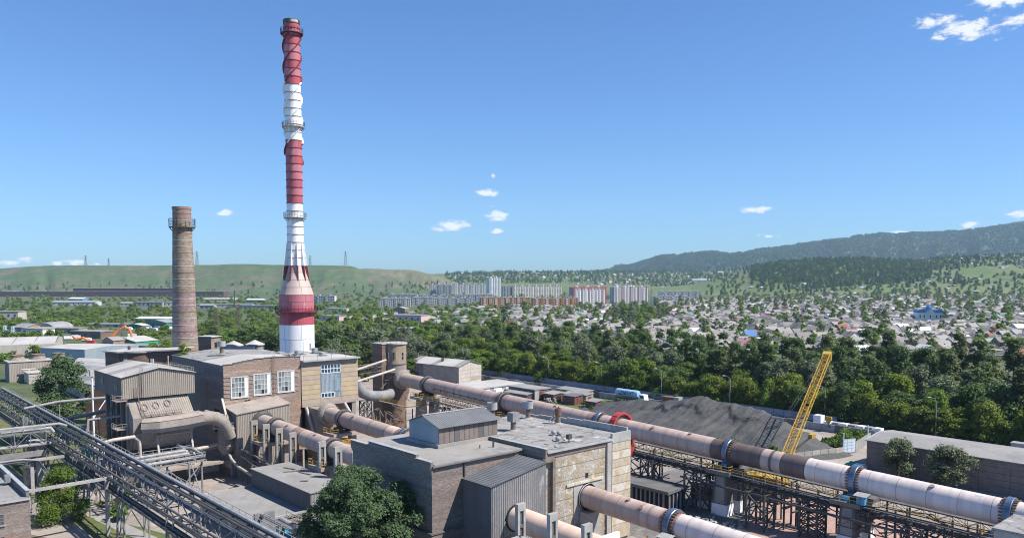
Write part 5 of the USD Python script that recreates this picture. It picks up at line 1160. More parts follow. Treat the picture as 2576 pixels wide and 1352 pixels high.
ringwalk(t, z0c, 2.5, 121.4, 1.0, 'chimney_maroon', 'chimney_maroon'); ringwalk(t, z0c, 2.5, 92.6, 1.0, 'pipe_dusty', 'steel_grey'); ringwalk(t, z0c, 2.5, 64.3, 1.0, 'pipe_dusty', 'steel_grey'); ringwalk(t, z0c, 5.4, 34.6, 1.25, 'chimney_maroon', 'chimney_maroon', 36, 1.7)
m = M()
for z, zz in ((4, 30), (30, 49)):
    pass
obj('access_hatch', M().lathe((0, 0, 0), [(5.46, 22.2), (5.46, 24.4)], 2, -.55, -.4), 'steel_grey', t)

# ------------------------------------------------------------------ old masonry stack
t = thing('masonry_stack', 'old tapered brown masonry chimney with a railed gallery near its top', 'chimney', (-98.8, 240, 0), plant=False)
base[t] = np.zeros(3)
zs = np.linspace(0, 66.2, 35)
sr = lambda z: float(np.interp(z, [0, 23, 66], [4.35, 3.7, 2.55]))
for i, (z0, z1_) in enumerate(zip(zs[:-1], zs[1:])):
    u = (z0 + z1_) / 2
    mt = 'stack_pink' if 26 < u < 40 and i % 4 != 1 else ('stack_dark' if u > 63 else 'stack_brick')
    obj('masonry_ring', M().lathe((0, 0, 0), [(sr(z0), z0), (sr(z1_) + .02, z1_ - .07), (sr(z1_) - .02, z1_ - .05)], 32), mt, t, smooth=30)
    if i: obj('hoop', M().lathe((0, 0, 0), [(sr(z0), z0 - .1), (sr(z0) + .07, z0 - .08), (sr(z0) + .07, z0 + .06), (sr(z0), z0 + .08)], 32), 'pipe_dusty' if i % 3 else 'rust', t)
obj('rim', M().lathe((0, 0, 0), [(2.55, 65.4), (2.72, 65.6), (2.72, 66.3), (2.3, 66.3), (2.1, 63)], 32), 'stack_dark', t)
ringwalk(t, (0, 0, 0), 2.75, 60.4, 1.0, 'steel_brown', 'steel_brown', 20, 2.4)
m = M()
for z in np.linspace(2, 64, 60): m.bar((-.25 , -sr(z) - .18, z), (.25, -sr(z) - .18, z), .06)
obj('ladder', m, 'steel_brown', t)

# ------------------------------------------------------------------ coal heap
mat('heap_face', (.055, .056, .056), (.078, .077, .074), s=.2, fine=.2, fs=2.2, bump=.8, bs=1.2, stain=[((.06, .06, .06), .35, (1, 1, .25), .56, .68, .7)])
A, B = np.meshgrid(np.linspace(4, 106, 171), np.linspace(26, 96, 117), indexing='ij')
ridge = np.array([(16, 73, 3.2), (24, 72, 4.6), (33, 70, 6.2), (40, 68, 6.3), (48, 68, 7.4), (57, 68, 9.0), (64, 68.5, 8.7), (72, 68, 8.1), (80, 67, 7.4), (86, 65, 6.4)])
Hh = np.full(A.shape, -3.0)
for (x0, y0, h0), (x1, y1, h1) in zip(ridge[:-1], ridge[1:]):
    d = np.array([x1 - x0, y1 - y0]); L2 = d @ d
    s = np.clip(((A - x0) * d[0] + (B - y0) * d[1]) / L2, 0, 1)
    dist = np.hypot(A - x0 - s * d[0], B - y0 - s * d[1])
    hh = h0 + (h1 - h0) * s
    near = (B < y0)
    Hh = np.maximum(Hh, hh - dist * np.where(near, .33, .6))
P3 = np.stack([A * .12, B * .12, A * 0], -1)
gul = meshkit.fbm(np.stack([A * .30, B * .06, A * 0], -1), 4, 5) - .5
Hh += (meshkit.fbm(P3, 5, 3) - .5) * 1.4 * np.clip(Hh / 3, 0, 1) + gul * 2.1 * np.clip(Hh / 3, 0, 1) * (B < 70)
lip = meshkit.fbm(np.stack([A * .16, A * 0, A * 0], -1), 4, 8) * 9 + 53      # slumped lip across the face
step = np.clip((B - lip - 5) / 1.0, 0, 1) * np.clip((A - 36) / 8, 0, 1) * np.clip((84 - A) / 6, 0, 1)
Hh += (step - .5) * .8 * (Hh > .8)
Hh = np.maximum(Hh, -.3)
na, nb = A.shape
V = np.c_[A.ravel(), B.ravel(), Hh.ravel()]
F = [[i * nb + j, (i + 1) * nb + j, (i + 1) * nb + j + 1, i * nb + j + 1] for i in range(na - 1) for j in range(nb - 1) if max(Hh[i, j], Hh[i + 1, j], Hh[i, j + 1], Hh[i + 1, j + 1]) > -.25]
obj('coal_heap', M().add(V, F), 'heap_face', label='large dark grey heap of crushed material between long kiln and road', cat='heap')

# ------------------------------------------------------------------ right panel warehouse
t = thing('panel_warehouse', 'long dusty panel warehouse with pale flat roof behind the right end of the long kiln', 'building', (140, 60, 0))
obj('core', M().box(114.4, 184, 53.7, 68.6, 0, 6.9), 'panel_brown', t)
obj('roof', M().hexa([(114.2, 53.2, 6.9), (184, 53.2, 6.9), (184, 61, 7.9), (114.2, 61, 7.9), (114.2, 53.2, 7.1), (184, 53.2, 7.1), (184, 61, 8.1), (114.2, 61, 8.1)]).hexa([(114.2, 61, 7.9), (184, 61, 7.9), (184, 69, 7.2), (114.2, 69, 7.2), (114.2, 61, 8.1), (184, 61, 8.1), (184, 69, 7.4), (114.2, 69, 7.4)]), 'roofgrey', t)
obj('gable_flashing', M().bar((114.1, 53.1, 7.12), (114.1, 61, 8.14), .3, .12).bar((114.1, 61, 8.14), (114.1, 69, 7.4), .3, .12), 'flashing', t, kind='stuff')
wins = {(2, 2), (3, 2), (6, 1), (7, 1), (6, 4)}
se = lin(114.4, 168.4, 9); ze_ = [0, 1.4, 2.8, 4.2, 5.5, 6.85]
panels(t, ('b', 53.7), se, ze_, lambda i, j: 'panel_tan' if (i, j) in ((6, 2), (7, 0), (8, 3)) else 'panel_brown', gap=.08)
for s0, s1, z in ((127.2, 128.8, 3.3), (129.4, 130.6, 3.3), (131.0, 132.4, 3.3), (151.6, 153.0, 2.6), (153.8, 155.2, 2.6), (156, 157.2, 2.6)):
    window(t, ('b', 53.62), s0, s1, z, z + 1.1, 2, 1, 'frame_white', 'glass_dark', off=.12, bar=.12, each=False)
obj('ladder', M().lattice([(161.2, 53.3, 0), (162.0, 53.3, 0), (162.0, 53.2, 0), (161.2, 53.2, 0)], [(161.2, 53.3, 8.4), (162, 53.3, 8.4), (162, 53.2, 8.4), (161.2, 53.2, 8.4)], np.linspace(0, 1, 9), .1, .06), 'steel_dark', t)
obj('wall_lamp', M().box(154, 154.6, 52.9, 53.6, 6.2, 6.6), 'white_paint', t)
for i, x in enumerate((150.6, 152.6, 154.8, 156.4)):
    th = np.linspace(0, 2 * math.pi, 17); q = thing('tyre', ['old tyre against the warehouse wall, leftmost of four in a row', 'old tyre against the warehouse wall, second of four', 'old tyre against the warehouse wall, third of four', 'old tyre against the warehouse wall, rightmost of four'][i], 'tyre', (x, 53, 0), group='tyres along the warehouse wall')
    obj('tread', M().pipe([(x + .62 * math.cos(w), 53.1, .75 + .62 * math.sin(w)) for w in th], .2, 8, cap=False), 'asphalt_roofing', q, smooth=60)
    obj('rim', M().pipe([(x + .46 * math.cos(w), 53.0, .75 + .46 * math.sin(w)) for w in th], .06, 6, cap=False), 'panel_ochre', q)
t = thing('corrugated_fence', 'dark green ribbed fence in front of the warehouse at the right edge', 'fence', (166, 49, 0))
for i in range(6): obj('sheet', M().corr((163 + i * 2, 49.5, 0), (165 + i * 2 - .05, 49.5, 0), (163 + i * 2, 49.5, 3.2), (165 + i * 2 - .05, 49.5, 3.2), .4, .05), 'corr_bluegrey', t)
obj('rail', M().box(163, 175, 49.55, 49.65, 2.5, 2.7), 'steel_dark', t)
t = thing('corner_roof', 'grey roof corner jutting into the bottom right of the picture', 'building', (163, -7, 0))
obj('wall', M().box(161.8, 172, -14, -5.2, 0, 11.3), 'concrete', t); obj('roof', M().box(161.5, 172.2, -14.2, -5.0, 11.3, 11.6), 'roofcracked', t)
# yard behind the kiln: walls, gate, oddments
t = thing('concrete_fence', 'low pale concrete fence from the heap foot to the steel gate', 'fence', (100, 58, 0))
for i in range(7):
    s = i / 7; p = np.array([97.5, 48.0]) + (np.array([103.0, 66.0]) - [97.5, 48.0]) * s; q = np.array([97.5, 48.0]) + (np.array([103.0, 66.0]) - [97.5, 48.0]) * (s + .135)
    obj('fence_panel', M().bar((*p, .9), (*q, .9), .16, 1.8), 'concrete' if i % 3 else 'panel_pale', t)
t = thing('steel_gate', 'open blue grey sheet gate leaf beside two tall posts', 'gate', (103, 66, 0))
obj('leaf', M().bar((103, 66.2, 2.1), (104.4, 69.4, 2.1), .1, 3.4), 'frame_blue', t)
for p in ((102.9, 66, 5.5), (101.6, 83, 5.2)): obj('post', M().tube((p[0], p[1], 0), p, .16, 8), 'frame_blue', t)
obj('lattice', M().rail([(102.95, 66.0, 0.5), (104.45, 69.5, .5)], 3.2, 1, .08, 4), 'steel_grey', t, kind='stuff')
t = thing('sheet_fence', 'grey sheet fence running back from the gate towards the road', 'fence', (102, 76, 0))
for i in range(6):
    p = np.array([104, 70.5]) + np.array([-.5, 2.6]) * i; obj('fence_panel', M().bar((*p, 1.4), (*(p + np.array([-.48, 2.5])), 1.4), .12, 2.6), 'panel_grey', t)
for i, (a, b, w, L, h, mt, lab) in enumerate(((106, 74, 2, 2.2, 1, 'concrete', 'grey concrete block stacked in the yard by the sheet fence, front one'), (105, 77, 2, 2.4, 1.1, 'concrete', 'grey concrete block in the yard by the sheet fence, rear one'), (112.5, 50.5, 2.2, 2.6, 1.2, 'white_paint', 'stack of white blocks at the warehouse corner'), (110.5, 62, 1.6, 1.2, .5, 'rust', 'rusty red frame on the yard near the warehouse'))):
    q = thing('yard_block', lab, 'block', (a, b, 0)); obj('body', M().box(a, a + L, b, b + w, 0, h), mt, q); obj('cap', M().box(a + .2, a + L - .3, b + .2, b + w - .2, h, h + .3), mt, q)
for i, (a, b, s) in enumerate(((110, 57, 1.6), (95, 50, 1.3))):
    q = M(); th = np.arange(14) / 14 * 2 * math.pi
    V = np.vstack([np.c_[a + r * s * (1 + .3 * np.sin(th * 3 + r)) * np.cos(th), b + 1.4 * r * s * np.sin(th), np.full(14, z) + .12 * np.sin(th * 5)] for r, z in ((1.2, .05), (1, .3), (.5, .5), (.05, .55))])
    q.add(V, [[k * 14 + j, k * 14 + (j + 1) % 14, k * 14 + 14 + (j + 1) % 14, k * 14 + 14 + j] for k in range(3) for j in range(14)])
    obj('tarpaulin', q, 'tarp_green', label=['crumpled bright green tarpaulin on the yard near the warehouse', 'green tarpaulin bundle at the foot of the heap behind the kiln'][i], cat='tarpaulin')
# crawler crane behind the long kiln
t = thing('crawler_crane', 'yellow lattice boom crane standing between long kiln and heap', 'crane', (112, 17, 0))
bx, by = 111.5, 15.0
obj('cab_body', M().box(bx - 4, bx + 3, by - 2.6, by + 2.6, 1.7, 4.6), 'crane_yellow', t)
obj('counterweight', M().box(bx - 5.4, bx - 4, by - 2.4, by + 2.4, 1.7, 4.2), 'crane_yellow', t)
obj('cab_window', M().box(bx + 3.0, bx + 3.1, by - 2.3, by - .8, 3, 4.3), 'glass_dark', t)
for s in (-1, 1): obj('crawler', M().box(bx - 4.2, bx + 3.6, by + s * 2.2 - .5, by + s * 2.2 + .5, 0, 1.4), 'steel_dark', t)
foot, tip = np.array([112.6, 15.5, 2.5]), np.array([0, 0, 0.])
d_ = atd(2081, 893, 224.0); ta, tb = ab(d_); tip = np.array([ta, tb, d_[2]])
ax = tip - foot; Ln = np.linalg.norm(ax); ax /= Ln; sx = np.cross(ax, [0, 0, 1.]); sx /= np.linalg.norm(sx); sy = np.cross(sx, ax)
hw = .88
cs = [(-1, -1), (1, -1), (1, 1), (-1, 1)]
B4 = [foot + ax * 2.5 + sx * hw * i + sy * hw * j for i, j in cs]; T4 = [tip - ax * 1.5 + sx * hw * i + sy * hw * j for i, j in cs]
for p, q in zip(B4, T4): obj('boom_chord', M().bar(p, q, .16), 'crane_yellow', t)
m = M(); n = int(Ln / 1.9); lv = np.linspace(0, 1, n + 1)
for q, (l0, l1) in enumerate(zip(lv[:-1], lv[1:])):
    for i in range(4):
        j = (i + 1) % 4; g = lambda k, l: B4[k] + (T4[k] - B4[k]) * l
        m.bar(g(i, l0), g(j, l1), .085) if q % 2 else m.bar(g(j, l0), g(i, l1), .085)
        if q % 6 == 0: m.bar(g(i, l0), g(j, l0), .16); m.bar(g(i, l0), g(j, l1), .13)
obj('boom_lacing', m, 'crane_yellow', t, kind='stuff')
for i in range(4): obj('boom_foot_bar', M().bar(foot + sx * .3 * cs[i][0], B4[i], .2), 'crane_yellow', t)
E_ = lambda x, y, z: tip + ax * x + sx * y + sy * z
P = [E_(-1.6, -1.1, -1.0), E_(-1.6, 1.1, -1.0), E_(-1.6, 1.1, 1.0), E_(-1.6, -1.1, 1.0), E_(.4, -1.1, -1.7), E_(.4, 1.1, -1.7), E_(.9, 1.1, .9), E_(.9, -1.1, .9)]
obj('boom_head', M().hexa(P), 'crane_yellow', t)
for i in (-.6, .6): obj('sheave', M().tube(E_(.3, i - .15, -1.4), E_(.3, i + .15, -1.4), .7, 16), 'rust', t)
obj('mast', M().bar((bx - 2.6, by - .8, 4.5), (bx - 1, by - .8, 9.5), .25).bar((bx - 2.6, by + .8, 4.5), (bx - 1, by + .8, 9.5), .25).bar((bx - 1, by - .8, 9.5), (bx - 1, by + .8, 9.5), .25), 'crane_yellow', t, kind='stuff')
m = M()
for s in (-.5, .5): m.bar((bx - 1, by + s, 9.5), tip + sx * s + sy * .8, .05); m.bar(tip + ax * .3 + sx * s - sy * 1.4, tip + np.array([3.2, 7, -tip[2] + 11.5]), .05)
obj('stay_rope', m, 'steel_dark', t, kind='stuff')
h_ = atd(2083, 1055, 232.0); ha, hb = ab(h_); hk = np.array([ha, hb, h_[2]])
q = thing('hook_block', 'yellow hook block hanging behind the crane boom', 'hook', tuple(hk))
obj('body', M().prism([hk + [-.9, 0, .9], hk + [.9, 0, .9], hk + [1.0, 0, .2], hk + [.3, 0, -1.0], hk + [-.3, 0, -1.0], hk + [-1.0, 0, .2]], (0, .6, 0)), 'crane_yellow', q)
obj('hook', M().pipe([hk + [0, .3, -1], hk + [0, .3, -1.8], hk + [.4, .3, -2.2], hk + [.7, .3, -1.8]], .14, 6), 'steel_dark', q)
t = thing('pile_jib', 'small dark jib with yellow head leaning against the heap', 'jib', (100, 22, 0))
p = atd(2052 - 12, 1098, 185); ja, jb = ab(p)
obj('jib', M().bar((ja - 3, jb - 12, 2.0), (ja, jb, p[2]), .35), 'steel_dark', t); obj('head', M().box(ja - .6, ja + .5, jb - .4, jb + 1.4, p[2] - .3, p[2] + .6), 'crane_yellow', t)
# low dark shed and small brick hut beside the stained hall
t = thing('dark_shed', 'low dark slatted shed with sooty flat roof right of the stained facade', 'shed', (100, -8, 0))
obj('core', M().box(91.5, 105.0, -10.4, -4.8, 0, 3.9), 'dark_hole', t); obj('roof', M().hexa([(91, -11, 3.9), (105.6, -11, 3.9), (105.6, -4.4, 4.3), (91, -4.4, 4.3), (91, -11, 4.5), (105.6, -11, 4.5), (105.6, -4.4, 4.6), (91, -4.4, 4.6)]), 'concrete_dark', t)
for i in range(12): obj('slat', M().box(92 + i * 1.1, 92.25 + i * 1.1, -10.75, -10.4, 0, 3.8), 'steel_grey', t)
for i in range(5): obj('slat', M().box(105.0, 105.3, -10.2 + i * 1.2, -9.95 + i * 1.2, 0, 3.8), 'steel_grey', t)
t = thing('brick_hut', 'small flat hut of red brick with whitewashed base behind the steel towers', 'hut', (107, 0, 0))
obj('wall', M().box(104, 110.4, -1.6, 3.2, 1.5, 4.3), 'brickred', t); obj('base', M().box(103.9, 110.5, -1.7, 3.3, 0, 1.5), 'whitewash', t); obj('roof', M().box(103.6, 110.8, -2, 3.6, 4.3, 4.6), 'roofpale', t)
t = thing('red_cabin', 'red painted drum cabin on legs under the long kiln by the stained hall', 'cabin', (90.5, -3.2, 0))
obj('body', M().tube((89.6, -4.0, 9.0), (91.2, -4.0, 9.0), .95, 16), 'red_paint', t); obj('legs', M().box(89.8, 90, -4.6, -4.4, 0, 8.2).box(90.9, 91.1, -4.6, -4.4, 0, 8.2), 'red_dull', t, kind='stuff')
# small machinery hut on the second pier
t = thing('pier_hut', 'little blue machinery hut with tin roof on the last but one kiln pier', 'hut', (139.5, -4.4, zw[136.6] + .7))
z = zw[136.6] + .7
obj('body', M().box(138.4, 139.8, -4.1, -3.0, z, z + 1.4), 'blue_paint', t); obj('roof', M().hexa([(138, -4.5, z + 1.4), (140.2, -4.5, z + 1.4), (140.2, -2.8, z + 1.7), (138, -2.8, z + 1.7), (138, -4.5, z + 1.5), (140.2, -4.5, z + 1.5), (140.2, -2.8, z + 1.8), (138, -2.8, z + 1.8)]), 'pipe_grey', t)
# oil drums by the stained facade
dr = ((118.6, -43.6, 'blue_paint'), (119.4, -42.9, 'blue_paint'), (119.0, -41.4, 'rust'), (119.6, -40.8, 'rust'), (118.6, -40.0, 'steel_dark'), (118.4, -41.9, 'red_dull'), (117.3, -38.6, 'steel_dark'), (117.0, -39.4, 'steel_dark'), (117.6, -40.2, 'blue_paint'))
dl = ['blue oil drum with white label band, leftmost of the drums', 'blue oil drum with white label band, second of the front drums', 'rusty oil drum behind the two blue ones', 'rusty brown oil drum at the front right of the drums', 'black oil drum standing upright behind the rusty ones', 'dull red oil drum between blue and rusty drums', 'black oil drum at the far right of the drums', 'black oil drum beside the far right one', 'blue topped oil drum in the middle of the drums']
for (a, b, mt), lab in zip(dr, dl):
    t = thing('oil_drum', lab, 'drum', (a, b, 0), group='oil drums by the stained facade')
    obj('body', M().lathe((a, b, 0), [(.3, 0), (.31, .3), (.33, .32), (.31, .34), (.31, .6), (.33, .62), (.31, .64), (.31, .92), (.28, .93), (.01, .92)], 14), mt, t)
    obj('label_band', M().lathe((a, b, 0), [(.318, .36), (.318, .58)], 14), 'white_paint' if mt == 'blue_paint' else mt, t)
t = thing('drum_rack', 'dark steel rack in front of the low white wall by the drums', 'rack', (115, -42, 0))
obj('frame', M().rail([(113, -45, 0), (115.5, -38, 0)], 1.2, 1.5, .14).rail([(114, -45.4, 0), (116.4, -38.4, 0)], .7, 1.5, .12), 'steel_dark', t)
t = thing('pallet', 'dark wooden pallet grating on the ground before the blue drums', 'pallet', (121, -43, 0))
for i in range(6): obj('board', M().box(120.3 + i * .28, 120.5 + i * .28, -44.4, -42.6, .1, .16), 'steel_brown', t)
t = thing('blue_stair', 'blue and yellow stair railing with tin canopy beside the middle kiln, bottom edge', 'stair', (128, -40.5, 5))
obj('canopy', M().corr((126, -41.2, 7.6), (128.4, -41.2, 7.6), (126, -39.6, 7.9), (128.4, -39.6, 7.9), .3, .05), 'pipe_grey', t)
obj('platform', M().box(125, 134, -41.5, -39.6, 4.4, 4.55), 'steel_dark', t)
obj('handrail', M().rail([(125, -41.5, 4.5), (130, -41.5, 4.5), (131.5, -41.5, 6.0), (134, -41.5, 4.5)], 1.2, 1.2, .1), 'yellow', t)
obj('blue_rail', M().rail([(130.4, -41.6, 4.5), (134.2, -41.6, 4.5)], 1.1, 1, .1).bar((126.2, -41, 0), (126.2, -41, 7.6), .14).bar((128.2, -41, 0), (128.2, -41, 7.6), .14), 'blue_paint', t, kind='stuff')
t = thing('parapet_roof', 'small flat roof with low parapet at the bottom edge, before the ribbed lean-to', 'building', (123, -66, 0))
obj('wall', M().box(117.6, 150, -80, -60.2, 0, 9.1), 'concrete', t); obj('roof', M().box(118, 150, -80, -60.5, 9.1, 9.25), 'roofgrey', t)
obj('parapet', M().box(117.4, 117.9, -80, -60.0, 9.1, 9.8).box(117.4, 150, -60.5, -60.0, 9.1, 9.8), 'concrete', t)
# pipe pair with rail at the bottom edge (foreground)
t = thing('railed_pipe', 'pale insulated pipe with grey railing at the bottom edge, before the leafy tree', 'pipe', (92, -78, 0))
obj('pipe', M().pipe([(78, -76.2, 6.2), (120, -76.2, 6.2)], .55, 14).pipe([(74, -77.8, 6.6), (120, -77.8, 6.6)], .35, 12), 'pipe_grey', t, smooth=40, kind='stuff')
obj('handrail', M().rail([(78, -75.2, 6.2), (120, -75.2, 6.2)], 1.3, 2.0, .09).rail([(77, -78.6, 6.4), (120, -78.6, 6.4)], 1.1, 2, .09), 'pipe_grey', t)
for x in (80, 92, 104): obj('post', M().box(x - .2, x + .2, -77.6, -76.6, 0, 6), 'steel_grey', t)
obj('bracket', M().box(74, 74.6, -79, -75.6, 0, 6.9), 'steel_grey', t)

# ------------------------------------------------------------------ buildings behind the long kiln
t = thing('gable_hall', 'pale panel hall with low gabled grey roof right of the dust tower', 'building', (-40, 56, 0))
def at2(u, v, z): return ab(at(u, v, z))
# its own frame: front gable to the right
g0 = np.array(at2(*( (1560 + 1160 / 4.225) / 1.59, (1440 + 110 / 4.225) / 1.59), 9.0)); g1 = np.array(at2((1560 + 1540 / 4.225) / 1.59, (1440 + 55 / 4.225) / 1.59, 9.0)); gb = np.array(at2((1560 + 320 / 4.225) / 1.59, (1440 + 25 / 4.225) / 1.59, 9.0))
eL = (gb - g0); LL = np.linalg.norm(eL); eL /= LL; eW = g1 - g0; WW = np.linalg.norm(eW); eW /= WW
G = lambda s, w, z: (*(g0 + eL * s + eW * w), z)
obj('core', M().hexa([G(0, 0, 0), G(0, WW, 0), G(LL, WW, 0), G(LL, 0, 0), G(0, 0, 8.9), G(0, WW, 8.9), G(LL, WW, 8.9), G(LL, 0, 8.9)][::1]), 'panel_dusty', t)
ov = .5
for i in range(9):
    s0, s1 = -ov + (LL + ov) * i / 9, -ov + (LL + ov) * (i + 1) / 9 - .04
    for w0, w1, q in ((-ov, WW / 2, 0), (WW / 2, WW + ov, 1)):
        z0, z1_ = (8.85, 10.9) if not q else (10.9, 8.85)
        P = [G(s0, w0, z0), G(s0, w1, z1_), G(s1, w1, z1_), G(s1, w0, z0)]
        obj('roof_sheet', M().hexa(P + [(x, y, z + .12 + .02 * (i % 2)) for x, y, z in P]), 'roofpale' if i % 4 else 'roofgrey', t)
obj('gable', M().poly([G(.02, 0, 8.9), G(.02, WW, 8.9), G(.02, WW / 2, 10.85)]), 'panel_pale', t)
for j in range(5):
    z0, z1_ = 1.0 + j * 1.58, 1.0 + (j + 1) * 1.58 - .07
    for i in range(2):
        w0, w1 = WW * i / 2 + .04, WW * (i + 1) / 2 - .04
        obj('wall_panel', M().hexa([G(-.12, w0, z0), G(-.12, w1, z0), G(.05, w1, z0), G(.05, w0, z0), G(-.12, w0, z1_), G(-.12, w1, z1_), G(.05, w1, z1_), G(.05, w0, z1_)]), 'panel_pale' if (i, j) != (1, 1) else 'panel_tan', t)
    for i in range(6):
        s0, s1 = 4.2 * i + .04, 4.2 * (i + 1) - .04
        obj('wall_panel', M().hexa([G(s0, -.12, z0), G(s0, .05, z0), G(s1, .05, z0), G(s1, -.12, z0), G(s0, -.12, z1_), G(s0, .05, z1_), G(s1, .05, z1_), G(s1, -.12, z1_)]), 'panel_brown' if i > 4 else 'panel_dusty', t)
for s in (26.5, 29.5): obj('window', M().hexa([G(s, -.1, 6.2), G(s, .05, 6.2), G(s + 1.4, .05, 6.2), G(s + 1.4, -.1, 6.2), G(s, -.1, 7.8), G(s, .05, 7.8), G(s + 1.4, .05, 7.8), G(s + 1.4, -.1, 7.8)]), 'frame_blue', t)
obj('roof_cowl', M().bar(G(13, 4, 9.5), G(13, 4, 11.5), .8), 'steel_dark', t); obj('roof_pipe', M().bar(G(30, 6, 9.5), G(30, 6, 12.4), .3), 'steel_grey', t)
t = thing('white_block_building', 'low white block building with grey flat roof behind the long kiln', 'building', (-38, 66, 0))
obj('wall', M().box(-46, -30.6, 54, 77, 0, 4.0), 'white_paint', t); obj('roof', M().box(-46.4, -30.2, 53.6, 77.4, 4, 4.35), 'roofpale', t)
for j in range(4):
    for i in range(8): obj('block', M().box(-30.6, -30.5, 59 + i * 2 + (j % 2), 60.95 + i * 2 + (j % 2), .1 + j * .95, .98 + j * .95), 'white_paint' if (i + j) % 3 else 'pipe_grey', t)
t = thing('dark_garage', 'dark flat roofed garage with rusty red door behind the long kiln', 'garage', (-22, 71, 0))
obj('wall', M().box(-29, -14.6, 68, 76, 0, 3.9), 'concrete_dark', t); obj('roof', M().box(-29.3, -14.3, 67.7, 76.3, 3.9, 4.25), 'roofgrey', t); obj('door', M().box(-14.6, -14.45, 70.4, 73.6, 0, 3.2), 'red_dull', t)
obj('front_wall', M().box(-14.6, -14.5, 68.1, 70.3, .1, 3.8), 'concrete', t)
for i, (a, b, L, w, h, mt, rf, lab) in enumerate(((-13.6, 71.5, 5.5, 5, 2.6, 'red_dull', 'roofgrey', 'dark red shed with pale sloping roof beside the garage'), (-3.2, 71.5, 5.6, 4.4, 3.0, 'red_dull', 'roofdark', 'red brown shed with grey lid roof, right of the small junk heap'), (-5.6, 73.5, 2.2, 3.4, 3.2, 'teal', 'roofgrey', 'narrow green cabin squeezed between two red sheds'), (-21, 86, 15, 4.5, 2.2, 'concrete', 'roofgrey', 'long low shed with pale roof along the perimeter wall'), (-9, 80, 9, 4, 2.4, 'panel_dusty', 'roofgrey', 'low shed with flat pale roof overgrown by bushes'), (9.6, 69.6, 4.6, 3.6, 2.6, 'red_dull', 'roofgrey', 'lone red brown hut with open door on the grass'), (-26, 63.6, 12, 2.4, 2.6, 'steel_dark', 'roofgrey', 'open lean-to roof on posts before the dark garage'))):
    q = thing('small_shed', lab, 'shed', (a, b, 0))
    obj('wall', M().box(a, a + L, b, b + w, 0, h), mt, q)
    obj('roof', M().hexa([(a - .3, b - .3, h), (a + L + .3, b - .3, h), (a + L + .3, b + w + .3, h + .5), (a - .3, b + w + .3, h + .5), (a - .3, b - .3, h + .18), (a + L + .3, b - .3, h + .18), (a + L + .3, b + w + .3, h + .68), (a - .3, b + w + .3, h + .68)]), rf, q)
    obj('door', M().box(a + L, a + L + .08, b + w * .3, b + w * .75, 0, h * .75), 'dark_hole' if i in (0, 5) else 'red_dull', q)
t = thing('junk_heap', 'small heap of white and blue junk between the red sheds', 'junk', (-8.5, 69.5, 0), kind='stuff')
m = M()
for i in range(24): x, y = -8.5 + rnd.gauss(0, 1.3), 69.8 + rnd.gauss(0, .9); m.sph((x, y, rnd.uniform(.2, 1.4)), rnd.uniform(.3, .55), 6)
obj('junk', m, 'pipe_grey', t, kind='stuff')
t = thing('perimeter_wall', 'grey concrete perimeter wall between plant and road', 'wall', (0, 92, 0))
for i in range(60):
    a = -120 + i * 4.0
    if a < 100: obj('wall_panel', M().box(a + .05, a + 3.95, 91.8, 92.1, 0, 2.2), 'concrete' if i % 4 else 'concrete_dark', t)
t = thing('road_fence', 'long lilac grey sheet metal fence along the far side of the road', 'fence', (0, 106.5, 0))
mat('fence_lilac', (.27, .27, .31), (.23, .225, .26), s=.3, fine=.08)
for i in range(56):
    a = -120 + i * 3.6; obj('fence_sheet', M().corr((a, 106.5, 0), (a + 3.5, 106.5, 0), (a, 106.5, 2.1), (a + 3.5, 106.5, 2.1), .6, .05), 'fence_lilac', t)
# cement tanker and other trucks
def wheelset(m, xs, y0, y1, r): 
    for x in xs:
        for y in (y0, y1): m.tube((x, y, r), (x, y + .35, r), r, 14)
    return m
t = thing('cement_tanker', 'pale blue cement tank lorry with dark lettering beside the heap', 'lorry', (6, 94, 0))
ta, tb, tz = 6.5, 89.6, 3.7
n = 8
obj('tank', M().pipe([(ta, tb, tz), (ta + .5, tb, tz), (ta + 9.8, tb, tz), (ta + 10.3, tb, tz)], [1.0, 1.35, 1.35, 1.0], 26), 'tank_blue', t, smooth=40)
tx = meshkit.text_mesh('ЦЕМЕНТ', 1.3, .06, bold=True); v = np.array(tx.vertices); Lx = v[:, 0].max()
sc_ = 7.6 / Lx
ang = v[:, 1] / 1.38 - .3
V = np.c_[ta + 1.5 + v[:, 0] * sc_, tb - (1.385 + v[:, 2]) * np.cos(ang), tz + (1.385 + v[:, 2]) * np.sin(ang)]
obj('lettering', M().add(V, np.array(tx.faces)), 'steel_dark', t)
obj('chassis', M().box(ta, ta + 13.8, tb - .9, tb + .9, 1.5, 1.9), 'steel_dark', t)
obj('cab', M().hexa([(ta + 11.2, tb - 1.2, 1.2), (ta + 13.8, tb - 1.2, 1.2), (ta + 13.8, tb + 1.2, 1.2), (ta + 11.2, tb + 1.2, 1.2), (ta + 11.2, tb - 1.15, 3.9), (ta + 13.4, tb - 1.15, 3.9), (ta + 13.4, tb + 1.15, 3.9), (ta + 11.2, tb + 1.15, 3.9)]), 'white_paint', t)
obj('cab_window', M().box(ta + 11.9, ta + 13.2, tb - 1.27, tb - 1.21, 2.7, 3.6), 'glass_dark', t)
for x in (1.6, 2.9, 8.2, 12.6):
    for y in (-1.2, .85): obj('wheel', M().tube((ta + x, tb + y, .55), (ta + x, tb + y + .35, .55), .55, 14), 'steel_dark', t)
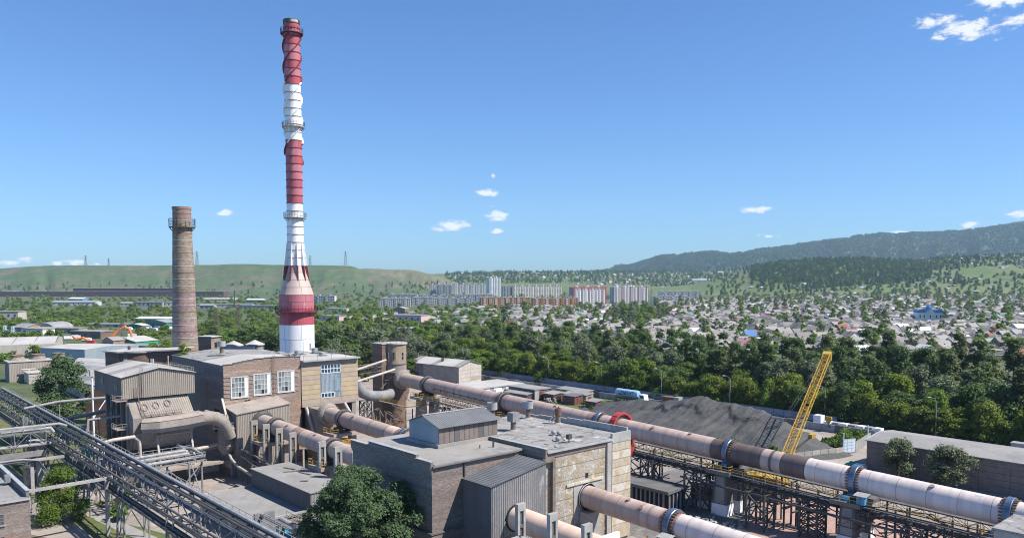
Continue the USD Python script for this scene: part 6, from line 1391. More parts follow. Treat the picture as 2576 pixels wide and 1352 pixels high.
for kk, (x0, y, L, cabm, bed, lab) in enumerate(((22.5, 97.0, 7.0, 'orange_paint', 'rust', 'orange dump truck half hidden behind the heap crest'), (79, 97.5, 15, 'white_paint', 'white_paint', 'white lorry with trailer of white bags on the road'), (132, 99, 9, 'white_paint', 'pipe_grey', 'white van roof showing above the warehouse roof'))):
    t = thing('truck', lab, 'lorry', (x0, y, 0))
    if kk == 1:
        obj('cab', M().box(x0, x0 + 2.4, y - 1.2, y + 1.2, .9, 3.6), cabm, t); obj('bed', M().box(x0 + 2.8, x0 + L + 6, y - 1.25, y + 1.25, 1.0, 1.4), 'steel_dark', t)
        for i in range(7): obj('bag_stack', M().box(x0 + 3.2 + i * 2.5, x0 + 5.3 + i * 2.5, y - 1.1, y + 1.1, 1.4, 2.1), 'pipe_grey' if i % 2 else 'white_paint', t)
    else:
        obj('cab', M().box(x0 + L - 2.2, x0 + L, y - 1.2, y + 1.2, .8, 3.3 if kk == 0 else 3.2), 'pipe_grey' if kk == 0 else cabm, t)
        obj('bed', M().hexa([(x0, y - 1.2, 1.4), (x0 + L - 2.5, y - 1.2, 1.4), (x0 + L - 2.5, y + 1.2, 1.4), (x0, y + 1.2, 1.4), (x0 - .4, y - 1.35, 3.1), (x0 + L - 2.4, y - 1.35, 3.1), (x0 + L - 2.4, y + 1.35, 3.1), (x0 - .4, y + 1.35, 3.1)]), bed, t)
    for x in (1.2, L - 1.6):
        for yy in (-1.2, .85): obj('wheel', M().tube((x0 + x, y + yy, .5), (x0 + x, y + yy + .35, .5), .5, 12), 'steel_dark', t)
# street lamps
lp = [(-47.5, 107.6), (-17, 107.6), (13.0, 107.6), (42.5, 107.6), (77, 107.6), (110, 107.6)]
ll = ['street lamp farthest left along the road, right of the gable hall', 'street lamp on the road behind the low red sheds', 'street lamp just right of the cement tanker', 'street lamp behind the right half of the heap', 'street lamp right of the crane boom', 'street lamp behind the panel warehouse']
for (a, b), lab in zip(lp, ll):
    t = thing('street_lamp', lab, 'street lamp', (a, b, 0), group='street lamps along the road')
    hgt = 10.2
    obj('pole', M().tube((a, b, 0), (a, b, hgt), .17, 8, .11), 'concrete', t); obj('arm', M().pipe([(a, b, hgt - .1), (a - .4, b - .5, hgt + .7), (a - 1.2, b - 1.5, hgt + 1.1)], .07, 6), 'steel_grey', t); obj('lamp_head', M().bar((a - 1.1, b - 1.4, hgt + 1.12), (a - 1.7, b - 2.1, hgt + 1.2), .4, .2), 'white_paint', t)

# ------------------------------------------------------------------ trees
KINDS = '/World/kinds'
stage.CreateClassPrim(KINDS)
def leaf_quads(P, Nn, size, g):
    n = len(P)
    r = g.normal(size=(n, 3)); Nn = Nn + .75 * r; Nn /= np.linalg.norm(Nn, axis=1)[:, None]
    t = np.cross(Nn, g.normal(size=(n, 3))); t /= np.linalg.norm(t, axis=1)[:, None]; b = np.cross(Nn, t)
    s = size * g.uniform(.6, 1.35, n)[:, None]
    V = np.stack([P - t * s * .5 - b * s * .28, P + t * s * .06 - b * s * .55, P + t * s * .55 + b * s * .1, P - t * s * .1 + b * s * .5], 1).reshape(-1, 3)
    i = np.arange(n)[:, None] * 4
    return V, np.vstack([i + [0, 1, 2], i + [0, 2, 3]])
def crown(seed, H, R, z0, n, size, kind):
    g = np.random.default_rng(seed)
    cl = []
    for _ in range({'poplar': 46, 'round': 40, 'bush': 32, 'willow': 40, 'hero': 190}[kind]):
        h = g.uniform(0, 1); z = z0 + (H - z0) * h
        if kind == 'poplar': env = R * min(1, 2.2 * (h + .12)) * (1 - .72 * h ** 2.2)
        elif kind == 'bush': env = R * math.sqrt(max(.05, 1 - (h * 1.0) ** 2.2))
        else: env = R * math.sqrt(max(.03, 1 - ((h - .42) / .6) ** 2))
        w, q = g.uniform(0, 2 * math.pi), math.sqrt(g.uniform(.12, 1))
        cr_ = R * g.uniform(.13, .36) if kind != 'hero' else R * g.uniform(.1, .23)
        env = max(.2, env - cr_ * .55)
        cl.append((env * q * math.cos(w), env * q * math.sin(w), min(z, H - cr_ * .6), cr_))
    if kind == 'hero':              # a few separate limbs, each with its own clumps
        lobes = [(0, 0, H - R * .55, R * .5)] + [(R * .56 * math.cos(w + g.uniform(-.3, .3)), R * .56 * math.sin(w), z0 + (H - z0) * g.uniform(.3, .72), R * g.uniform(.36, .5)) for w in np.arange(7) * .9]
        cl = []
        for _ in range(190):
            x, y, z, r = lobes[g.integers(0, len(lobes))]; d = g.normal(size=3); d /= np.linalg.norm(d); q = g.uniform(.35, 1) ** .5
            cl.append((x + d[0] * r * q, y + d[1] * r * q, max(z0, z + d[2] * r * q * .95), R * g.uniform(.07, .17)))
    else:
        cl.append((0, 0, H - R * .28, R * .3))
    cl = np.array(cl)
    pick = g.choice(len(cl), n, p=cl[:, 3] ** 2 / (cl[:, 3] ** 2).sum())
    d = g.normal(size=(n, 3)); d /= np.linalg.norm(d, axis=1)[:, None]
    d[:, 2] = np.where(d[:, 2] < -.35, -d[:, 2], d[:, 2])
    rad_ = cl[pick, 3] * (np.where(g.random(n) < .86, g.normal(.92, .2, n), g.uniform(1.1, 1.75, n)) if kind != 'hero' else np.where(g.random(n) < .93, g.normal(.95, .15, n), g.uniform(1.1, 1.7, n)))
    lum = 1 + .22 * np.sin(d[:, 0] * 5 + pick) * np.cos(d[:, 1] * 5 + pick * 2)
    P = cl[pick, :3] + d * (rad_ * lum)[:, None] * np.array([1, 1, .85])
    up = np.array([0, 0, .8])
    P[:, 2] = np.maximum(P[:, 2], .15)
    return leaf_quads(P, d + up, size, g)
def trunk(seed, H, R, z0, r):
    g = np.random.default_rng(seed); m = M()
    m.pipe([(0, 0, -.1), (.1, .05, z0 + .5), (.2, -.1, H * .55), (0, .1, H * .85)], [r, r * .8, r * .5, r * .15], 7)
    for i in range(7):
        w = g.uniform(0, 6.3); z = z0 + (H - z0) * g.uniform(.05, .6)
        m.pipe([(.1, 0, z), (R * .35 * math.cos(w), R * .35 * math.sin(w), z + R * .25), (R * .75 * math.cos(w), R * .75 * math.sin(w), z + R * .6)], [r * .45, r * .3, r * .08], 5)
    return m
protos = {}
def tree_kind(name, kind, lm, seed, H, R, z0, n, size, tr):
    p = f'{KINDS}/{name}'
    UsdGeom.Xform.Define(stage, p); base[p] = np.zeros(3)
    obj('crown', crown(seed, H, R, z0, n, size, kind), lm, p)
    obj('trunk', trunk(seed, H, R, z0, tr), 'bark', p)
    protos.setdefault(name.rstrip('abcdef').rstrip('_'), []).append((p, H, R))
for k, lm in enumerate(('leaf_dark', 'leaf_poplar', 'leaf_dark', 'leaf_poplar')):
    tree_kind(f'poplar_{"abcd"[k]}', 'poplar', lm, 20 + k, 20, 4.6, 2.0, 6500, .52, .3)
for k, lm in enumerate(('leaf_maple', 'leaf_bush', 'leaf_dark')):
    tree_kind(f'round_{"abc"[k]}', 'round', lm, 40 + k, 11, 4.8, 1.0, 5200, .46, .22)
for k, lm in enumerate(('leaf_bush', 'leaf_maple', 'leaf_bush')):
    tree_kind(f'bush_{"abc"[k]}', 'bush', lm, 60 + k, 7.5, 4.6, .2, 4600, .42, .16)
for k in range(2):
    tree_kind(f'willow_{"ab"[k]}', 'willow', 'leaf_willow', 80 + k, 14, 5.2, 1.2, 6000, .44, .26)
tree_kind('hero_a', 'hero', 'leaf_hero', 101, 18.6, 8.8, 1.0, 95000, .26, .45)
tree_kind('hero_b', 'round', 'leaf_hero', 102, 21.5, 6.4, 1.5, 30000, .36, .4)
tree_kind('hero_c', 'bush', 'leaf_maple', 103, 9.5, 4.6, .6, 20000, .24, .22)
tree_kind('hero_d', 'willow', 'leaf_willow', 104, 8.8, 3.6, .6, 14000, .26, .18)
def copy(name, proto, loc, label, cat, group=None, s=1.0, sz=None, rot=None):
    path = numbered('/World', name); x = UsdGeom.Xform.Define(stage, path)
    x.AddTranslateOp().Set(Gf.Vec3d(*map(float, loc))); x.AddRotateZOp().Set(float(rnd.uniform(0, 360) if rot is None else rot))
    sz = s if sz is None else sz
    x.AddScaleOp().Set(Gf.Vec3f(s, s, sz) if np.ndim(s) == 0 else Gf.Vec3f(*s))
    x.GetPrim().GetReferences().AddInternalReference(proto); x.GetPrim().SetInstanceable(True)
    tag(x.GetPrim(), label, cat, group)
copy('leafy_tree', f'{KINDS}/hero_a', wl(96.5, -72.5), 'big leafy tree in the foreground, left of the grey brick hall', 'tree', rot=20)
copy('leafy_tree', f'{KINDS}/hero_b', wl(-46, -79.5), 'tall dark tree behind the pipe bridge, left of the filter house', 'tree', rot=70, s=1.12, sz=1.08)
copy('leafy_tree', f'{KINDS}/hero_c', wl(32.5, -98.0), 'bushy tree beside the wet lane under the pipe bridge', 'tree', rot=10)
copy('leafy_tree', f'{KINDS}/hero_d', wl(123.2, 50.0), 'small silvery tree before the panel warehouse, left one', 'tree', rot=0)
copy('leafy_tree', f'{KINDS}/hero_d', wl(134.5, 48.5), 'small silvery tree before the panel warehouse, right and wider one', 'tree', rot=130, s=1.3, sz=1.02)
copy('leafy_tree', f'{KINDS}/hero_d', wl(160.5, 50), 'tip of a silvery tree at the right edge before the warehouse', 'tree', rot=200, s=.9)
copy('roof_shrub', f'{KINDS}/bush_a', wl(-13, -58.8, 25.1), 'small shrub growing on the ruined roof edge of the brick building', 'shrub', s=.35, sz=.38)
copy('roof_shrub', f'{KINDS}/bush_b', wl(88, -58, 0), 'bush in the shadow at the foot of the grey brick hall', 'shrub', s=.4)
# tree belt beyond the road
def ordinal(n): return f'{n}' + ('th' if 10 <= n % 100 <= 20 else {1: 'st', 2: 'nd', 3: 'rd'}.get(n % 10, 'th'))
trng = random.Random(5)
belt = []
def place(a, b, kind, s, sz):
    w = wl(a, b); u, v = pix([w[0], w[1], 8.0])
    if -60 < u < 2660: belt.append((kind, float(u), w, s, sz, b))
a = -170.0
while a < 178:
    place(a + trng.uniform(-1, 1), 110.5 + trng.uniform(-.8, 1.5), 'bush' if trng.random() < .85 else 'round', trng.uniform(.75, 1.2), trng.uniform(.65, 1.4)); a += trng.uniform(4.2, 6.6)
a = -170.0
while a < 178:
    place(a + trng.uniform(-2, 2), 116.5 + trng.uniform(-1.5, 2), 'bush' if trng.random() < .35 else 'round', trng.uniform(.85, 1.15), trng.uniform(.85, 1.1)); a += 6.6
for row, bb in enumerate((124, 132, 141, 150, 160, 170)):
    a = -175.0 if row < 4 else 45.0
    while a < 185:
        x = a + trng.uniform(-3, 3); b = bb + trng.uniform(-3, 3)
        tall = (x > -5 and trng.random() < (.55 + .2 * row)) or (x <= -5 and trng.random() < .12 * row)
        wil = trng.random() < .16
        if tall: place(x, b, 'willow' if wil else 'poplar', trng.uniform(.9, 1.15), trng.uniform(.82, 1.02) * (1 + .05 * row if not wil else 1.2))
        else: place(x, b, 'willow' if wil else 'round', trng.uniform(.95, 1.25), trng.uniform(.95, 1.3))
        a += 8.2
# grove widening to the left, behind gable hall and dust tower, up to the first houses
for _ in range(330):
    u, y = trng.uniform(800, 1640), trng.uniform(330, 500)
    w = np.array([(u - CX) / FPX * y, y, 0]); a, b = ab(w)
    if b < 160 and a > -190 and b > 112: continue
    if a > -80 and b < 160: continue
    if any((w[0] - q[2][0]) ** 2 + (w[1] - q[2][1]) ** 2 < 46 for q in belt): continue
    if u < 1000 and y < 360 and a > -95: continue
    k = trng.choice(['round', 'round', 'poplar', 'willow', 'bush'])
    belt.append((k, u, w, trng.uniform(.9, 1.3), trng.uniform(.75, 1.0) if k == 'poplar' else trng.uniform(.9, 1.3), 200 + y))
# dark grove left of and behind the painted chimney
for u, y, k, s, sz in ((612, 395, 'poplar', 1.5, .98), (632, 410, 'poplar', 1.6, 1.02), (655, 392, 'poplar', 1.6, .95), (676, 400, 'poplar', 1.6, 1.0), (696, 392, 'poplar', 1.5, .92), (800, 400, 'poplar', 1.4, .8), (822, 410, 'poplar', 1.6, .95), (848, 395, 'poplar', 1.6, 1.0), (872, 405, 'poplar', 1.7, 1.05), (900, 395, 'willow', 1.5, 1.3), (928, 400, 'willow', 1.6, 1.4), (955, 392, 'willow', 1.5, 1.35), (980, 380, 'round', 1.4, 1.3), (640, 330, 'bush', 1.2, 1.1), (672, 325, 'bush', 1.3, 1.2), (700, 330, 'round', 1.0, .9), (812, 325, 'round', 1.1, 1.0), (790, 315, 'bush', 1.1, 1.1), (575, 330, 'bush', 1.3, .9), (600, 335, 'bush', 1.3, 1.0), (535, 560, 'poplar', 1.1, .75), (560, 470, 'bush', 1.4, .9)):
    belt.append((k, u, np.array([(u - CX) / FPX * y, y, 0]), s, sz, 900))
NAMES = {'poplar': ('poplar_tree', ['tall dark green poplar', 'tall grey green poplar', 'tall deep green poplar', 'tall olive green poplar']), 'round': ('broad_tree', ['fresh green broad tree', 'yellow green broad tree', 'dark green broad tree']), 'bush': ('bushy_tree', ['yellow green bushy tree', 'bright green bushy tree', 'broad yellow green bush']), 'willow': ('willow_tree', ['silvery willow like tree', 'wispy silvery tree'])}
MARKS = [(640, 'left of the painted chimney'), (790, 'behind the painted chimney'), (900, 'right of the painted chimney'), (1010, 'behind the dust tower'), (1110, 'above the gable hall'), (1215, 'past the gable hall'), (1330, 'left of the first street lamp'), (1420, 'right of the first street lamp'), (1505, 'left of the second street lamp'), (1590, 'above the cement tanker'), (1670, 'left of the third street lamp'), (1760, 'above the heap crest'), (1865, 'left of the fourth street lamp'), (1960, 'right of the fourth street lamp'), (2060, 'left of the crane boom'), (2150, 'right of the crane boom'), (2260, 'above the warehouse gable'), (2350, 'left of the last street lamp'), (2450, 'right of the last street lamp'), (9999, 'near the right edge')]
ONES = ['', 'first', 'second', 'third', 'fourth', 'fifth', 'sixth', 'seventh', 'eighth', 'ninth', 'tenth', 'eleventh', 'twelfth', 'thirteenth', 'fourteenth', 'fifteenth', 'sixteenth', 'seventeenth', 'eighteenth', 'nineteenth']
def unique(items):                      # [(what, where)] -> labels; repeats get their order from the left
    tot, seen, out = {}, {}, []
    for k in items: tot[k] = tot.get(k, 0) + 1
    for k in items:
        seen[k] = seen.get(k, 0) + 1; n = seen[k]
        out.append(f'{k[0]} {k[1]}' if tot[k] == 1 else f'{ONES[n] if n > 1 else "leftmost"} {k[0]} {k[1]}')
    return out
belt.sort(key=lambda q: q[1])
picks = [trng.randrange(len(protos[q[0]])) for q in belt]
items = []
for (k, u, w, s, sz, b), pk in zip(belt, picks):
    row = 'in the front row' if b < 114 else 'in the second row' if b < 121 else 'in the third rank' if b < 129 else 'in the fourth rank' if b < 137 else 'in the fifth rank' if b < 146 else 'in the rear rank' if 155 < b < 165 else 'in the top rank' if b < 175 else 'in the near grove' if b < 590 else 'in the middle grove' if b < 645 else 'in the far grove'
    items.append((NAMES[k][1][pk], row + ' ' + next(t for m_, t in MARKS if u < m_)))
for (k, u, w, s, sz, b), pk, lab in zip(belt, picks, unique(items)):
    p = protos[k][pk][0]
    copy(NAMES[k][0], p, w, lab, 'tree', 'trees of the roadside belt and grove', (s * trng.uniform(.88, 1.12), s * trng.uniform(.88, 1.12), sz))

# ------------------------------------------------------------------ instanced woods (uncountable)
def instancer(name, kinds, pts, scales, label, cat):
    path = numbered('/World', name); pi = UsdGeom.PointInstancer.Define(stage, path)
    rel = pi.CreatePrototypesRel()
    for i, (lm, seed, H, R, n, size, kd) in enumerate(kinds):
        pp = f'{path}/crown_kind' + (f'_{i:03d}' if i else '')
        v, f = crown(seed, H, R, .5, n, size, kd)
        usdkit.mesh(stage, pp, (v, f), mats[lm]); rel.AddTarget(pp)
    n = len(pts); g = np.random.default_rng(len(name))
    pi.CreateProtoIndicesAttr([int(x) for x in g.integers(0, len(kinds), n)])
    pi.CreatePositionsAttr([Gf.Vec3f(*map(float, p)) for p in pts])
    pi.CreateScalesAttr([Gf.Vec3f(float(s), float(s), float(s * z)) for s, z in zip(scales, g.uniform(.8, 1.25, n))])
    pi.CreateOrientationsAttr([Gf.Quath(float(math.cos(w / 2)), 0, 0, float(math.sin(w / 2))) for w in g.uniform(0, 6.28, n)])
    tag(pi.GetPrim(), label, cat, kind='stuff')
def inpoly(u, v, poly):
    c = False; j = len(poly) - 1
    for i in range(len(poly)):
        (x0, y0), (x1, y1) = poly[i], poly[j]
        if (y0 > v) != (y1 > v) and u < (x1 - x0) * (v - y0) / (y1 - y0) + x0: c = not c
        j = i
    return c
hrng = random.Random(3)
def onhill(name, polys, n, jit=0):
    V = hills[name]; out = []; tries = 0
    while len(out) < n and tries < n * 60:
        tries += 1
        i, j = hrng.uniform(0, V.shape[0] - 5), hrng.uniform(0, V.shape[1] - 2)
        i0, j0 = int(i), int(j); s, t_ = i - i0, j - j0
        p = (V[i0, j0] * (1 - s) + V[i0 + 1, j0] * s) * (1 - t_) + (V[i0, j0 + 1] * (1 - s) + V[i0 + 1, j0 + 1] * s) * t_
        u, v = pix(p)
        if any(inpoly(u, v, q) for q in polys): out.append(p)
    return out
far = [('leaf_far', 201, 10, 4.6, 200, 1.9, 'round'), ('leaf_far', 202, 12, 4.0, 200, 1.8, 'poplar'), ('leaf_maple', 203, 7, 4.8, 160, 1.9, 'bush')]
wood = onhill('right_slope', [[(1885, 690), (1895, 668), (1960, 657), (2060, 650), (2160, 650), (2260, 652), (2350, 664), (2340, 700), (2300, 712), (2200, 714), (2100, 722), (2030, 728), (2025, 712), (1960, 712), (1890, 705)]], 2100) + \
    onhill('right_slope', [[(2350, 650), (2700, 636), (2700, 668), (2560, 672), (2480, 668), (2350, 684)], [(1900, 720), (1940, 705), (1960, 722), (1930, 732)], [(2360, 712), (2420, 708), (2500, 714), (2460, 722)]], 420) + onhill('right_slope', [[(1780, 690), (2700, 690), (2700, 742), (1780, 742)]], 320) + onhill('right_slope', [[(1870, 676), (2420, 650), (2420, 722), (2000, 735), (1870, 712)]], 500)
instancer('hillside_forest', far, wood, [hrng.uniform(.7, 1.25) for _ in wood], 'dark forest covering the low hill at the right', 'forest')
pl = onhill('plateau', [[(1120, 684), (1600, 684), (1900, 676), (1900, 720), (1700, 722), (1420, 712), (1120, 712)]], 2400) + onhill('mountain_ridge', [[(1400, 660), (2600, 630), (2600, 660), (2300, 668), (1760, 684), (1400, 690)]], 1200)
instancer('plateau_trees', far, pl, [hrng.uniform(.5, 1.2) for _ in pl], 'scattered trees over the gardens on the far plateau', 'trees')
gd = onhill('green_hill', [[(0, 712), (700, 712), (1000, 712), (1100, 730), (1150, 744), (0, 744)]], 160) + onhill('dry_hill', [[(1000, 712), (1250, 712), (1250, 735), (1000, 735)]], 130)
instancer('hill_foot_bushes', far, gd, [hrng.uniform(.5, 1.0) for _ in gd], 'bushes along the foot of the green hill', 'bushes')
rd = onhill('mountain_ridge', [[(1500, 676), (1665, 643), (1800, 632), (2000, 614), (2200, 588), (2450, 577), (2700, 545), (2700, 640), (2000, 668), (1500, 690)]], 8000)
instancer('mountain_forest', [('leaf_far', 211, 10, 11, 110, 5.5, 'bush'), ('leaf_far', 212, 13, 9, 100, 5.0, 'round')], rd, [hrng.uniform(.6, 1.3) for _ in rd], 'dense forest clothing the far mountain ridge', 'forest')

# ------------------------------------------------------------------ village houses
mat('slate_roof', (.2, .188, .175), (.16, .152, .145), s=.05, fine=.12, fs=1.5); mat('slate_pale', (.27, .252, .23), (.22, .208, .195), s=.05, fine=.1, fs=1.5)
mat('tin_white', (.58, .6, .62), (.5, .52, .54), s=.1, r=.4); mat('roof_red', (.26, .075, .06), (.22, .08, .065), s=.1); mat('roof_green', (.06, .2, .13), (.07, .23, .16), s=.1); mat('roof_plum', (.17, .09, .12), (.2, .11, .13), s=.1)
mat('roof_blue', (.07, .16, .34), (.08, .19, .38), s=.1); mat('wall_cream', (.58, .54, .45), (.5, .47, .4), s=.3); mat('wall_white', (.7, .7, .69), (.62, .62, .61), s=.3); mat('wall_log', (.17, .105, .065), (.22, .14, .085), s=.3, st=HS); mat('wall_blue', (.25, .38, .5), s=.3); mat('wall_ochre', (.5, .34, .16), s=.3)
houses = []
ROOF = {'slate_roof': 'grey', 'slate_pale': 'ash pale', 'tin_white': 'white tin', 'roof_red': 'dark red', 'roof_green': 'green', 'roof_plum': 'plum', 'roof_blue': 'blue'}
WALL = {'wall_cream': 'cream', 'wall_white': 'white', 'wall_log': 'timber', 'wall_blue': 'blue', 'wall_ochre': 'ochre', 'brickred': 'brick'}
def house_kind(i, typ, rf, wm):
    p = f'{KINDS}/house_{i:03d}'; UsdGeom.Xform.Define(stage, p); base[p] = np.zeros(3)
    w, d, h, o = 5.0, 4.0, 2.9, .55
    r = {'hip': 2.3, 'gable': 2.9, 'attic': 4.2}[typ]
    if typ == 'attic': h = 3.1
    obj('wall', M().box(-w, w, -d, d, 0, h), wm, p)
    m = M()
    if typ == 'hip':
        c = [(-w - o, -d - o, h), (w + o, -d - o, h), (w + o, d + o, h), (-w - o, d + o, h)]; a_, b_ = (-w * .25, 0, h + r), (w * .25, 0, h + r)
        m.poly([c[0], c[1], b_, a_]).poly([c[1], c[2], b_]).poly([c[2], c[3], a_, b_]).poly([c[3], c[0], a_]).poly(c[::-1])
    else:
        P = [(-w - o, -d - o, h - .2), (-w - o, 0, h + r), (-w - o, d + o, h - .2), (-w - o, d + o, h - .35), (-w - o, 0, h + r - .18), (-w - o, -d - o, h - .35)]
        m.prism([P[0], P[1], P[4], P[5]], (2 * (w + o), 0, 0)).prism([P[1], P[2], P[3], P[4]], (2 * (w + o), 0, 0))
        obj('gable', M().prism([(-w, -d, h), (-w, d, h), (-w, 0, h + r - .2)], (2 * w, 0, 0)), wm, p)
    ro = obj('roof', m, rf, p)
    if i % 3 != 1: obj('chimney', M().box(-1.3, -.7, .5, 1.1, h + .6, h + r + .6), 'brickred' if i % 2 else 'concrete', ro)
    for x in (-3, 0, 3):
        if x or i % 2: obj('window', M().box(x - .55, x + .55, -d - .06, -d + .02, 1.1, 2.3), 'glass_dark', p)
    for y in (-1.8, 1.8): obj('window', M().box(w - .02, w + .06, y - .5, y + .5, 1.1, 2.3), 'glass_dark', p); obj('window', M().box(-w - .06, -w + .02, y - .5, y + .5, 1.1, 2.3), 'glass_dark', p)
    if typ == 'attic': obj('attic_window', M().box(w - .02, w + .06, -.7, .7, h + .7, h + 2.0), 'glass_dark', p)
    obj('annex', M().hexa([(-w - 3.2, -2.6, 0), (-w, -2.6, 0), (-w, 2.6, 0), (-w - 3.2, 2.6, 0), (-w - 3.2, -2.6, 2.1), (-w, -2.6, 2.6), (-w, 2.6, 2.6), (-w - 3.2, 2.6, 2.1)]), 'concrete' if i % 2 else 'wall_log', p)
    obj('annex_roof', M().hexa([(-w - 3.5, -2.9, 2.1), (-w - .6, -2.9, 2.62), (-w - .6, 2.9, 2.62), (-w - 3.5, 2.9, 2.1), (-w - 3.5, -2.9, 2.2), (-w - .6, -2.9, 2.72), (-w - .6, 2.9, 2.72), (-w - 3.5, 2.9, 2.2)]), 'slate_pale' if i % 3 else 'slate_roof', p)
    houses.append((p, typ, rf, wm))
i = 0
for typ, rf, wm in (('hip', 'slate_roof', 'wall_cream'), ('hip', 'slate_pale', 'wall_log'), ('hip', 'slate_pale', 'wall_white'), ('gable', 'slate_roof', 'wall_log'), ('gable', 'slate_pale', 'brickred'), ('gable', 'slate_roof', 'wall_white'), ('hip', 'slate_roof', 'wall_log'), ('gable', 'slate_pale', 'wall_cream'),
                    ('attic', 'slate_roof', 'brickred'), ('attic', 'slate_pale', 'wall_log'), ('gable', 'tin_white', 'wall_cream'), ('attic', 'roof_plum', 'wall_white'), ('gable', 'roof_red', 'wall_log'), ('hip', 'roof_green', 'wall_cream'), ('gable', 'roof_green', 'wall_blue'), ('hip', 'slate_roof', 'wall_blue'), ('attic', 'roof_blue', 'wall_white'), ('gable', 'slate_pale', 'wall_ochre')):
    house_kind(i, typ, rf, wm); i += 1
weights = [9, 9, 8, 8, 7, 6, 8, 7, 3, 3, 2.5, 1.2, 1.0, .7, .6, 2, .2, 2]
vr = random.Random(21)
spots = []
th_ = math.radians(18)
for ri, ry in enumerate(np.arange(400, 2300, 18.0)):
    for cx_ in np.arange(-700, 2000, 13.2):
        x = cx_ + vr.uniform(-2.5, 2.5) + (ri % 2) * 7; y = ry + vr.uniform(-3, 3) + .14 * (cx_ - 200)
        u, v = pix([x, y, 0])
        if y < 425 or not (880 < u < 2680): continue
        lim = np.interp(u, [880, 1000, 1280, 1440, 1640, 1660, 1900, 2100, 2576], [800, 790, 768, 773, 768, 762, 748, 744, 742])
        front = np.interp(u, [880, 1280, 1440, 1640, 2000, 2576], [806, 845, 872, 880, 892, 910])
        if v < lim or v > front: continue
        if u < 1280 and vr.random() < .78: continue
        if (u - 1610) ** 2 / 80 ** 2 + (v - 790) ** 2 / 26 ** 2 < 1: continue
        if (u - 2340) ** 2 / 45 ** 2 + (v - 800) ** 2 / 16 ** 2 < 1: continue
        if u < 1300 + 40 and v > 830: continue
        if vr.random() < .12: continue
        spots.append((y, x, u, ri))
spots.sort()
VM = [(1290, 'left of the orange brick blocks'), (1345, 'below the left orange block'), (1400, 'below the gap of the orange blocks'), (1460, 'below the right orange block'), (1520, 'below the red topped block'), (1600, 'below the rose striped block'), (1680, 'right of the rose striped block'), (1760, 'below the long pale block'), (1850, 'below the open meadow'), (1940, 'below the blue walled house'), (2020, 'below the left end of the forest'), (2080, 'above the crane head'), (2150, 'below the middle of the forest'), (2230, 'well left of the church'), (2300, 'just left of the church'), (2380, 'below the church'), (2450, 'right of the church'), (2520, 'far right of the church'), (9999, 'at the right edge')]
picked = []
for q in spots[:300]:
    picked.append((q, vr.choices(houses, weights)[0]))
picked.sort(key=lambda k: k[0][2])
ys = sorted({q[3] for q, _ in picked}); rowno = {r: k for k, r in enumerate(ys)}
items = []
for (y, x, u, ri), (p, typ, rf, wm) in picked:
    items.append((f'{WALL[wm]} house with {ROOF[rf]} {typ if typ != "attic" else "steep"} roof,', ('front' if rowno[ri] == 0 else ONES[rowno[ri] + 1]) + ' row, ' + next(t for m_, t in VM if u < m_)))
for ((y, x, u, ri), (p, typ, rf, wm)), lab in zip(picked, unique(items)):
    copy('village_house', p, (x, y, 0), ' '.join(lab.split()[:16]), 'house', 'houses of the village beyond the tree belt', (vr.uniform(.82, 1.15), vr.uniform(.85, 1.15), vr.uniform(.9, 1.12)), rot=math.degrees(th_) + vr.choice([0, 0, 90, 180]) + vr.uniform(-5, 5))
acc = {}
hs_slope = onhill('right_slope', [[(1860, 700), (2700, 690), (2700, 742), (1860, 742)]], 34) + onhill('right_slope', [[(2380, 648), (2700, 640), (2700, 690), (2480, 676)]], 70)
hs_pl = onhill('plateau', [[(1420, 690), (1760, 684), (1900, 680), (1900, 716), (1600, 722), (1420, 716)], [(1120, 686), (1420, 685), (1420, 700), (1120, 700)]], 330) + onhill('mountain_ridge', [[(1780, 668), (2600, 632), (2600, 648), (1800, 682)]], 120)
for (x, y, z, sc) in [(q[1], q[0], 0, 1.0) for q in spots[300:]] + [(p[0], p[1], p[2] - .5, vr.uniform(.9, 1.3)) for p in hs_slope + hs_pl]:
    p, typ, rf, wm = vr.choices(houses, weights)[0]
    if z and vr.random() < .35: rf = 'tin_white'
    w, d, h, r, o = 5 * sc * vr.uniform(.8, 1.15), 4 * sc * vr.uniform(.85, 1.1), 2.8 * sc, 2.5 * sc, .5
    t_ = th_ + vr.choice([0, 1.57]) + vr.uniform(-.1, .1); c_, s_ = math.cos(t_), math.sin(t_)
    T = lambda X: np.array([(x + a * c_ - b * s_, y + a * s_ + b * c_, z + e) for a, b, e in X])
    mw = acc.setdefault(('wall', wm), M()); mr = acc.setdefault(('roof', rf), M())
    mw.add(T([(-w, -d, -1), (w, -d, -1), (w, d, -1), (-w, d, -1), (-w, -d, h), (w, -d, h), (w, d, h), (-w, d, h)]), M.BF)
    k = .28 if typ == 'hip' else 1.08
    V = T([(-w - o, -d - o, h - .1), (w + o, -d - o, h - .1), (w + o, d + o, h - .1), (-w - o, d + o, h - .1), (-w * k, 0, h + r), (w * k, 0, h + r)])
    mr.add(V, [[0, 1, 5], [0, 5, 4], [2, 3, 4], [2, 4, 5], [1, 2, 5], [3, 0, 4]])
t = thing('distant_houses', 'hundreds of small far houses at the back of the village and on the slopes', 'houses', (0, 0, 0), plant=False, kind='stuff')
for (nm, mt), m in acc.items(): obj(nm, m, mt, t, kind='stuff')
gp = []
for (y, x, u, ri) in spots:
    if vr.random() < .34: gp.append((x + vr.uniform(-7, 7), y + vr.choice([-8.5, 8.5]) + vr.uniform(-2, 2), 0))
for _ in range(150):
    u, v = vr.gauss(1610, 45), vr.gauss(793, 13)
    w = at(u, v, 0); gp.append(w)
sp_ = []
for _ in range(1900):
    u = vr.uniform(-40, 1290); v = vr.uniform(741, 850)
    sp_.append(at(u, v, 0))
for _ in range(220):
    sp_.append(at(vr.uniform(-60, 700), vr.uniform(846, 915), 0))
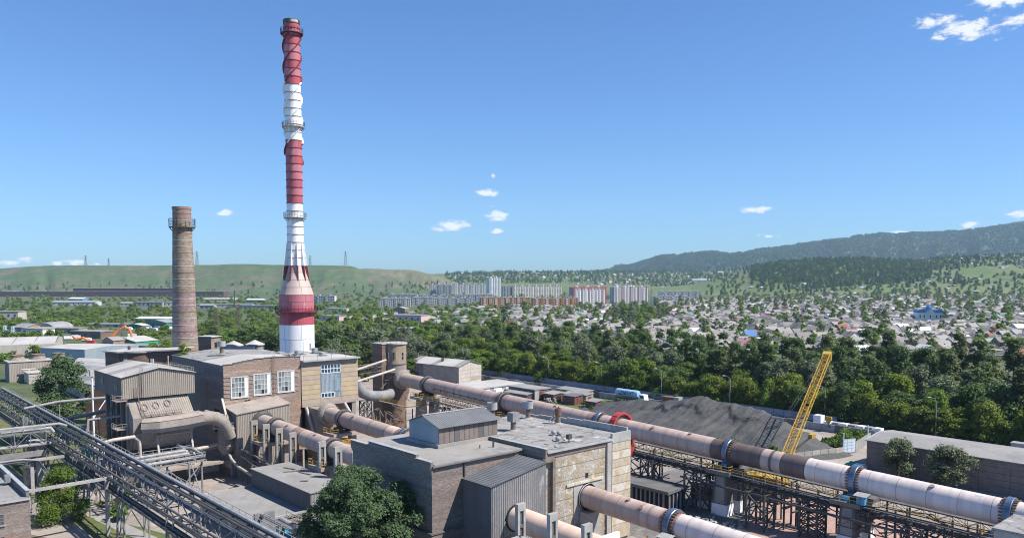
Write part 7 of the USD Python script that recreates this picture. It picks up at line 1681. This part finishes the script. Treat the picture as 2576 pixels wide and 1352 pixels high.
for _ in range(200):
    u = vr.uniform(1290, 2600); v = vr.uniform(742, 764); gp.append(at(u, v, 0))
# keep trees off buildings placed below

# ------------------------------------------------------------------ apartment blocks
def frame_thing(name, label, cat, u, vb, rot, z=0.0, group=None, y=None):
    w = at(u, vb, z) if y is None else atd(u, vb, y)
    if y is not None: w[2] = z
    footprints.append((w[0], w[1]))
    return thing(name, label, cat, (float(w[0]), float(w[1]), float(z)), group, plant=False, rot=rot), w
footprints = []
def block(label, u, vb, w, d, n, rot, wall, side=None, bal=None, balstep=6.5, roofm='roofpale', band=None, y=None, stripe=None):
    t, _ = frame_thing('apartment_block', label, 'apartment block', u, vb, rot, group=None, y=y)
    H = n * 2.9 + .8
    obj('wall', M().box(-w / 2, w / 2, 0, d, 0, H), wall, t)
    if side: obj('end_wall', M().box(-w / 2 - .15, -w / 2, -.05, d + .05, 0, H), side, t); obj('end_wall', M().box(w / 2, w / 2 + .15, -.05, d + .05, 0, H), side, t)
    obj('roof', M().box(-w / 2 - .3, w / 2 + .3, -.3, d + .3, H, H + .5), roofm, t)
    if band: obj('top_band', M().box(-w / 2 - .2, w / 2 + .2, -.25, 0, H - 3.2, H + 1.6).box(-w / 2 - .2, w / 2 + .2, d, d + .2, H - 3.2, H + 1.6), band, t, kind='stuff'); obj('side_band', M().box(-w / 2 - .3, -w / 2 + 2.2, -.35, -.05, 0, H + 1.6), band, t); obj('side_band', M().box(w / 2 - 2.4, w / 2 + .3, -.35, -.05, 0, H + 1.6), band, t)
    for f in range(n):
        m = M(); z = f * 2.9 + 1.3; k = int(w / 3.2)
        for i in range(k):
            x = -w / 2 + (i + .5) * w / k; m.box(x - .85, x + .85, -.08, .05, z, z + 1.5)
        for i in range(max(2, int(d / 4))):
            yy = (i + .5) * d / max(2, int(d / 4)); m.box(w / 2 + .1, w / 2 + .22, yy - .7, yy + .7, z, z + 1.5); m.box(-w / 2 - .22, -w / 2 - .1, yy - .7, yy + .7, z, z + 1.5)
        obj('window_row', m, 'glass_dark', t, kind='stuff')
    if bal:
        x = -w / 2 + balstep * .6; i = 0
        while x < w / 2 - 2:
            mt = bal[i % len(bal)]
            s = obj('balcony_stack', M().box(x - 1.7, x + 1.7, -.7, -.1, 1.6, H - 1), stripe[i % len(stripe)] if stripe else wall, t)
            m = M()
            for f in range(n): m.box(x - 1.75, x + 1.75, -.8, -.5, f * 2.9 + 1.9, f * 2.9 + 3.0)
            obj('balcony_front', m, mt, s, kind='stuff')
            m = M()
            for f in range(n): m.box(x - 1.4, x + 1.4, -.76, -.5, f * 2.9 + 3.05, f * 2.9 + 4.4)
            obj('balcony_glass', m, 'glass_dark', s, kind='stuff')
            x += balstep; i += 1
    for k in range(max(2, int(w / 16))):
        x = -w / 2 + (k + .5) * w / max(2, int(w / 16)); obj('roof_shaft', M().box(x - 1.6, x + 1.6, d * .4, d * .4 + 3, H + .5, H + 3), wall, t)
mat('block_grey', (.44, .44, .44), (.4, .4, .4), s=.1); mat('block_pale', (.6, .585, .55), (.54, .53, .5), s=.1); mat('block_slate', (.25, .265, .285), (.28, .295, .31), s=.1); mat('block_yellow', (.56, .49, .34), (.52, .46, .33), s=.1); mat('block_orange', (.38, .19, .085), (.42, .225, .105), s=.15, fine=.12); mat('block_red', (.33, .06, .075), s=.1); mat('block_rose', (.46, .33, .33), s=.1); mat('block_white', (.72, .73, .74), (.66, .67, .68), s=.1)
block('long pale grey apartment block left of the white tower block', 1152, 742, 150, 14, 10, 12, 'block_pale', 'block_grey', ['block_grey', 'block_white'], 7.5, stripe=['block_pale', 'block_grey', 'block_grey'])
block('slate grey wing in front of the long pale apartment block', 1118, 742.5, 42, 13, 9, 14, 'block_slate', 'block_pale', ['block_slate', 'block_grey'], 8)
block('white tower block standing above the other apartments', 1246, 745, 30, 22, 16, 24, 'block_white', 'block_pale', ['block_white', 'block_grey'], 7)
block('yellow striped apartment block right of the white tower block', 1352, 748, 124, 14, 9, 20, 'block_pale', 'block_slate', ['block_yellow', 'block_pale'], 6.5, stripe=['block_yellow', 'block_pale', 'block_grey'])
block('dark grey apartment wing at the foot of the white tower block', 1284, 748.5, 34, 14, 9, 20, 'block_slate', 'block_grey', ['block_slate'], 7)
block('apartment block with bright red top band and red corners', 1484, 768, 62, 15, 10, 24, 'block_white', 'block_slate', ['block_rose', 'block_white'], 6.4, band='block_red', stripe=['block_white', 'block_rose', 'block_grey'])
block('white and rose striped apartment block at the right of the red topped one', 1588, 765, 68, 15, 10, 24, 'block_white', 'block_grey', ['block_rose', 'block_white', 'block_red'], 5.6, stripe=['block_white', 'block_rose', 'block_white'])
block('orange brick apartment block, left of the pair', 1272, 769, 78, 13, 5, 14, 'block_orange', 'block_orange', ['block_white', 'block_yellow'], 9, 'roofpale', y=1240)
block('orange brick apartment block, right of the pair', 1398, 771, 70, 13, 5, 14, 'block_orange', 'block_orange', ['block_white', 'block_orange'], 8, 'roofpale', y=1215)
for u, vb, w, n, y, rot, lab in ((995, 770, 48, 5, 1280, 14, 'five storey panel block farthest left behind the grove'), (1062, 766, 34, 5, 1360, 14, 'five storey panel block second from the left behind the grove'), (1140, 767, 62, 5, 1330, 14, 'five storey panel block left of the orange brick pair'), (1092, 757, 60, 5, 1560, 12, 'five storey panel block behind the other panel blocks'), (1195, 755, 70, 5, 1600, 10, 'low pale panel block before the white tower block'), (1012, 757, 60, 4, 1600, 0, 'flat pale block at the left end of the apartment quarter'), (1690, 758, 74, 5, 1480, 20, 'grey panel block with balconies right of the rose striped block'), (1712, 749, 96, 6, 1790, 12, 'long pale block at the foot of the meadow slope'), (815, 761, 40, 4, 1480, -12, 'grey four storey block just right of the painted chimney')):
    block(lab, u, vb, w, 13, max(4, n - 1), rot * .35, 'block_grey', 'block_pale', ['block_white', 'block_pale'], 15, 'roofpale', y=y)

# ------------------------------------------------------------------ works and sheds on the left
def shed(label, u, vb, w, d, h, rot, wall, roof, typ='gable', rise=2.0, y=None, name='work_shed', cat='shed', z=0.0):
    t, _ = frame_thing(name, label, cat, u, vb, rot, y=y, z=z)
    obj('wall', M().box(-w / 2, w / 2, 0, d, 0, h), wall, t)
    m = M(); o = .5
    if typ == 'gable':
        P = [(-w / 2 - o, -o, h), (-w / 2 - o, d / 2, h + rise), (-w / 2 - o, d + o, h), (-w / 2 - o, d + o, h - .25), (-w / 2 - o, d / 2, h + rise - .25), (-w / 2 - o, -o, h - .25)]
        m.prism([P[0], P[1], P[4], P[5]], (w + 2 * o, 0, 0)).prism([P[1], P[2], P[3], P[4]], (w + 2 * o, 0, 0))
        obj('gable', M().prism([(-w / 2, 0, h), (-w / 2, d, h), (-w / 2, d / 2, h + rise - .3)], (w, 0, 0)), wall, t)
    elif typ == 'front':
        P = [(-w / 2 - o, -o, h), (0, -o, h + rise), (w / 2 + o, -o, h), (w / 2 + o, -o, h - .25), (0, -o, h + rise - .25), (-w / 2 - o, -o, h - .25)]
        m.prism([P[0], P[5], P[4], P[1]], (0, d + 2 * o, 0)).prism([P[1], P[4], P[3], P[2]], (0, d + 2 * o, 0))
        obj('gable', M().prism([(-w / 2, 0, h), (w / 2, 0, h), (0, 0, h + rise - .3)], (0, d, 0)), wall, t)
    elif typ == 'arch':
        n = 14; th = np.linspace(0, math.pi, n + 1); V = np.vstack([np.c_[-w / 2 * np.cos(th), np.full(n + 1, yy), h + rise * np.sin(th)] for yy in (-o, d + o)])
        m.add(V, [[i, i + 1, n + 2 + i, n + 1 + i] for i in range(n)]); m.poly([tuple(p) for p in V[:n + 1]])
    else:
        m.box(-w / 2 - o, w / 2 + o, -o, d + o, h, h + .45)
    obj('roof', m, roof, t)
    k = max(2, int(w / 6)); 
    for i in range(min(k, 9)):
        x = -w / 2 + (i + .5) * w / min(k, 9); obj('window', M().box(x - 1.0, x + 1.0, -.08, .03, h * .4, h * .72), 'glass_dark', t)
    obj('door', M().box(w * .3 - 1.5, w * .3 + 1.5, -.1, .03, .05, min(3.2, h * .7)), 'steel_dark', t)
    return t
mat('brick_maroon', (.085, .05, .055), (.11, .065, .065), s=.1, fine=.15)
shed('very long dark maroon brick works at the foot of the green hill', 200, 746, 720, 40, 12, 0, 'brick_maroon', 'roofdark', 'flat', y=1990, name='brick_works', cat='factory')
shed('dark upper hall rising behind the long maroon works', 330, 736, 300, 30, 19, 0, 'brick_maroon', 'roofdark', 'flat', y=2060, name='brick_works', cat='factory')
for a in ((20, 735, 30, 20, 12, 0, 'wall_white', 'roofpale', 'flat', 2, 2080, 'white cube hall above the left end of the maroon works'), (190, 758, 32, 20, 6, -10, 'roof_blue', 'tin_white', 'gable', 2.5, 1540, 'blue walled hall with white roof before the maroon works'), (185, 768, 70, 24, 6, 4, 'block_grey', 'corr_roof', 'gable', 2.5, 1320, 'long grey roofed shed before the blue walled hall'), (372, 772, 46, 26, 8, 0, 'block_slate', 'roofgrey', 'flat', 0, 1250, 'long dark grey hall left of the masonry stack'), (425, 772, 20, 24, 8, 0, 'wall_cream', 'roofpale', 'flat', 0, 1255, 'pale end hall directly left of the masonry stack'), (318, 769, 22, 16, 5, 0, 'wall_cream', 'slate_pale', 'gable', 2, 1300, 'cream shed beside the long dark grey hall'),
          (14, 805, 26, 18, 9, 5, 'panel_pale', 'roofgrey', 'flat', 0, 860, 'gaunt concrete shell building at the left edge'), (392, 815, 42, 22, 5.6, -6, 'green_paint', 'tin_white', 'gable', 1.6, 784, 'long bright green hall with white roof left of the masonry stack'), (392, 824, 24, 15, 5.0, -20, 'teal', 'corr_roof', 'front', 2.4, 728, 'dark teal hall with pale gable roof before the bright green hall'), (262, 822, 38, 14, 2.6, -4, 'panel_pale', 'corr_roof', 'flat', 0, 738, 'low pale roofed shed left of the teal hall'), (338, 826, 16, 10, 3, -10, 'teal', 'tin_white', 'front', 1.6, 715, 'small teal shed left of the teal gable hall'),
          (106, 831, 23, 24, 1.8, -8, 'corr_roof', 'corr_roof', 'arch', 5.2, 688, 'rounded grey arched hangar on the left'), (50, 832, 18, 16, 3.4, -24, 'brickred', 'corr_roof', 'gable', 3, 680, 'brick shed with sloping grey roof beside the arched hangar'), (80, 842, 22, 12, 4.4, -16, 'wall_cream', 'slate_pale', 'flat', 0, 640, 'small cream building with pale roof before the arched hangar'), (140, 838, 40, 12, 4, -6, 'pipe_grey', 'slate_pale', 'flat', 0, 655, 'long pale roofed garage row right of the cream building'), (215, 845, 30, 14, 5, -20, 'brickdark', 'roofgrey', 'flat', 0, 600, 'dark brick shed behind the orange machines'),
          (306, 871, 26, 18, 3.6, -24, 'green_paint', 'roofpale', 'front', 2.6, 528, 'green gabled hall left of the masonry stack'), (272, 872, 9, 9, 5, -20, 'brickred', 'slate_pale', 'front', 2.2, 515, 'small brick hut with pale pyramid roof near the green gabled hall'), (340, 876, 34, 10, 2.6, -20, 'block_rose', 'roofgrey', 'flat', 0, 500, 'low rosy wall shed before the green gabled hall'),
          (552, 757, 62, 20, 5, 0, 'wall_cream', 'roofpale', 'gable', 2, 1560, 'cream shed between masonry stack and painted chimney, far back'), (560, 772, 90, 16, 4, 3, 'block_grey', 'corr_roof', 'flat', 0, 1250, 'long grey roofed shed between the two chimneys'), (520, 780, 20, 12, 7, 0, 'block_slate', 'roofgrey', 'gable', 2, 1130, 'dark shed just right of the masonry stack'), (660, 733, 74, 20, 8, 0, 'brick_maroon', 'roofpale', 'flat', 0, 2500, 'low brick block at hill foot left of the painted chimney'), (640, 760, 34, 16, 5, -10, 'block_slate', 'tin_white', 'gable', 2.4, 1500, 'white roofed shed left of the painted chimney bulge'), (650, 775, 60, 14, 4, -6, 'block_grey', 'corr_roof', 'flat', 0, 1200, 'grey roof strip beside the painted chimney gallery'),
          (1022, 812, 34, 20, 7.5, -22, 'block_rose', 'roofgrey', 'flat', 0, 810, 'two storey rosy concrete hall right of the painted chimney'), (1004, 795, 16, 12, 9, -20, 'panel_brown', 'slate_pale', 'front', 2.5, 950, 'tall brown gabled house behind the rosy hall'), (830, 806, 22, 16, 5, -18, 'block_rose', 'roofgrey', 'flat', 0, 850, 'low hall with grey roof right of the painted chimney'), (842, 784, 26, 16, 4, -20, 'wall_cream', 'roofgrey', 'flat', 0, 1080, 'pale flat roofed hall in the trees right of the painted chimney'), (1022, 838, 14, 10, 4, -10, 'roof_blue', 'tin_white', 'flat', 0, 655, 'small blue shed glimpsed in the grove'),
          (1768, 708, 74, 26, 7, -6, 'wall_white', 'tin_white', 'gable', 3, 2950, 'white roofed halls high on the plateau behind the apartments'), (1928, 738, 14, 12, 10, -10, 'roof_blue', 'slate_roof', 'gable', 2, 2250, 'blue walled house at the foot of the forested hill')):
    u, vb, w, d, h, rot, wm, rf, typ, rise, y, lab = a
    zz = 0.0
    if y > 2800: zz = float(atd(u, vb, y)[2])
    shed(lab, u, vb, w, d, h, rot, wm, rf, typ, rise, y=y, z=zz)
def quad_hall(name, label, cat, c, h, wall, roof, rise=0, ridge=True, ribs=8):
    c = [np.array([*p, 0.]) for p in c]; o = c[0].copy()
    t = thing(name, label, cat, tuple(o), plant=False, rot=0); base[t] = o; footprints.append(tuple(sum(c)[:2] / 4))
    up = np.array([0, 0, h])
    obj('wall', M().hexa(c + [p + up for p in c]), wall, t, plant=False)
    m0, m1 = (c[0] + c[3]) / 2 + up + [0, 0, rise], (c[1] + c[2]) / 2 + up + [0, 0, rise]
    for k in range(ribs):
        f0, f1 = k / ribs, (k + 1) / ribs - .004
        for A_, B_ in ((c[0] + up, c[1] + up), (c[3] + up, c[2] + up)):
            P = [A_ + (B_ - A_) * f0, A_ + (B_ - A_) * f1, m0 + (m1 - m0) * f1, m0 + (m1 - m0) * f0]
            if A_ is not c[0] + up and np.cross(P[1] - P[0], P[2] - P[0])[2] < 0: P = P[::-1]
            obj('roof_sheet', M().hexa([p + [0, 0, .05] for p in P] + [p + [0, 0, .2] for p in P]), roof, t, plant=False)
    if rise: obj('gable', M().poly([c[0] + up, c[3] + up, m0]), wall, t, plant=False); obj('gable', M().poly([c[1] + up, c[2] + up, m1]), wall, t, plant=False)
    return t
quad_hall('long_hall', 'long pale ribbed roof hall at the left edge behind the cooling cells', 'hall', [(-345, 425), (-266, 462), (-292, 516), (-371, 480)], 7.0, 'panel_pale', 'roofpale', 2.6)
quad_hall('grey_shed', 'blue grey sheet shed with shallow pale roof left of the curved shed', 'shed', [(-252, 424), (-222, 412), (-207, 440), (-237, 452)], 8.0, 'corr_bluegrey', 'roofpale', 1.0, ribs=5)
t = thing('curved_shed', 'big curved grey roof shed sloping towards the old brick silos', 'shed', (-180, 345, 0), plant=False); base[t] = np.array([-180, 345, 0.]); footprints.append((-180, 345))
e0, e1, f0_, f1_ = np.array([-178, 316, 5.0]), np.array([-131, 262, 5.0]), np.array([-199, 372, 5.0]), np.array([-142, 330, 5.0])
n = 10
for k in range(n):
    V = []
    for w in (k / n, (k + 1) / n - .003):
        for s in (0, 1):
            A_, B_ = (e0, f0_) if s == 0 else (e1, f1_)
            V.append(A_ + (B_ - A_) * w + [0, 0, 5.5 * math.sin(math.pi * w) + (3.0 if s else 0)])
    obj('roof_strip', M().add(V, [[0, 1, 3, 2]]), 'roofpale', t, plant=False)
obj('wall', M().hexa([p * [1, 1, 0] for p in (e0, e1, f1_, f0_)] + [e0, e1 + [0, 0, 3], f1_ + [0, 0, 3], f0_]), 'dustwall', t, plant=False)
# cooling cells
c0_ = np.array(wl(-204.8, -65.7)[:2]); 
t = thing('cooling_cells', 'brown ribbed cooling cell block with three round fan stacks on its roof', 'cooling tower', (-204.8, -65.7, 0)); footprints.append(tuple(c0_))
obj('front_wall', M().corr((-204.8, -65.7, 0), (-204.8, -41, 0), (-204.8, -65.7, 8.6), (-204.8, -41, 8.6), .6, .08), 'corr_dust', t)
obj('wall', M().box(-214, -204.9, -65.7, -41, 0, 8.6), 'panel_brown', t); obj('roof', M().box(-214.4, -204.4, -66.1, -40.6, 8.6, 9.0), 'roofpale', t)
for i, y in enumerate((-61.5, -53.4, -45.4)):
    f = obj('fan_stack', M().lathe((-209.5, y, 9.0), [(3.4, 0), (2.7, .9), (2.55, 1.6), (2.6, 2.4), (2.4, 2.4), (2.3, 1.2), (.2, 1.2)], 24), 'stack_brick', t, smooth=30)
    obj('stave_band', M().lathe((-209.5, y, 9.0), [(2.68, 1.9), (2.72, 1.9), (2.72, 2.1), (2.68, 2.1)], 24), 'steel_dark', f)
for y in (-58.5, -50): obj('pipe', M().tube((-203, y, 0), (-203, y, 5.4), .35, 10).tube((-203, y - 3, 5.4), (-203, y + 2.5, 5.4), .3, 10), 'pipe_dusty', t, kind='stuff')
t = thing('pale_pump_house', 'small pale panel house in front of the cooling cells', 'building', (-196, -58, 0))
obj('wall', M().box(-203, -193.5, -60.5, -44, 0, 4.4), 'panel_pale', t); obj('roof', M().box(-203.4, -193.2, -60.9, -43.6, 4.4, 4.7), 'roofpale', t)
for z in (1.4, 2.9): obj('joint', M().box(-193.5, -193.45, -60.5, -44, z, z + .08), 'panel_brown', t)
# brick silos with gallery, left of the stack
t = thing('brick_silos', 'old brown brick silos with a roofed gallery left of the masonry stack', 'silo', (-110, 232, 0), plant=False); base[t] = np.array([-110, 232, 0.])
obj('gallery', M().hexa([(-117.5, 229, 19), (-112, 225.5, 19), (-95.5, 228, 19), (-95.5, 236, 19), (-117.5, 229, 23.8), (-112, 225.5, 23.8), (-95.5, 228, 24.4), (-95.5, 236, 24.4)]), 'brickdark', t, plant=False)
obj('gallery', M().lathe((-108.0, 232.2, 0), [(7.0, 19.2), (7.0, 23.9)], 30), 'brickdark', t, plant=False, smooth=30)
obj('roof', M().hexa([(-118, 228.6, 23.9), (-112, 224.9, 23.9), (-95, 227, 24.5), (-95, 237, 24.5), (-118, 228.6, 24.25), (-112, 224.9, 24.25), (-95, 227, 24.85), (-95, 237, 24.85)]).lathe((-108, 232.2, 0), [(7.4, 23.95), (7.4, 24.3), (.01, 24.4)], 30), 'roofpale', t, plant=False)
for x, y, r in ((-109.5, 233, 6.5), (-97, 234, 5.6)):
    obj('silo', M().lathe((x, y, 0), [(r, 0), (r, 18.6), (r + .3, 18.6), (r + .3, 19.2), (.1, 19.4)], 30), 'brickdark', t, plant=False, smooth=30)
for x, y in ((-109.8, 225.2), (-102.9, 226.7)): obj('window', M().box(x - .45, x + .45, y - .25, y + .15, 20.6, 22.1), 'frame_white', t, plant=False)
obj('downpipe', M().tube((-98.5, 227.0, 8), (-98.5, 227.0, 23), .18, 8), 'pipe_dusty', t, plant=False); obj('roof_vent', M().tube((-111, 230, 24), (-111, 230, 25.5), .4, 10), 'steel_dark', t, plant=False)
obj('low_wall', M().box(-120, -93, 222, 227, 0, 14), 'brickdark', t, plant=False)
# cone roofed silos and stair tower behind the brick building
for i, (u, v, y, r) in enumerate(((588, 868, 266, 3.0), (641, 866, 266, 3.0))):
    w = atd(u, v, y); t = thing('cone_silo', ['round silo with grey cone roof behind the brick building, left one', 'round silo with grey cone roof behind the brick building, right one'][i], 'silo', tuple(w * [1, 1, 0]), plant=False); base[t] = np.zeros(3)
    obj('body', M().lathe((0, 0, 0), [(2.75, 0), (2.75, w[2])], 24), 'dustwall', t, smooth=30); obj('cone_roof', M().lathe((0, 0, 0), [(3.2, w[2] - .1), (3.2, w[2] + .15), (.1, w[2] + 1.6)], 24), 'roofpale', t); obj('hatch', M().box(.8, 1.8, -2.85, -2.4, w[2] - 3.0, w[2] - 2.0), 'pipe_dusty', t)
w = atd(527, 846, 256); t = thing('stair_tower', 'square brick stair tower right of the masonry stack', 'tower', tuple(w * [1, 1, 0]), plant=False, rot=-20); base[t] = np.zeros(3)
obj('wall', M().box(-2.7, 2.4, -2.2, 2.2, 0, w[2]), 'brickdark', t); obj('front_wall', M().box(2.4, 2.5, -2.2, 2.2, 0, w[2]), 'stack_brick', t); obj('roof', M().box(-3, 2.9, -2.5, 2.5, w[2], w[2] + .25), 'roofpale', t); obj('window', M().box(2.5, 2.56, -.7, .5, w[2] - 3.4, w[2] - 1.8), 'dark_hole', t)
w = atd(613, 880, 262); t = thing('pale_tank', 'pale horizontal tank between the cone roofed silos', 'tank', tuple(w), plant=False); base[t] = np.zeros(3)
obj('shell', M().tube((-9, 0, 0), (3.4, 0, 0), 1.3, 18), 'panel_pale', t, smooth=40); obj('saddle', M().box(-7, -6, -1, 1, -w[2], -.8).box(1, 2, -1, 1, -w[2], -.8), 'concrete', t, kind='stuff')
vent(0, -54, 26.0, 'cowl', 'roof vent with round cowl on the ruined rear roof of the brick building')
# orange machines
for i, (u, v, y, s) in enumerate(((232, 869, 540, 1.0), (275, 870, 535, 1.0))):
    w = at(u, v, 0); t = thing('excavator', ['orange excavator with folded arm among parked machines', 'orange excavator with long arched arm beside the first'][i], 'excavator', tuple(w), plant=False, rot=20 * i); base[t] = np.zeros(3); footprints.append((w[0], w[1]))
    obj('body', M().box(-3, 2, -1.6, 1.6, 1.2, 3.6), 'red_paint' if i == 0 else 'orange_paint', t); obj('tracks', M().box(-3, 2.5, -1.7, -1.0, 0, 1.1).box(-3, 2.5, 1, 1.7, 0, 1.1), 'steel_dark', t, kind='stuff')
    pts = [(-1, 0, 2.5), (-6, 0, 5.5), (-10, 0, 4.2), (-13, 0, 6.5)] if i == 0 else [(-1, 0, 2), (2, 0, 6), (5, 0, 10), (9, 0, 12.5), (12, 0, 11.5), (13.5, 0, 8), (14, 0, 4)]
    obj('arm', M().pipe(pts, .75, 8), 'orange_paint', t, smooth=40)
for i in range(16):
    u, v = vr.uniform(285, 425) if i % 2 else vr.uniform(165, 350), vr.uniform(826, 832) if i % 2 else vr.uniform(838, 862)
    w = at(u, v, 0); t = thing('parked_lorry', f'small pale vehicle parked among the works, {ordinal(i + 1)} of a scattered lot', 'lorry', tuple(w), 'vehicles parked among the works', plant=False, rot=vr.uniform(-30, 30)); base[t] = np.zeros(3); footprints.append((w[0], w[1]))
    obj('body', M().box(-2.6, 1.8, -1.1, 1.1, .8, 2.8), vr.choice(['white_paint', 'pipe_grey', 'orange_paint', 'white_paint']), t); obj('cab', M().box(1.9, 3.4, -1.1, 1.1, .6, 2.4), 'white_paint', t); obj('chassis', M().box(-2.6, 3.3, -1, 1, .3, .75), 'steel_dark', t)
# pylons and masts
def pylon(label, u, vtop, y, H, arms=3, z=None, mt='steel_grey'):
    w = atd(u, vtop, y); t = thing('pylon', label, 'pylon', (w[0], w[1], w[2] - H), plant=False); base[t] = np.zeros(3)
    k = H * .11; thick = y * .00013 + .1
    obj('mast', M().lattice([(-k, -k, 0), (k, -k, 0), (k, k, 0), (-k, k, 0)], [(-.6, -.6, H), (.6, -.6, H), (.6, .6, H), (-.6, .6, H)], np.linspace(0, 1, 8), thick, thick * .6), mt, t)
    for j in range(arms):
        z_ = H * (.94 - .13 * j); L = H * (.13 + .03 * (j == 1)); obj('cross_arm', M().bar((-L, 0, z_), (L, 0, z_), thick).bar((-L, 0, z_), (0, 0, z_ + H * .04), thick * .7).bar((L, 0, z_), (0, 0, z_ + H * .04), thick * .7), mt, t)
for i, (u, v, y, H) in enumerate(((215, 642, 3000, 42), (273, 649, 3250, 40), (495, 631, 2980, 54), (780, 642, 2990, 40), (869, 632, 2960, 52))):
    pylon(['lattice pylon on the green hill, leftmost', 'fainter lattice pylon on the green hill, second from the left', 'tall lattice pylon on the hill right of the masonry stack', 'lattice pylon on the hill just right of the painted chimney', 'tall lattice pylon at the right end of the green hill'][i], u, v, y, H)
for i, (u, v, y, H) in enumerate(((307, 798, 525, 26), (598, 768, 640, 25), (545, 782, 560, 19), (12, 818, 600, 17), (32, 820, 600, 15))):
    pylon(['rusty lattice mast with cross arms before the green gabled hall', 'rusty lattice mast between the two chimneys', 'thin lattice mast right of the masonry stack', 'lattice post at the far left before the arched hangar', 'second lattice post at the far left'][i], u, v, y, H, mt='steel_brown' if i < 3 else 'frame_blue')
for i, (u, v, y, H) in enumerate(((590, 730, 1250, 28), (375, 760, 1000, 15))):
    w = atd(u, v, y); t = thing('thin_stack', ['thin black boiler stack between the two chimneys', 'short black boiler stack left of the masonry stack'][i], 'chimney', (w[0], w[1], 0), plant=False); base[t] = np.zeros(3)
    obj('pipe', M().tube((0, 0, 0), (0, 0, w[2]), .9, 10), 'steel_dark', t); obj('base', M().box(-2, 2, -2, 2, 0, 4), 'brickdark', t)
# blue roofed church
w = at(2340, 806, 0); t = thing('church', 'white church with bright blue rounded roofs amid the village', 'church', tuple(w), plant=False, rot=-12); base[t] = np.zeros(3)
obj('wall', M().box(-13, 13, 0, 14, 0, 8.5), 'wall_white', t)
for x in (-9, 9):
    th = np.linspace(0, math.pi, 13); V = np.vstack([np.c_[x - 4.4 * np.cos(th), np.full(13, yy), 8.5 + 3.8 * np.sin(th)] for yy in (-.4, 14.4)])
    obj('barrel_roof', M().add(V, [[i, i + 1, 14 + i, 13 + i] for i in range(12)]).poly([tuple(p) for p in V[:13]]), 'roof_blue', t)
obj('cross_gable', M().prism([(-4.6, -.6, 8.5), (4.6, -.6, 8.5), (0, -.6, 12.5)], (0, 15, 0)), 'wall_white', t); obj('hip_roof', M().poly([(-5, -.8, 8.6), (-5, 15, 8.6), (0, 15, 13), (0, -.8, 13)]).poly([(5, 15, 8.6), (5, -.8, 8.6), (0, -.8, 13), (0, 15, 13)]), 'roof_blue', t)
obj('drum', M().lathe((0, 7, 0), [(3.2, 11), (3.2, 14.5), (2.2, 16), (.1, 16.6)], 8), 'roof_blue', t); obj('dome', M().sph((0, 7, 17.2), .8, 10), 'yellow', t)
for x in (-12, 12): obj('turret', M().lathe((x, 1, 0), [(.9, 8.5), (.9, 12), (.1, 13)], 8), 'wall_white', t); obj('turret_dome', M().sph((x, 1, 13.2), .7, 8), 'yellow', t)
for x in (-10, -6, 0, 6, 10): obj('window', M().box(x - .6, x + .6, -.08, .04, 3, 6), 'glass_dark', t)
# village and works greenery, kept off the buildings
fp = np.array(footprints); hp = np.array([(q[1], q[0]) for q in spots])
def clear(p):
    return np.min(np.hypot(fp[:, 0] - p[0], fp[:, 1] - p[1])) > 17 and np.min(np.hypot(hp[:, 0] - p[0], hp[:, 1] - p[1])) > 6.5
def clearb(p): return np.min(np.hypot(fp[:, 0] - p[0], fp[:, 1] - p[1])) > 24
gp = [p for p in gp if clear(p)]; sp_ = [p for p in sp_ if clearb(p)]
instancer('works_scrub', [('leaf_bush', 321, 5, 4.2, 420, 1.0, 'bush'), ('leaf_maple', 322, 5, 4.2, 420, 1.0, 'bush'), ('leaf_bush', 323, 4, 4.6, 380, 1.0, 'bush'), ('leaf_maple', 324, 6, 3.8, 420, 1.0, 'round')], sp_, [vr.uniform(.55, 1.15) for _ in sp_], 'green scrub and small trees between the works on the left', 'scrub')
instancer('garden_trees', [('leaf_maple', 301, 8, 3.6, 420, 1.0, 'round'), ('leaf_maple', 302, 10, 3.4, 420, 1.0, 'poplar'), ('leaf_bush', 303, 5, 3.6, 360, .95, 'bush'), ('leaf_willow', 304, 9, 3.8, 420, 1.0, 'willow')], gp, [vr.uniform(.7, 1.35) for _ in gp], 'garden trees and scrub between the village houses and the works', 'trees')
wp = []
for poly in ([(-14, 66), (30, 66), (30, 90), (-20, 90)], [(74, 38), (100, 44), (98, 52), (70, 52)], [(96, 66), (101, 68), (98, 92), (92, 92)]):
    n_ = 0
    while n_ < 60:
        a, b = vr.uniform(-20, 110), vr.uniform(34, 93)
        if inpoly(a, b, poly): wp.append(wl(a, b)); n_ += 1
for _ in range(60): wp.append(wl(vr.uniform(-120, -20), vr.uniform(-104, -60)))
for _ in range(10): wp.append(wl(vr.uniform(24, 40), vr.uniform(-90, -84)))
wp = [p for p in wp if not (-22 < ab(p)[0] < 17 and ab(p)[1] > 66 and ab(p)[1] < 90 and (ab(p)[0] < 6))]
instancer('weeds', [('weeds', 311, 2.2, 1.6, 300, .42, 'bush'), ('leaf_bush', 312, 1.6, 1.5, 260, .4, 'bush')], wp, [vr.uniform(.5, 1.2) for _ in wp], 'weeds and low scrub in the corners of the plant', 'weeds')

# ------------------------------------------------------------------ air
hz_ = usdkit.material(stage, LK + '/haze_air', {'v': ('principled_volume', dict(color=(.6, .82, 1.0), density=HAZE, anisotropy=0.0))}, volume='v.volume')
obj('haze', M().box(-9000, 9000, -2500, 8600, -40, 800), hz_, plant=False, kind='stuff')
